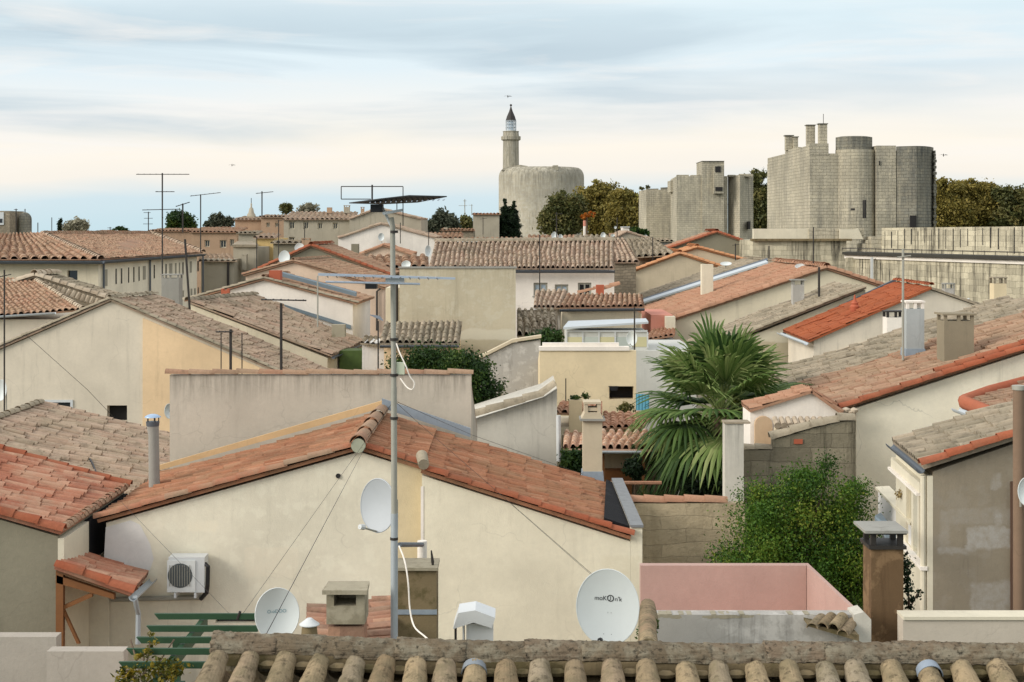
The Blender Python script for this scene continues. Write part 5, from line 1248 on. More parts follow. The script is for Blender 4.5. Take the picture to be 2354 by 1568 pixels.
# beige wall house with big old roof
rt = thing('gable_house', 'large house with a wide pinkish-brown roof carrying two chimneys at the right', 'house', P(2150, 1100, 42).xy.to_3d())
A, B = P(1932, 937, 38), P(2600, 722, 38)
e = V((-.25, 5.2, 0)); e2 = V((-.15, 3.4, 0))
body([P(1967, 938, 38.12), B + V((0, .12, -.14))], e * 1.6).build('wall', plaster('wide_wall', (230, 222, 200), .35, crack=.4), rt)
MB().prism([P(1945, 950, 38.3), P(1967, 944, 38.3), P(1967, 1000, 38.3), P(1950, 990, 38.3)], (0, 5, 0)).build('side_wall', M['tan'], rt)
roof_surface('roof', A, B, B + e, A + e, MR['rosy'], rt, .24, .42, .06, 8, jit=1.4)
roof_surface('roof', A + e + V((.01, .01, -.05)), B + e + V((.01, .01, -.05)), B + e + e2 + V((0, 0, .06)), A + e + e2 + V((0, 0, .06)), MR['grey'], rt, .24, .38, .07, 8, jit=1.8)
barrel_run('rake_tiles', A + V((0, -.05, -.02)), B + V((0, -.05, -.02)), MR['rakered'], rt, .12, .55, seg=8)
barrel_run('rake_tiles', A + V((2.5, .15, 2.5 * (B.z - A.z) / (B.x - A.x) + .08)), B + V((0, .15, .08)), MR['rakered'], rt, .11, .55, seg=8, seed=8)
gutter(rt, A + V((-.05, 0, -.05)), A + e + V((-.05, 0, -.05)), P_gwhite, .07)
m = MB()
for i in range(9): c = P(1925 + rg.uniform(0, 40), 945 + rg.uniform(0, 22), 37.6); m.lathe(c, [(.02, 0), (.12, .03), (.13, .09), (.03, .14)], 8)
m.build('broken_tiles', MR['pale'], rt, smooth=True, jitter=.04)
chimney('broad brown-grey chimney with a thin flat lid on the wide roof', 2170, 2238, 738, 862, 39.5, plaster('chim_brown', (132, 122, 102), .6), 'slab', .7, None, 13, 5, flash=.32)
chimney('blue-grey rendered chimney with white top frame on the wide roof', 2083, 2124, 710, 818, 42, plaster('chim_blue', (160, 164, 162), .4), 'slab', .5, M['white'], 14, 2, flash=.2)
antenna('tall thin mast in front of the blue-grey chimney', 2075, 572, 828, 41.5, [(590, 14, 18, 0, .5, 2)], P_grey, .035)
chimney('low white chimney with dark openings on the gable behind the blue-grey one', 2038, 2080, 730, 780, 52, M['white'], 'slab', .6, P_dark, 12, 1)
rt = thing('roof_window', 'dark tilted rooflight near the right edge of the wide roof', 'window', P(2350, 750, 43)); MB().prism([P(2330, 750, 43), P(2345, 741, 44), P(2420, 728, 44), P(2420, 745, 43)], (0, 0, .08)).build('frame', G_dark, rt)
rt = thing('metal_sheet', 'bright white metal strip lying on the wide roof beside the broad chimney', 'sheet', P(2240, 860, 39)); MB().prism([P(2240, 862, 39), P(2290, 843, 39), P(2296, 848, 38.6), P(2243, 868, 38.6)], (0, 0, .06)).build('sheet', P_white, rt)
# red edged parapet roof piece
MR['rake_s'] = tiles('rake_s', [(178, 92, 62), (190, 108, 76)], (170, 110, 84), .3, (120, 70, 52), .2)
rt = thing('side_building', 'small roof with a thick orange-red tile border above the stucco house', 'roof', P(2280, 960, 33).xy.to_3d())
A, B, C = P(2206, 922, 35), P(2420, 862, 38), P(2295, 958, 32.5)
D2 = P(2500, 905, 35)
roof_surface('roof', C, P(2500, 890, 32.5), B, A, MR['rosy'], rt, .24, .4)
MB().prism([A + V((.2, .3, -.15)), C + V((.2, .3, -.15)), V((C.x + .2, C.y + .3, 0)), V((A.x + .2, A.y + .3, 0))], (4, 1, 0)).build('wall', M['tan'], rt)
MB().tube([B + V((0, 0, .0)), A.lerp(B, .3) + V((0, 0, .02)), A + V((.1, 0, 0)), A.lerp(C, .12) + V((.02, 0, 0)), C], .16, 10).build('border_tiles', MR['rake_s'], rt, smooth=True)
gutter(rt, P(2196, 938, 34.6), P(2275, 968, 32.3), P_gwhite, .1)
# ================================================================== right middle distance
rt, w = gable_house('gable_house', 'white gable house with a vivid rust-orange roof and finial', (1856, 783), (2138, 660), (2316, 722), 55, 5.6, 0.1, plaster('rust_gable', (200, 190, 172), .35), MR['rust'], MR['rust'], pitch=.3, course=.5, hh=.03, rakes='', rroof=MR['grey'])
e = V((0, 5.6, 0)); a = P(1862, 790, 55)
gutter(rt, P(1852, 788, 54.8), P(1852, 788, 54.8) + e, P_gwhite, .09)
MB().prism([P(1800, 770, 60.7), P(2060, 646, 60.7), P(2060, 640, 60.7), P(1800, 764, 60.7)], (0, .15, 0)).build('verge', P_gutter, rt)
MB().prism([P(1867, 838, 54.95), P(2095, 757, 54.95), P(2095, 751, 54.95), P(1867, 826, 54.95)], (0, .04, 0)).build('yellow_band', M['deepyellow'], rt)
rt2 = thing('chimney_finial', 'red terracotta pot chimney with a pointed finial on the rust-orange roof', 'chimney', P(1964, 722, 57.5))
MB().box((P(1957, 0, 57.5).x, 57.5, P(0, 775, 57.5).z), (P(1971, 0, 57.5).x, 57.75, P(0, 722, 57.5).z)).build('shaft', P_red, rt2)
MB().lathe(P(1964, 722, 57.6), [(.09, 0), (.14, .05), (.17, .18), (.19, .3), (.12, .38), (.15, .42), (.05, .55), (.05, .62), (.02, .75)], 14).build('pot', P_red, rt2, smooth=True)
rt2 = thing('roof_window', 'small oval white rooflight near the top of the rust-orange roof', 'window', P(2215 - 5, 700, 56)); MB().prism([P(2202, 700, 55.6), P(2212, 692, 56.2), P(2228, 688, 56.2), P(2220, 697, 55.6)], (0, 0, .05)).build('frame', P_white, rt2)

rt, w = gable_house('gable_house', 'long beige gable house with a pink tiled verge above the palm', (1522, 742), (1898, 616), (2040, 662), 70, 12, -.3, M['cream2'], MR['pink'], MR['pink'], rr=.16, pitch=.26)
M['salmon'] = plaster('salmon', (190, 130, 112), .3)
rt = thing('salmon_annexe', 'small salmon-painted corner annexe with a stub tile roof under the pink verge', 'house', P(1515, 790, 68).xy.to_3d())
MB().box((P(1496, 0, 69).x, 69, 0), (P(1546, 0, 69).x, 74, P(0, 724, 69).z)).build('wall', M['salmon'], rt)
roof_surface('roof', P(1480, 782, 66.5), P(1500, 758, 68.9), P(1552, 750, 68.9), P(1550, 770, 66.5), MR['pink'], rt); MB().box((P(1500, 0, 67).x, 67, 0), (P(1549, 0, 67).x, 68.95, P(0, 780, 67).z)).build('lower_wall', M['whiteblue'], rt)
MB().box((P(1530, 0, 68.4).x, 68.4, P(0, 775, 68.4).z), (P(1552, 0, 68.4).x, 69.4, P(0, 728, 68.4).z)).build('corner_wall', M['cream'], rt)
rt = thing('flat_house', 'low pale blue-white wall block below the salmon annexe', 'house', P(1500, 850, 60).xy.to_3d())
MB().box((P(1450, 0, 60).x, 60, 0), (P(1600, 0, 60).x, 66, P(0, 806, 60).z)).build('wall', M['whiteblue'], rt)
chimney('tall slim cream chimney standing between the pink and grey roofs', 1613, 1639, 608, 700, 77, M['cream'], None, .6)
rt2 = chimney('peeling grey chimney left of the dark pole on the old roof', 1822, 1848, 655, 740, 64, M['greywall'], 'slab', .4, M['cementgrey'], 10, 4)
antenna('dark aerial pole right of the peeling grey chimney', 1882, 614, 716, 63, [], r=.05)
rt = thing('roof_window', 'dark rooflight set in the pink tiled roof', 'window', P(1800, 655, 74)); 
MB().prism([P(1775, 664, 73.5), P(1782, 657, 74.5), P(1842, 640, 74.5), P(1836, 648, 73.5)], (0, 0, .12)).build('frame', G_dark, rt)
# roof behind with pale strip
rt, w = gable_house('gable_house', 'grey-roofed house with a pale metal verge behind the pink tiled roof', (1462, 712), (1790, 603), (1960, 660), 85, 11, -.3, M['beige'], MR['grey'], MR['grey'], rakes='')
p0, p1 = P(1462, 703, 84.8), P(1765, 606, 84.8); MB().prism([p0, p1, p1 + V((0, 0, .1)), p0 + V((0, 0, .1))], (0, .8, .08)).build('metal_verge', P_gwhite, rt)
p0, p1 = P(1462, 700, 86.5), P(1765, 602, 86.5); MB().prism([p0, p1, p1 + V((0, 0, .12)), p0 + V((0, 0, .12))], (0, .3, .1)).build('metal_gutter', P_gutter, rt)
# old roof in front, right of the palm
rt = thing('old_roof_house', 'house with a flaking grey roof between the beige gable and the rust-orange roof', 'house', P(1750, 800, 63).xy.to_3d())
A, B = P(1540, 835, 61), P(1990, 660, 61); e = V((-.2, 5, 0))
roof_surface('roof', A, B, B + e, A + e, MR['grey'], rt, .24, .4, .06, 7, jit=1.5); body([P(1560, 840, 61.1), B + V((0, .1, -.12))], e * .97).build('wall', M['greenbeige'], rt); barrel_run('rake_tiles', A, B, MR['rakegrey'], rt, .12)
rt, w = gable_house('gable_house', 'light beige gable house with orange verge tiles left of the slim chimney', (1449, 625), (1562, 583), (1690, 625), 98, 10, 0.3, M['tan'], MR['rakeorange'], MR['rakeorange'], rr=.16)
MB().box((P(1444, 0, 97.7).x, 97.7, 0), (P(1452, 0, 97.7).x, 98.3, P(0, 630, 97.7).z)).build('corner_pier', M['white'], rt)
rt, w = gable_house('gable_house', 'narrow greenish gable house with orange verge behind the slim chimney', (1490, 604), (1602, 569), (1790, 619), 108, 8, 0.3, M['tan'], MR['rakeorange'], MR['rakeorange'], rr=.15)
rt, w = gable_house('gable_house', 'brown-grey gable house with red verge below the middle stone tower', (1506, 582), (1647, 534), (1772, 578), 125, 9, 0.3, M['olivegrey'], MR['pink'], MR['rakered'], rr=.18)
chimney('tiny dark chimney stub on the apex of the brown-grey gable', 1640, 1651, 528, 540, 126, P_dark, None, .3)
dish('small white dome-like dish above the pink roof near the rampart', 1840, 612, 74, 26, 16, (-.2, -.8, .9), None, False, (1840, 628))
dish('white dish on the grey roof with black bracket', 1668, 606, 90, 26, 14, (-.2, -.7, 1), None, False, (1668, 618))
dish('big round white dish on a pole before the pale conservatory', 1452, 778, 58, 26, 34, (-.5, -1, .1), None, True, (1458, 830))
antenna('thin mast rising beside the round dish by the conservatory', 1458, 706, 860, 57.8, [], r=.03)

# conservatory, small tile roofed house
rt = thing('conservatory', 'pale glazed conservatory with a sloping white-grey roof above the yellow house', 'conservatory', P(1390, 790, 63).xy.to_3d())
MB().prism([P(1294, 757, 60), P(1490, 744, 60), P(1484, 736, 63), P(1306, 742, 63)], (0, 0, .08)).build('roof', P_gwhite, rt)
a, b = P(1302, 0, 60.2), P(1488, 0, 60.2); zt, zb_ = P(0, 758, 60.2).z, P(0, 800, 60.2).z
MB().box((a.x, 60.25, 0), (b.x, 62.8, zt - .1)).build('wall', M['whiteblue'], rt)
for i in range(6): x = a.x + (b.x - a.x) * i / 5; MB().box((x - .03, 60.2, zb_), (x + .03, 60.248, zt - .1)).build('mullion', P_white, rt)
MB().box((a.x, 60.2, zt - .1), (b.x, 60.3, zt - .02)).build('beam', P_white, rt)
for i in range(5): x = a.x + (b.x - a.x) * i / 5; MB().box((x + .035, 60.23, zb_ + .05), (x + (b.x - a.x) / 5 - .035, 60.247, zt - .3)).build('pane', glassmat('pane_%d' % i, (176, 184, 176) if i % 2 else (196, 190, 150)), rt)
rt = thing('tiled_cottage', 'small cottage with a reddish ribbed tile roof below the white windowed house', 'house', P(1380, 745, 70).xy.to_3d())
roof_surface('roof', P(1287, 707, 68.5), P(1304, 677, 71.5), P(1476, 677, 71.5), P(1481, 705, 68.5), MR['rosy'], rt, .23, .6, .10, 8, ch=.9)
MB().box((P(1292, 0, 68.8).x, 68.8, 0), (P(1462, 0, 68.8).x, 73, P(0, 712, 68.8).z)).build('wall', M['cream2'], rt); gutter(rt, P(1287, 711, 68.3), P(1480, 709, 68.3), P_gutter, .12)
rt = thing('tiled_shed', 'brown ribbed tile shed left of the reddish cottage', 'shed', P(1265, 720, 73).xy.to_3d())
roof_surface('roof', P(1226, 706, 70.5), P(1230, 669, 73.5), P(1304, 668, 73.5), P(1290, 708, 70.5), MR['old'], rt, .23, .6, .10, 8, ch=.9); MB().box((P(1228, 0, 71).x, 71, 0), (P(1288, 0, 71).x, 73.5, P(0, 710, 71).z)).build('wall', M['whitish'], rt)
rt = chimney('square red clay chimney on the ridge of the reddish cottage', 1370, 1388, 655, 680, 72.5, P_red, None, .35)
rt = thing('log_ridge', 'short run of orange ridge tiles right of the square clay chimney', 'roof', P(1400, 672, 74)); barrel_run('ridge_tiles', P(1330, 676, 74), P(1385, 662, 74), MR['pink'], rt, .14); barrel_run('ridge_tiles', P(1385, 668, 74.2), P(1425, 655, 74.2), MR['pink'], rt, .2)
rt = thing('ruined_building', 'dark gap-toothed old tile roof beside the greenish grey wall', 'roof', P(1233, 770, 66).xy.to_3d())
roof_surface('roof', P(1188, 772, 63.5), P(1188, 713, 69), P(1280, 712, 69), P(1283, 772, 63.5), MR['grey'], rt, .30, .6, .15, 8, jit=1.5, ch=1.2); MB().box((P(1190, 0, 64).x, 64, 0), (P(1280, 0, 64).x, 69, P(0, 775, 64).z)).build('wall', M['stonewall'], rt)
tree('garden_shrub', 'feathery green shrub above the dark stone wall', 1208, 1300, 754, 800, 57, L_green, BARK, 3000, .07, 2, 41, 'shrub', clumps=40, trunk=.05)

# white house with big ribbed roof
rt = thing('windowed_house', 'white house with three windows under a long ribbed brown tile roof', 'house', P(1290, 670, 84).xy.to_3d())
A, B, C, D = P(985, 617, 80), P(1000, 557, 85.6), P(1412, 554, 85.6), P(1412, 617, 80)
roof_surface('roof', A, B, C, D, MR['old'], rt, .27, .6, .12, 8, jit=1.2, ch=.9); gutter(rt, P(985, 622, 79.8), P(1412, 622, 79.8), P_gutter, .14)
w = MB().box((A.x + .1, 80.2, 0), (D.x, 86, P(0, 622, 80.2).z)).build('wall', M['white'], rt)
for x0, y0, x1, y1 in ((1226, 650, 1258, 672), (1275, 654, 1306, 674), (1328, 650, 1359, 675)): window(rt, w, x0, y0, x1, y1 + 8, 80.2, P_grey, G_light if x0 < 1300 else G_dark, .15, 1, M['cementgrey'], .1)
barrel_run('ridge_tiles', B, C, MR['grey'], rt, .2)
rt = thing('ribbed_roof_house', 'old ribbed tile roof continuing right of the long ribbed roof', 'house', P(1430, 620, 92).xy.to_3d())
roof_surface('roof', P(1408, 603, 88), P(1392, 550, 94), P(1436, 549, 94), P(1470, 603, 88), MR['old'], rt, .27, .6, .12, 8, ch=.9); MB().box((P(1412, 0, 88).x, 88.2, 0), (P(1462, 0, 88).x, 94, P(0, 606, 88).z)).build('wall', M['stonewall'], rt)
rt = thing('old_roof_house', 'low house with a worn grey roof right of the ribbed roofs', 'house', P(1490, 600, 110).xy.to_3d())
roof_surface('roof', P(1450, 592, 100), P(1440, 549, 112), P(1500, 549, 112), P(1560, 585, 100), MR['grey'], rt, .4, .5, .14); MB().box((P(1455, 0, 100).x, 101, 0), (P(1530, 0, 100).x, 111, P(0, 592, 100).z)).build('wall', M['stonewall'], rt)

# ================================================================== left long cream building
rt = thing('long_building', 'long cream institutional building with slit windows and a hipped tile roof at the left', 'building', P(300, 680, 105).xy.to_3d())
K0 = P(232, 596, 90); e1 = P(466, 578, 116.8); e1.z = K0.z; lf = P(-420, 596, 90)
R0 = P(98, 538, 103); R0.z = K0.z + 1.5
R1 = V((P(345, 539, 122).x, 122, R0.z)); RL = V((lf.x + 3, 103, R0.z))
roof_surface('roof', lf, RL, R0, K0, MR['rosy'], rt, .42, .7, .15, 8, ch=.8)
roof_surface('roof', K0, R0, R1, e1, MR['rosy'], rt, .3, .5, .07, 5)
barrel_run('hip_tiles', K0, R0, MR['old'], rt, .22, .5); barrel_run('ridge_tiles', R0, R1, MR['rosy'], rt, .2); barrel_run('hip_tiles', e1, R1, MR['old'], rt, .25)
ins = V((.25, .6, 0)); W0 = K0 + V((-.3, .5, -.15)); W1 = e1 + V((-.4, -.3, -.15)); WL = lf + V((0, .5, -.15))
lw = MB().prism([WL, W0, V((W0.x, W0.y, 0)), V((WL.x, WL.y, 0))], (0, 14, 0)).build('wall', M['cream2'], rt)
sw = MB().prism([W0 + V((.003, 0, 0)), W1, V((W1.x, W1.y, 0)), V((W0.x + .003, W0.y, 0))], V((-7, 3, 0))).build('side_wall', plaster('pale_side', (222, 213, 190), .3), rt)
window(rt, lw, 155, 622, 178, 656, 90.5, None, G_dark, .25)
gutter(rt, lf + V((0, -.1, -.1)), K0 + V((.1, -.1, -.1)), P_gutter, .2); gutter(rt, K0 + V((.1, -.1, -.1)), e1 + V((.1, -.1, -.1)), P_gutter, .18)
du = (W1 - W0); du.z = 0; Lw = du.length; du.normalize(); nn = V((du.y, -du.x, 0))
def sidepos(x):       # distance along the side wall for a sight line
    k = (x - CX) / F; return (k * W0.y - W0.x) / (du.x - k * du.y)
def slit(x0, x1, y0, y1, mat=None):
    s0, s1 = sidepos(x0), sidepos(x1); d = W0.y + du.y * s0; z1, z0 = P(0, y0, d).z, P(0, y1, d).z
    a = W0 + du * s0 + nn * .012; a.z = 0; f = []
    MB().prism([a + V((0, 0, z0)), a + du * (s1 - s0) + V((0, 0, z0)), a + du * (s1 - s0) + V((0, 0, z1)), a + V((0, 0, z1))], nn * .02).build('window', mat or G_dark, rt)
SHB = paint('window_board', (146, 140, 122), .7)
for a, b, c, d_, m_ in ((238, 246, 620, 658, SHB), (265, 267.5, 618, 653, 0), (277.5, 280, 617, 652, 0), (294, 296, 615, 650, 0), (306, 308, 614, 648, 0), (318, 320, 613, 646, 0), (328, 334, 612, 643, SHB), (353, 355, 609, 640, 0), (380, 382, 607, 637, 0), (389, 395, 606, 634, SHB), (402, 405, 605, 633, SHB), (411, 413, 604, 632, SHB), (419, 421, 603, 630, 0), (436, 440, 601, 627, SHB), (453, 456, 600, 624, 0), (419, 422, 668, 682, SHB), (438, 441, 664, 680, SHB), (446, 449, 663, 679, SHB), (454, 456, 661, 676, 0)):
    slit(a, b, c, d_, m_ or None)
for x in (234, 341, 463): 
    s = sidepos(x); p = W0 + du * s + nn * .12; MB().tube([V((p.x, p.y, W0.z)), V((p.x, p.y, 0))], .07, 6).build('downpipe', P_gutter, rt)
rt = thing('stone_house', 'green-grey stone house with a flat roof right of the long cream building', 'house', P(505, 640, 118).xy.to_3d())
MB().box((P(462, 0, 119).x, 119, 0), (P(536, 0, 119).x, 128, P(0, 596, 119).z)).build('wall', M['farstone'], rt); roof_surface('roof', P(456, 600, 118.6), P(458, 584, 128), P(530, 584, 128), P(545, 600, 118.6), MR['old'], rt, .4, .5, .1)
for x in (524,): pipe(rt, [P(x, 600, 118.8), P(x, 660, 118.8)], P_dark, .1)
rt = thing('stone_house', 'narrow pale stone house with balcony stains between the long building and red gable', 'house', P(570, 600, 122).xy.to_3d())
MB().box((P(536, 0, 122).x, 122, 0), (P(592, 0, 122).x, 132, P(0, 568, 122).z)).build('wall', M['farstone'], rt); MB().prism([P(534, 568, 121.8), P(594, 568, 121.8), P(580, 560, 131), P(545, 560, 131)], (0, 0, .2)).build('roof', MR['grey'], rt)
# ================================================================== far houses
def farhouse(label, x0, x1, yt, d, wall, roof, rise=12, deep=10, wins=(), name='far_house', cat='house', ribs=.45, gable=None, h=.12):
    rt = thing(name, label, cat, P((x0 + x1) / 2, yt, d + deep / 2).xy.to_3d())
    a, b = P(x0, yt, d), P(x1, yt, d)
    if gable:
        m_ = P(gable[0], gable[1], d); w = body([a, m_, b], (0, deep, 0)).build('wall', wall, rt); up = V((0, 0, .08)); f = V((0, -.2, 0)); e = V((0, deep, 0))
        roof_surface('roof', a + up + f, m_ + up + f, m_ + up + e, a + up + e, roof, rt, ribs, .6, h); roof_surface('roof', b + up + f, m_ + up + f, m_ + up + e, b + up + e, roof, rt, ribs, .6, h)
    else:
        w = MB().box((a.x, d, 0), (b.x, d + deep, a.z)).build('wall', wall, rt)
        if roof:
            rz = px(rise, d); o = V((.3, 0, 0))
            roof_surface('roof', a + V((-.2, -.3, .06)), a + V((0, deep * .5, rz)) , b + V((0, deep * .5, rz)), b + V((.2, -.3, .06)), roof, rt, ribs, .6, h)
    for (u0, v0, u1, v1) in wins: window(rt, w, u0, v0, u1, v1, d, M['cream'], G_dark, .3, 1, fw=.1)
    return rt, w
farhouse('white gable house with a grey verge and round emblem dish in the middle distance', 777, 1003, 549, 130, M['white'], MR['old'], deep=10, gable=(876, 516))
dish('small ornate white dish on the white gable wall', 876, 545, 129.5, 14, 18, (0, -1, 0), None, False, (876, 560))
for x, lb in ((832, 'thin drain line left of the mast on the white gable'), ):
    pass
farhouse('low beige gable annexe in front of the white gable house', 825, 948, 588, 106, M['pinkbeige'], MR['pink'], deep=5, gable=(880, 566))
rt = thing('low_building', 'strip of reddish ribbed tiles below the beige gable annexe', 'roof', P(905, 610, 100).xy.to_3d())
roof_surface('roof', P(820, 616, 96), P(828, 589, 101), P(984, 589, 101), P(986, 616, 96), MR['rosy'], rt, .6, .6, .2, 8); MB().box((P(822, 0, 96).x, 96.2, 0), (P(984, 0, 96).x, 101, P(0, 617, 96).z)).build('wall', M['tan'], rt)
chimney('dark grey tapering chimney left of the beige annexe', 885 - 78, 823, 561, 600, 103, M['olivegrey'], None, .8)
dish('white dish at the right end of the reddish tile strip', 984, 577, 99, 15, 26, (.4, -1, .1), None, False, (984, 600))
dish('white dish low beside the mast above the greenish grey wall', 933, 608, 75, 22, 18, (-.3, -1, .3), None, False, (933, 622))
farhouse('grey stone house with two rows of windows on the skyline', 652, 810, 506, 160, M['farstone'], MR['old'], 20, 12, ((664, 509, 677, 527), (697, 509, 709, 527), (664, 545, 677, 556), (730, 512, 741, 527), (765, 512, 776, 527)), ribs=.5)
farhouse('grey gabled stone house behind the top aerial of the mast', 803, 968, 505, 155, M['farstone'], MR['old'], deep=12, gable=(868, 481))
farhouse('low brown stone house left of the windowed skyline house', 540, 652, 506, 175, M['farbrick'], MR['old'], 8, 12)
farhouse('tall stained brick house with a flat top left of the grey stone house', 600, 655, 500, 172, M['farbrick'], MR['old'], 6, 10, ((612, 512, 620, 522), (632, 512, 640, 522)))
farhouse('small yellow house among the grey far houses', 588, 630, 548, 128, M['deepyellow'], MR['old'], 10, 8)
farhouse('dark olive house with railings behind the red-edged gable', 628, 700, 560, 120, M['olivegrey'], MR['grey'], 6, 8)
farhouse('square stone house beside the twin cypresses', 1087, 1147, 494, 200, M['farstone'], MR['pink'], 4, 8)
farhouse('long low wall house left of the square stone house', 1014, 1088, 531, 190, M['stonewall'], MR['rosy'], 5, 8)
farhouse('broad terracotta roof row below the cistern of trees', 960, 1060, 549, 150, M['farbrick'], MR['rosy'], 13, 12)
farhouse('red-brown roof right of the terracotta row', 1055, 1240, 560, 130, M['farbrick'], MR['rosy'], 12, 10)
farhouse('flat orange-brown roof under the round tower', 1215, 1330, 556, 135, M['rosered'], MR['rosy'], 14, 10)
farhouse('mossy tiled roof with dishes under the brown trees', 1325, 1420, 558, 120, M['stonewall'], MR['grey'], 16, 10)
farhouse('sloping old roof in front of the small stone tower', 1405, 1500, 552, 150, M['farstone'], MR['old'], deep=10, gable=(1440, 534))
farhouse('plastered low house at the foot of the middle tower', 1480, 1545, 556, 160, M['cementgrey'], MR['grey'], 6, 10)
farhouse('long red brick row below the left skyline trees', 345, 470, 532, 190, M['farbrick'], MR['rosy'], 6, 14)
farhouse('dark timbered brick house right of the long cream roof', 440, 545, 535, 165, M['farbrick'], MR['rosy'], 12, 14, ((470, 552, 482, 568), (505, 552, 520, 570), (528, 550, 538, 566)))
farhouse('red brick house with a raised parapet under the skyline trees', 430, 545, 526, 205, M['rosered'], None, 4, 14)
farhouse('low terracotta skyline roof in the far left', 215, 350, 536, 240, M['farbrick'], MR['rosy'], 3, 14)
farhouse('small white house beside the pale round tree', 225, 275, 533, 230, M['white'], MR['rosy'], 3, 8)
farhouse('stubby stone house below the small church turret', 548, 590, 538, 150, M['farstone'], MR['grey'], 6, 8)
rt = tag(MB().box((P(1044, 0, 112).x, 112, 0), (P(1100, 0, 112).x, 114, P(0, 552, 112).z)).build('white_tarpaulin_box', M['whiteblue']), 'white rooftop box above the ribbed tile roof', 'box')
for x, y, d, w, h, lb in ((1274, 542, 118, 14, 18, 'square white dish above the ribbed roof, larger one of the pair'), (1288, 545, 118, 10, 12, 'smaller white dish right of the square white one'), (1386, 541, 118, 11, 13, 'white dish on the mossy roof under the brown trees'), (1408, 541, 119, 9, 6, 'flat white dish beside a roof ridge under the brown trees'), (1414, 523, 170, 6, 6, 'tiny white dish near the small stone tower'), (1484, 544, 155, 7, 8, 'tiny white dish at the foot of the small stone tower'), (268, 533, 225, 12, 8, 'tiny white dish under the pale round tree')):
    dish(lb, x, y, d, w, h, (-.2, -1, .1), None, False, (x, y + 14))
rt = thing('small_hut', 'small white rooftop hut among the far dishes', 'hut', P(1438, 535, 165)); MB().box((P(1431, 0, 165).x, 165, P(0, 545, 165).z), (P(1446, 0, 165).x, 168, P(0, 523, 165).z)).build('wall', M['white'], rt); MB().box((P(1430, 0, 165).x, 164.8, P(0, 523, 165).z), (P(1447, 0, 165).x, 168.2, P(0, 521, 165).z)).build('roof', P_white, rt)
# church like turret and far left ruins
rt = thing('church_turret', 'small stone turret with a pointed finial on the left skyline', 'tower', P(575, 560, 178).xy.to_3d())
c = V((P(574, 0, 178).x, 179, 0)); zt = P(0, 497, 178).z
MB().box((c.x - .45, 178.4, 0), (c.x + .45, 179.6, zt)).build('shaft', M['farstone'], rt); MB().lathe(V((c.x, 179, zt)), [(.55, 0), (.5, .2), (.35, .4), (.25, .9), (.1, 1.1), (.1, 1.5), (.03, 1.6)], 12).build('cap', M['farstone'], rt, smooth=True); MB().tube([V((c.x, 179, zt + 1.5)), V((c.x, 179, zt + 2.2))], .04, 4).build('finial', P_dark, rt)
rt = thing('stone_tower', 'square stone tower with white framed opening at the far left edge', 'tower', P(5, 535, 170).xy.to_3d())
MB().box((P(-60, 0, 170).x, 170, 0), (P(22, 0, 170).x, 175, P(0, 485, 170).z)).build('wall', M['stonewall'], rt)
MB().box((P(-4, 0, 170).x, 169.9, P(0, 517, 170).z), (P(9, 0, 170).x, 169.99, P(0, 488, 170).z)).build('window', P_white, rt)
MB().box((P(-2, 0, 170).x, 169.85, P(0, 512, 170).z), (P(6, 0, 170).x, 169.89, P(0, 503, 170).z)).build('pane', G_dark, rt)
rt = thing('domed_turret', 'dark round-topped stone turret at the far left skyline', 'tower', P(51, 535, 172).xy.to_3d())
c = V((P(51, 0, 172).x, 173, 0)); r = px(15, 172); zt = P(0, 505, 172).z
MB().lathe(c, [(r, 0), (r, zt)] + [(r * math.cos(t), zt + r * 1.15 * math.sin(t)) for t in (.3, .6, .9, 1.2, 1.45)], 20).build('wall', M['castledark'], rt, smooth=True)
MB().tube([c + V((0, 0, zt + r)), c + V((0, 0, zt + r + .5))], .06, 4).build('finial', P_dark, rt)
MB().box((P(22, 0, 173).x, 173, 0), (P(38, 0, 173).x, 174, P(0, 514, 173).z)).build('link_wall', M['castledark'], rt, jitter=.15)
antenna('thin mast with a small head between the two far left towers', 49 - 12, 480, 535, 168, [(482, 5, 4, 2, .4, 0)], r=.06)

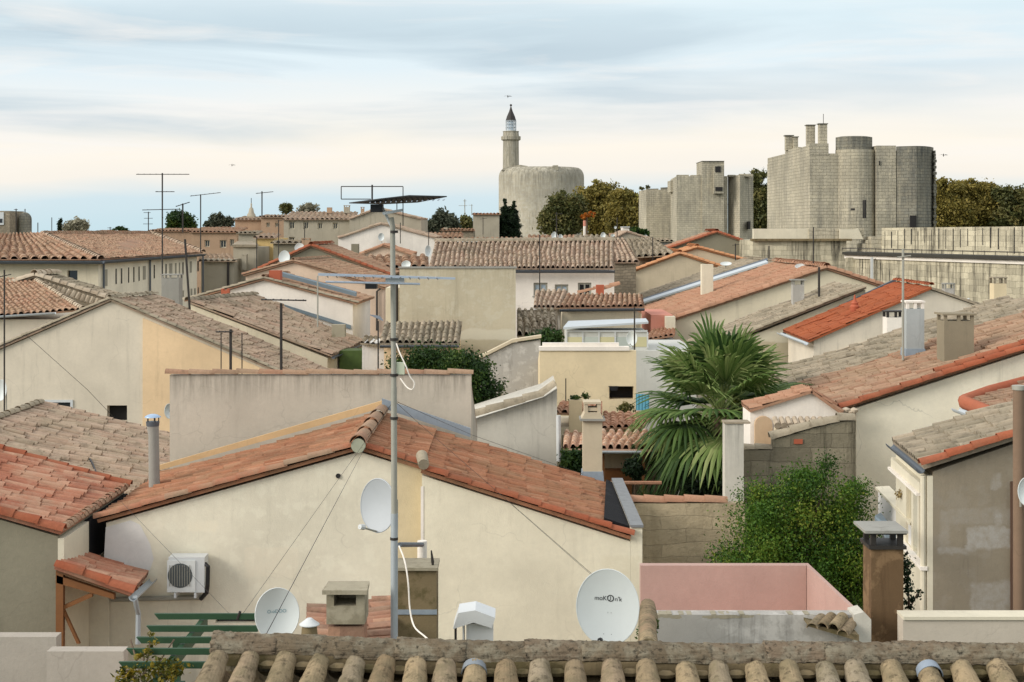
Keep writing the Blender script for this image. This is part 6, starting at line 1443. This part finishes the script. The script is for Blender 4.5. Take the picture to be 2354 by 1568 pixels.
# skyline antennas
AN = [('tall three-tier aerial mast above the long cream roof', 373, 398, 690, 71, [(401, 60, 62, 9, .5, 0), (441, 16, 28, 4, .5, 0), (482, 46, 40, 3, .5, 1)], .035, 0),
      ('tall mast with a long level aerial right of the three-tier mast', 461, 447, 580, 75, [(447, 24, 46, 7, .5, 4)], .03, 0),
      ('mast with a rising aerial in front of the round green tree', 420, 468, 535, 95, [(470, 16, 16, 6, .5, 5)], .05, 0),
      ('lone mast with a short aerial in the open left sky', 602, 440, 498, 140, [(443, 14, 26, 4, .8, 2)], .06, 0),
      ('thin double-cross aerial left of the three-tier mast', 341, 487, 535, 150, [(489, 11, 5, 0, .5, 0), (502, 10, 10, 0, .5, 0), (515, 12, 10, 0, .5, 0)], .05, 0),
      ('faint cluster aerial above the far central trees', 1068, 458, 490, 180, [(462, 4, 4, 2, .5, 0), (473, 14, 6, 2, .5, 0)], .05, 0),
      ('tiny aerial right of the faint cluster aerial', 1084, 470, 495, 182, [(472, 7, 3, 0, .5, 0)], .04, 0),
      ('slim aerial before the round tower and twin cypresses', 1199, 540, 560, 110, [], .03, 0),
      ('aerial mast at the left of the bushy trees by the tower', 1279, 488, 550, 112, [(492, 4, 14, 3, .5, 0), (505, 12, 6, 0, .5, 0)], .04, 0),
      ('thin dark mast standing before the ribbed tile roof', 1240, 540, 672, 78, [], .03, 0),
      ('short mast before the brown trees', 1418, 500, 545, 118, [], .04, 0),
      ('pole in front of the left edge of the large tower', 1892 - 125, 565, 640, 92, [], .04, 0),
      ('slim mast before the low rampart wall', 1869, 522, 640, 72, [], .03, 0),
      ('thin pole on the windowed skyline house', 872 + 40, 466, 505, 158, [(468, 20, 4, 0, .5, 0)], .05, 0),
      ('short thin aerial between the pale tree and the green bush', 253+87-88+1, 522, 540, 200, [(524, 6, 4, 0, .5, 0)], .06, 0),
      ('plain thin pole at the far left over the sea haze', 119, 500, 540, 190, [], .05, 0),
      ('slim pole at the very left behind the towers', 87, 512, 540, 190, [], .06, 0)]
for lb, x, yt, yb, d, ar, r_, ln in AN: antenna(lb, x, yt, yb, d, ar, P_dark if 'faint' not in lb else P_grey, r_, ln)

# ================================================================== trees of the skyline
TR = [('pale silvery round tree on the left skyline', 143, 208, 500, 540, 235, L_pale, 5000, .22, 2, 51, 'tree'),
      ('tiny dark cypress beside the pale silvery tree', 133, 143, 502, 540, 236, L_dark, 900, .16, 1, 52, 'tree'),
      ('low green bush on the left skyline', 254, 301, 521, 538, 230, L_green, 1600, .2, 2, 53, 'bush'),
      ('round dark green tree behind the left aerials', 374, 458, 479, 538, 215, L_green, 8000, .24, 3, 54, 'tree'),
      ('thin straggly tree cluster right of the round green tree', 466, 542, 489, 530, 225, L_far, 5000, .22, 4, 55, 'tree'),
      ('sparse bare tree above the left skyline roof', 640, 672, 464, 492, 190, L_olive, 700, .2, 2, 56, 'tree'),
      ('pale feathery tree above the windowed skyline house', 676, 738, 466, 490, 192, L_pale, 1300, .18, 3, 57, 'tree'),
      ('green tree mass left of the square stone house', 968, 1060, 484, 545, 240, L_far, 9000, .3, 4, 58, 'tree'),
      ('thin olive tree behind the faint cluster aerial', 1055, 1090, 484, 535, 250, L_olive, 1800, .3, 2, 59, 'tree'),
      ('wide olive-brown tree hiding the foot of the round tower', 1240, 1345, 442, 550, 300, L_olive, 14000, .42, 4, 60, 'tree'),
      ('tall dark brown tree right of the round tower', 1320, 1425, 418, 550, 320, L_brown, 15000, .42, 4, 61, 'tree'),
      ('dense brown-green tree left of the small stone tower', 1395, 1475, 430, 550, 310, L_brown, 12000, .42, 3, 62, 'tree'),
      ('low green bush at the foot of the small stone tower', 1420, 1498, 520, 550, 220, L_green, 3500, .3, 4, 63, 'bush'),
      ('yellow-green tree peeking over the middle tower', 1675, 1765, 388, 540, 275, L_olive, 14000, .4, 3, 64, 'tree'),
      ('golden brown tree right behind the large tower', 2125, 2215, 402, 535, 190, L_brown, 16000, .26, 3, 65, 'tree'),
      ('wide rusty green tree behind the upper rampart', 2200, 2300, 412, 535, 192, L_brown, 18000, .26, 3, 66, 'tree'),
      ('dark green thinning tree at the right picture edge', 2285, 2400, 420, 535, 190, L_olive, 13000, .26, 3, 67, 'tree'),
      ('low far hedge behind the left edge towers', -40, 40, 522, 540, 200, L_dark, 2000, .25, 4, 68, 'hedge')]
BLB = {60: [(1265, 500, 25, 28), (1290, 482, 30, 38), (1318, 490, 28, 44), (1290, 520, 45, 30)],
       61: [(1345, 470, 28, 45), (1375, 450, 32, 32), (1400, 462, 30, 38), (1385, 500, 55, 45)],
       62: [(1425, 460, 26, 30), (1448, 468, 26, 32), (1435, 505, 40, 45)],
       64: [(1712, 450, 22, 45), (1738, 430, 26, 42), (1740, 480, 30, 55), (1700, 420, 12, 16)],
       65: [(2160, 440, 28, 32), (2190, 452, 30, 34), (2165, 490, 45, 42), (2200, 495, 40, 36)],
       66: [(2225, 445, 30, 30), (2262, 450, 32, 32), (2245, 490, 50, 40), (2285, 490, 36, 36)],
       67: [(2310, 458, 30, 30), (2345, 470, 34, 38), (2320, 500, 40, 30), (2372, 480, 30, 40)]}
for lb, x0, x1, yt, yb, d, m_, n, lf_, nb, sd_, ct in TR: tree(ct if ct != 'tree' else 'broadleaf_tree', lb, x0, x1, yt, yb, d, m_, BARK, int(n * (1.5 if sd_ in BLB else 1)), lf_ * (.72 if sd_ in BLB else .85), nb, sd_, ct, clumps=int(80 + n / 70), spread=.17, trunk=.35, bl=BLB.get(sd_), shell=.4)
for x, yt, lb in ((1159, 464, 'taller left dark cypress of the twin by the round tower'), (1180, 470, 'right dark cypress of the twin by the round tower')):
    d = 205; t_ = thing('cypress_tree', lb, 'cypress', P(x, 545, d).xy.to_3d()); a, b = P(x, 548, d), P(x, yt, d)
    bl = [(a.x, d, a.z + (b.z - a.z) * q, 1.1 * w_, 1.1 * w_, .9) for q, w_ in ((.1, 1), (.25, .98), (.4, .88), (.52, .76), (.64, .62), (.75, .46), (.84, .32), (.92, .2), (.99, .1))]
    MB().tube([V((a.x, d, 0)), V((a.x, d, b.z - .5))], [.2, .05], 6).build('trunk', BARK, t_); leaves('crown', bl, 14000, .12, L_dark, t_, 70 + x, 200, .2, shell=.2)
rt = thing('autumn_tree', 'small orange autumn tree with a pale post below the brown trees', 'tree', P(1350, 545, 180).xy.to_3d())
c = P(1348, 497, 180); MB().tube([V((c.x, 180, 0)), c], .12, 5).build('trunk', BARK, rt); leaves('crown', [(*P(1343, 496, 180), .5, .5, .4), (*P(1361, 494, 180), .5, .5, .4)], 500, .12, leafmat('leaf_orange', [(170, 90, 30), (214, 130, 40)]), rt, 5, 20)
rt = thing('pale_post', 'pink topped pale post below the orange tree', 'post', P(1343, 548, 170)); MB().tube([P(1343, 548, 170), P(1343, 520, 170)], .14, 6).build('shaft', M['white'], rt); MB().tube([P(1343, 520, 170), P(1343, 507, 170)], .15, 6).build('top', M['salmon'], rt)

# ================================================================== round tower with lantern
D_ = 390.0; s_ = D_ / F
rt = thing('round_tower', 'huge round stone tower with rounded shoulder and a lantern turret', 'tower', P(1244, 545, D_).xy.to_3d())
c = V((P(1244, 0, D_).x, D_, 0)); zt = P(0, 386, D_).z; r = 98 * s_
prof = [(r * 1.03, 0), (r, zt * .5), (r, zt - 2.6)] + [(r - 1.9 * (1 - math.cos(t)), zt - 2.6 + 2.6 * math.sin(t)) for t in (.25, .5, .75, 1.0, 1.3, 1.57)]
w = MB().lathe(c, prof, 96).build('wall', M['tower'], rt, smooth=True)
for x0, x1, y0, y1 in ((1262, 1269, 386, 392), (1270, 1283, 380, 392)):
    a, b = P(x0, y1, D_ - r + 2), P(x1, y0, D_ - r + 2); MB().box((a.x, a.y - 1, a.z), (b.x, a.y + 1.5, b.z)).build('parapet', M['castle'], rt, jitter=.2)
tc = V((P(1174, 0, D_).x, D_ - 2, 0)); R_ = 18.5 * s_
def zz(y): return P(0, y, D_ - 2).z
tu = MB().lathe(tc, [(R_ * 1.05, zz(420)), (R_, zz(385)), (R_ * .97, zz(324)), (R_ * 1.2, zz(322)), (R_ * 1.22, zz(314)), (R_ * 1.0, zz(313.5)), (R_ * .95, zz(304)), (R_ * 1.0, zz(303.5)), (R_ * 1.0, zz(302))], 32).build('turret', M['tower'], rt, smooth=True)
MB().lathe(tc, [(R_ * .62, zz(303)), (R_ * .62, zz(299))], 20).build('lantern_base', P_gwhite, tu)
m = MB()
for i in range(12):
    an = 2 * math.pi * i / 12; q = V((math.cos(an), math.sin(an), 0)) * R_ * .62; m.tube([tc + q + V((0, 0, zz(300))), tc + q + V((0, 0, zz(278)))], .09, 5)
for z_ in (zz(293), zz(285), zz(278)):
    m.tube([tc + V((math.cos(t * math.pi / 8), math.sin(t * math.pi / 8), 0)) * R_ * .63 + V((0, 0, z_)) for t in range(17)], .08, 5)
m.build('lantern_frame', P_gwhite, tu)
MB().lathe(tc, [(R_ * .45, zz(300)), (R_ * .45, zz(279))], 16).build('lantern_glass', glassmat('lantern_glass', (180, 194, 204), .1), tu, smooth=True)
MB().lathe(tc, [(R_ * .66, zz(278)), (R_ * .5, zz(268)), (R_ * .22, zz(256)), (R_ * .08, zz(247)), (R_ * .06, zz(245))], 12).build('spire', P_dark, tu)
MB().lathe(tc + V((0, 0, zz(245))), [(.05, 0), (.3, .2), (.3, .45), (.05, .65)], 10).build('finial_ball', P_dark, tu, smooth=True); MB().tube([tc + V((0, 0, zz(245))), tc + V((0, 0, zz(240)))], .05, 4).build('finial', P_dark, tu)
MB().prism([P(1152, 392, D_ - 5), P(1196, 392, D_ - 5), P(1213, 382, D_ - 5), P(1195, 379, D_ - 5), P(1158, 386, D_ - 5)], (0, 6, 0)).build('turret_foot', M['tower'], rt)

# ================================================================== middle tower
d = 240.0; rt = thing('stone_tower', 'middle square stone tower with a raised turret and hanging box, left of the largest', 'tower', P(1640, 560, 245).xy.to_3d())
def bx(name, x0, x1, yt, d0_, d1, mat, yb=None, j=0): 
    return MB().box((P(x0, 0, d0_).x, d0_, P(0, yb, d0_).z if yb else 0), (P(x1, 0, d0_).x, d1, P(0, yt, d0_).z)).build(name, mat, rt, jitter=j)
def pr(name, pts, y0, y1, mat, n='wall'):
    """vertical prism on a ground outline given as (x, depth)"""
    z0 = 0 if y1 is None else P(0, y1, pts[0][1]).z; z1 = P(0, y0, pts[0][1]).z
    q = [V((P(x, 0, dd_).x, dd_, z0)) for x, dd_ in pts]; return MB().prism(q, (0, 0, z1 - z0)).build(name, mat, rt)
pr('wall', [(1555, 240), (1672, 240), (1672, 254), (1541, 256)], 405, None, M['castle'])
pr('wall', [(1672.5, 242), (1700, 239), (1731, 243), (1731, 256), (1673, 256)], 404, None, M['castle'])
for x0, x1, yt in ((1556, 1583, 402), (1588, 1610, 402.5), (1674, 1690, 402), (1700, 1731, 400)): bx('merlon', x0, x1, yt, 240.2, 241.5, M['castle'], 406)
bx('turret', 1613.6, 1664, 371, 239.6, 247, M['castle']); bx('turret_slab', 1613, 1664.6, 370, 239.4, 247.2, M['castledark'], 371)
bx('hanging_box', 1641, 1663, 380, 238.6, 239.55, M['castle'], 445)
bx('window', 1643.5, 1656, 382.5, 238.5, 238.595, G_black, 396); bx('window', 1644, 1660, 430, 238.5, 238.595, G_black, 439); bx('slit', 1629.5, 1631.5, 467, 239.9, 239.99, G_black, 487); bx('slit', 1720.5, 1724.5, 509, 239.5, 242, G_black, 527); bx('corbel', 1541, 1549, 415, 250, 255, M['castle'], 442)
rt = thing('stone_tower', 'lower ruined stone tower piece with plants on top at the left of the middle tower', 'tower', P(1504, 545, 262).xy.to_3d())
pr('wall', [(1485, 258), (1541, 258), (1541, 268), (1468, 268)], 436, None, M['castle']); bx('parapet', 1487, 1513, 434, 258.2, 260, M['castledark'], 437, .1); bx('parapet', 1520, 1538, 431, 258.2, 260, M['castledark'], 437, .15)
ivy('wall_plant', 'tiny dry plants on top of the lower ruined tower', [(1475, 433, 262, 5, 3), (1489, 430, 262, 4, 5)], L_olive, 160, .2, 71)

# ================================================================== large gate tower
rt = thing('gate_tower', 'largest fortified stone gatehouse with chimneys, on the right', 'tower', P(1960, 530, 158).xy.to_3d())
MC, MD = M['castle'], M['castledark']
far = 172
lx = P(1861, 0, 150); a = P(1763, 0, far)
# left face recedes from the near corner
LF = MB().prism([V((lx.x, 150, 0)), V((lx.x, 150, P(0, 345, 150).z)), V((a.x, far, P(0, 345, 150).z)), V((a.x, far, 0))], (3, 4, 0))
MB().prism([V((lx.x, 150, 0)), V((P(2036, 0, 150).x, 150, 0)), V((P(2036, 0, 150).x, 168, 0)), V((a.x, far, 0))], (0, 0, P(0, 356, 150).z)).build('wall', MC, rt)
# parapets of the left face: stepped
def lpt(x):  # point on the left face for a sight line
    k = (x - CX) / F; t = (k * 150 - lx.x) / ((a.x - lx.x) - k * (far - 150)); return V((lx.x + (a.x - lx.x) * t, 150 + (far - 150) * t, 0))
def lpar(x0, x1, yt, yb=360, out=0):
    p, q = lpt(x0), lpt(x1); z1 = P(0, yt, q.y).z; z0 = P(0, 356, 150).z - .002; MB().prism([p + V((0, .05, z0)), q + V((0, .05, z0)), q + V((0, .05, z1)), p + V((0, .05, z1))], (.8, .8, 0)).build('parapet', MC, rt)
lpar(1764, 1804, 354); lpar(1804, 1835, 338); lpar(1835, 1860.5, 334)
bx('parapet', 1861, 1904, 330, 150, 152, MC, 357)
bx('parapet', 1904, 1925, 353, 150.1, 152, MC, 357, .0)
cc = V((P(1968, 0, 150).x, 150.6, 0)); rr_ = px(45, 150)
MB().lathe(cc, [(rr_ * 1.02, 0), (rr_, P(0, 342, 148).z)], 24, sy=.8).build('half_round_turret', MC, rt)
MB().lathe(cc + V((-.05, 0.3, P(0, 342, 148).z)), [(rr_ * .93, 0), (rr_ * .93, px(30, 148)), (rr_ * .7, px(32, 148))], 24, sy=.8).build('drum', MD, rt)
bx('pier', 2014, 2059, 335, 149.2, 153, MC)
cc = V((P(2106, 0, 150).x, 151.5, 0)); rr_ = px(39, 150)
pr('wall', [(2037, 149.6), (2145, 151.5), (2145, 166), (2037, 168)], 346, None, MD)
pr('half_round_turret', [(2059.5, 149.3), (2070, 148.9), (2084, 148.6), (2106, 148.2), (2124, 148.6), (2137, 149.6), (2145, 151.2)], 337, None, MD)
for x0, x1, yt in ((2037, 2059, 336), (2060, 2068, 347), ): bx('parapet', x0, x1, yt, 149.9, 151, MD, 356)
for x0, x1, y0, yb, dd_ in ((1806, 1823, 312, 345, 160.5), (1824, 1834, 315, 345, 160), (1855, 1873, 288, 332, 152.5), (1883, 1901, 285, 332, 151)):
    bx('chimney', x0, x1, y0, dd_, dd_ + .8, MC, yb); bx('chimney_lid', x0 - 2, x1 + 2, y0 - 1.5, dd_ - .1, dd_ + .9, MD, y0 + .5)
MB().tube([P(1892, 286, 151.4), P(1892, 262, 151.4)], .03, 4).build('rod', P_dark, rt)
bx('door', 2092, 2106, 495.5, 147.9, 148.195, G_black, 530); bx('slit', 1988, 1990.5, 460, 146.9, 148, G_black, 502); bx('slit', 1961.5, 1964.5, 479, 146.8, 148, G_black, 484)
bx('slit', 2020, 2022, 370, 149.1, 149.19, G_black, 380)
m = MB()
for i in range(26):
    y = 350 + i * 7; c = P(2145, y, 150.6); m.cbox(c, (rg.uniform(.1, .35), 1.2, .28))
m.build('ragged_edge', MD, rt)

# ================================================================== ramparts
rt = thing('rampart_wall', 'pale lower rampart bastion with a plain cream parapet below the largest tower', 'wall', P(1850, 620, 120).xy.to_3d())
bx('wall', 1730, 1945, 552, 118, 128, M['rampart']); bx('parapet', 1732, 1858, 526, 118.3, 119, M['cream'], 551); bx('parapet', 1858.5, 1985, 525, 118.2, 119, M['castle'], 551)
bx('cornice', 1729, 1958, 549, 117.7, 118.9, P_moss, 554)
MB().prism([P(1965, 527, 117.9), P(1972, 525, 117.9), P(1984, 550, 117.9), P(1930, 550, 117.9), P(1930, 527, 117.9)], (0, .25, 0)).build('curved_buttress', M['cream'], rt)
for i, x in enumerate((2000, 2008, 2016)): bx('step', x - 14, x + 10, 560 - i * 8, 117.5 - i * .2, 120, MC)
rt = thing('rampart_wall', 'long upper rampart with tall dark arrow slits running to the right edge', 'wall', P(2200, 580, 112).xy.to_3d())
a, b = P(2026, 524, 117), P(2560, 518, 96); b.z = a.z + .12
w = MB().prism([a, b, V((b.x, b.y, 0)), V((a.x, a.y, 0))], (.5, .9, 0)).build('wall', M['rampart'], rt)
n = 30
for i in range(n):
    q = a.lerp(b, (i + .5) / n); u_ = (b - a); u_.z = 0; u_.normalize(); o = V((u_.y, -u_.x, 0)); h0 = rg.uniform(1.0, 1.9); t0 = rg.uniform(.0, .3); wd_ = rg.choice((.045, .06, .09))
    g = q + o * .012; MB().prism([g + V((0, 0, -t0)), g + u_ * wd_ + V((0, 0, -t0)), g + u_ * wd_ + V((0, 0, -h0)), g + V((0, 0, -h0))], o * .015).build('arrow_slit', G_black, rt)
rt = thing('rampart_wall', 'streaked cream inner rampart wall topped by a dark walkway at the right', 'wall', P(2200, 700, 100).xy.to_3d())
a, b = P(1942, 586, 112), P(2560, 610, 84); b.z = a.z
w = MB().prism([a, b, V((b.x, b.y, 0)), V((a.x, a.y, 0))], (1.2, 3.2, 0)).build('wall', M['rampart'], rt)
MB().prism([a + V((-.3, -.35, .02)), b + V((-.3, -.35, .02)), b + V((-.3, -.35, .22)), a + V((-.3, -.35, .22))], (1.3, 4, 0)).build('walkway', plaster('walkway', (62, 60, 54), .8, (24, 22, 20)), rt)
MB().prism([a + V((-.1, -.15, -.25)), b + V((-.1, -.15, -.25)), b + V((-.1, -.15, .0)), a + V((-.1, -.15, .0))], (.4, .2, 0)).build('corbel_band', M['white'], rt)
m = MB().tube([a + V((-.3, -.3, .5)), b + V((-.3, -.3, .5))], .03, 5)
for i in range(26): q = a.lerp(b, i / 25) + V((-.3, -.3, .2)); m.tube([q, q + V((0, 0, .35))], .02, 4)
m.build('railing', P_dark, rt)
MB().box((P(1998, 0, 108).x, 107.5, 0), (P(2003, 0, 108).x, 107.7, a.z - .1)).build('downpipe', P_white, rt)
MB().box((P(1944, 0, 111).x, 110.6, 0), (P(2004, 0, 111).x, 111, P(0, 592, 111).z)).build('buttress', M['rampart'], rt)
chimney('yellowish chimney standing before the streaked rampart wall', 2284, 2313, 652, 740, 66, M['yellow'], 'slab', .6, MR['grey'], 12, 2)
chimney('small blackened chimney on the far slope of the rust-roofed gable', 2171, 2194, 664, 700, 58, M['greywall'], 'slab', .4, M['cementgrey'], 10, 1)

# gulls
for x, y, d, lb in ((1167, 222, 120, 'small bird gliding above the lantern turret'), (533, 380, 140, 'small bird in the open sky left of the mast'), (2168, 357, 110, 'small bird right of the largest tower')):
    c = P(x, y, d); rt = thing('bird', lb, 'bird', c); k = 1
    MB().lathe(c, [(.005, -.12), (.03, -.06), (.045, 0), (.035, .05), (.015, .12)], 8).build('body', P_dark, rt, smooth=True)
    for s in (-1, 1): MB().prism([c + V((s * .02, -.05, 0)), c + V((s * .16, -.03, .05)), c + V((s * .34, .0, .0)), c + V((s * .16, .05, .045)), c + V((s * .02, .06, 0))], (0, 0, .008)).build('wing', P_dark, rt)

# small things on the far roofs
for i, (x0, x1, yt, yb, d, lb) in enumerate(((751, 762, 473, 490, 164, 'small square chimney on the windowed skyline roof, left of three'), (790, 803, 472, 490, 164, 'wider chimney block on the windowed skyline roof, middle of three'), (829, 836, 476, 490, 164, 'narrow chimney on the windowed skyline roof, right of three'),
        (462, 470, 518, 534, 192, 'small chimney on the long red brick row'), (693, 712, 548, 575, 112, 'brown brick chimney stack behind the red-edged gable'), (1100, 1110, 540, 560, 134, 'small chimney on the red-brown roof near the cypresses'), (1400, 1411, 532, 552, 124, 'squat chimney on the mossy roof below the brown trees'),
        (556, 566, 585, 620, 121, 'pale chimney on the narrow stone house at the left'), (1345, 1356, 540, 556, 126, 'small chimney beside the pale post'), (1020, 1028, 519, 533, 192, 'tiny chimney on the low wall house'))):
    chimney(lb, x0, x1, yt + 4, yb, d, M['farstone'] if i % 2 else M['farbrick'], 'slab' if i % 3 else None, .6, None, 3, 1)
for i, (x, yt, yb, d, lb) in enumerate(((700, 520, 560, 118, 'thin aerial pole behind the upper white dish'), (985, 530, 590, 128, 'thin pole at the right end of the white gable'), (920, 512, 560, 129, 'thin pole right of the mast in front of the white gable'), (1110, 500, 545, 150, 'slim aerial above the red-brown roof'), (1500, 545, 600, 98, 'slim pole beside the orange verged gable'), (640, 505, 600, 118, 'slim pole in front of the tall stained brick house'), (590, 545, 640, 88, 'dark pole at the left end of the red-edged gable'), (1690, 560, 640, 96, 'slim pole on the brown-grey gable'))):
    antenna(lb, x, yt, yb, d, [(yt + 3, 7, 9, 3, .5, 1)] if i % 2 else [], P_dark, .035)
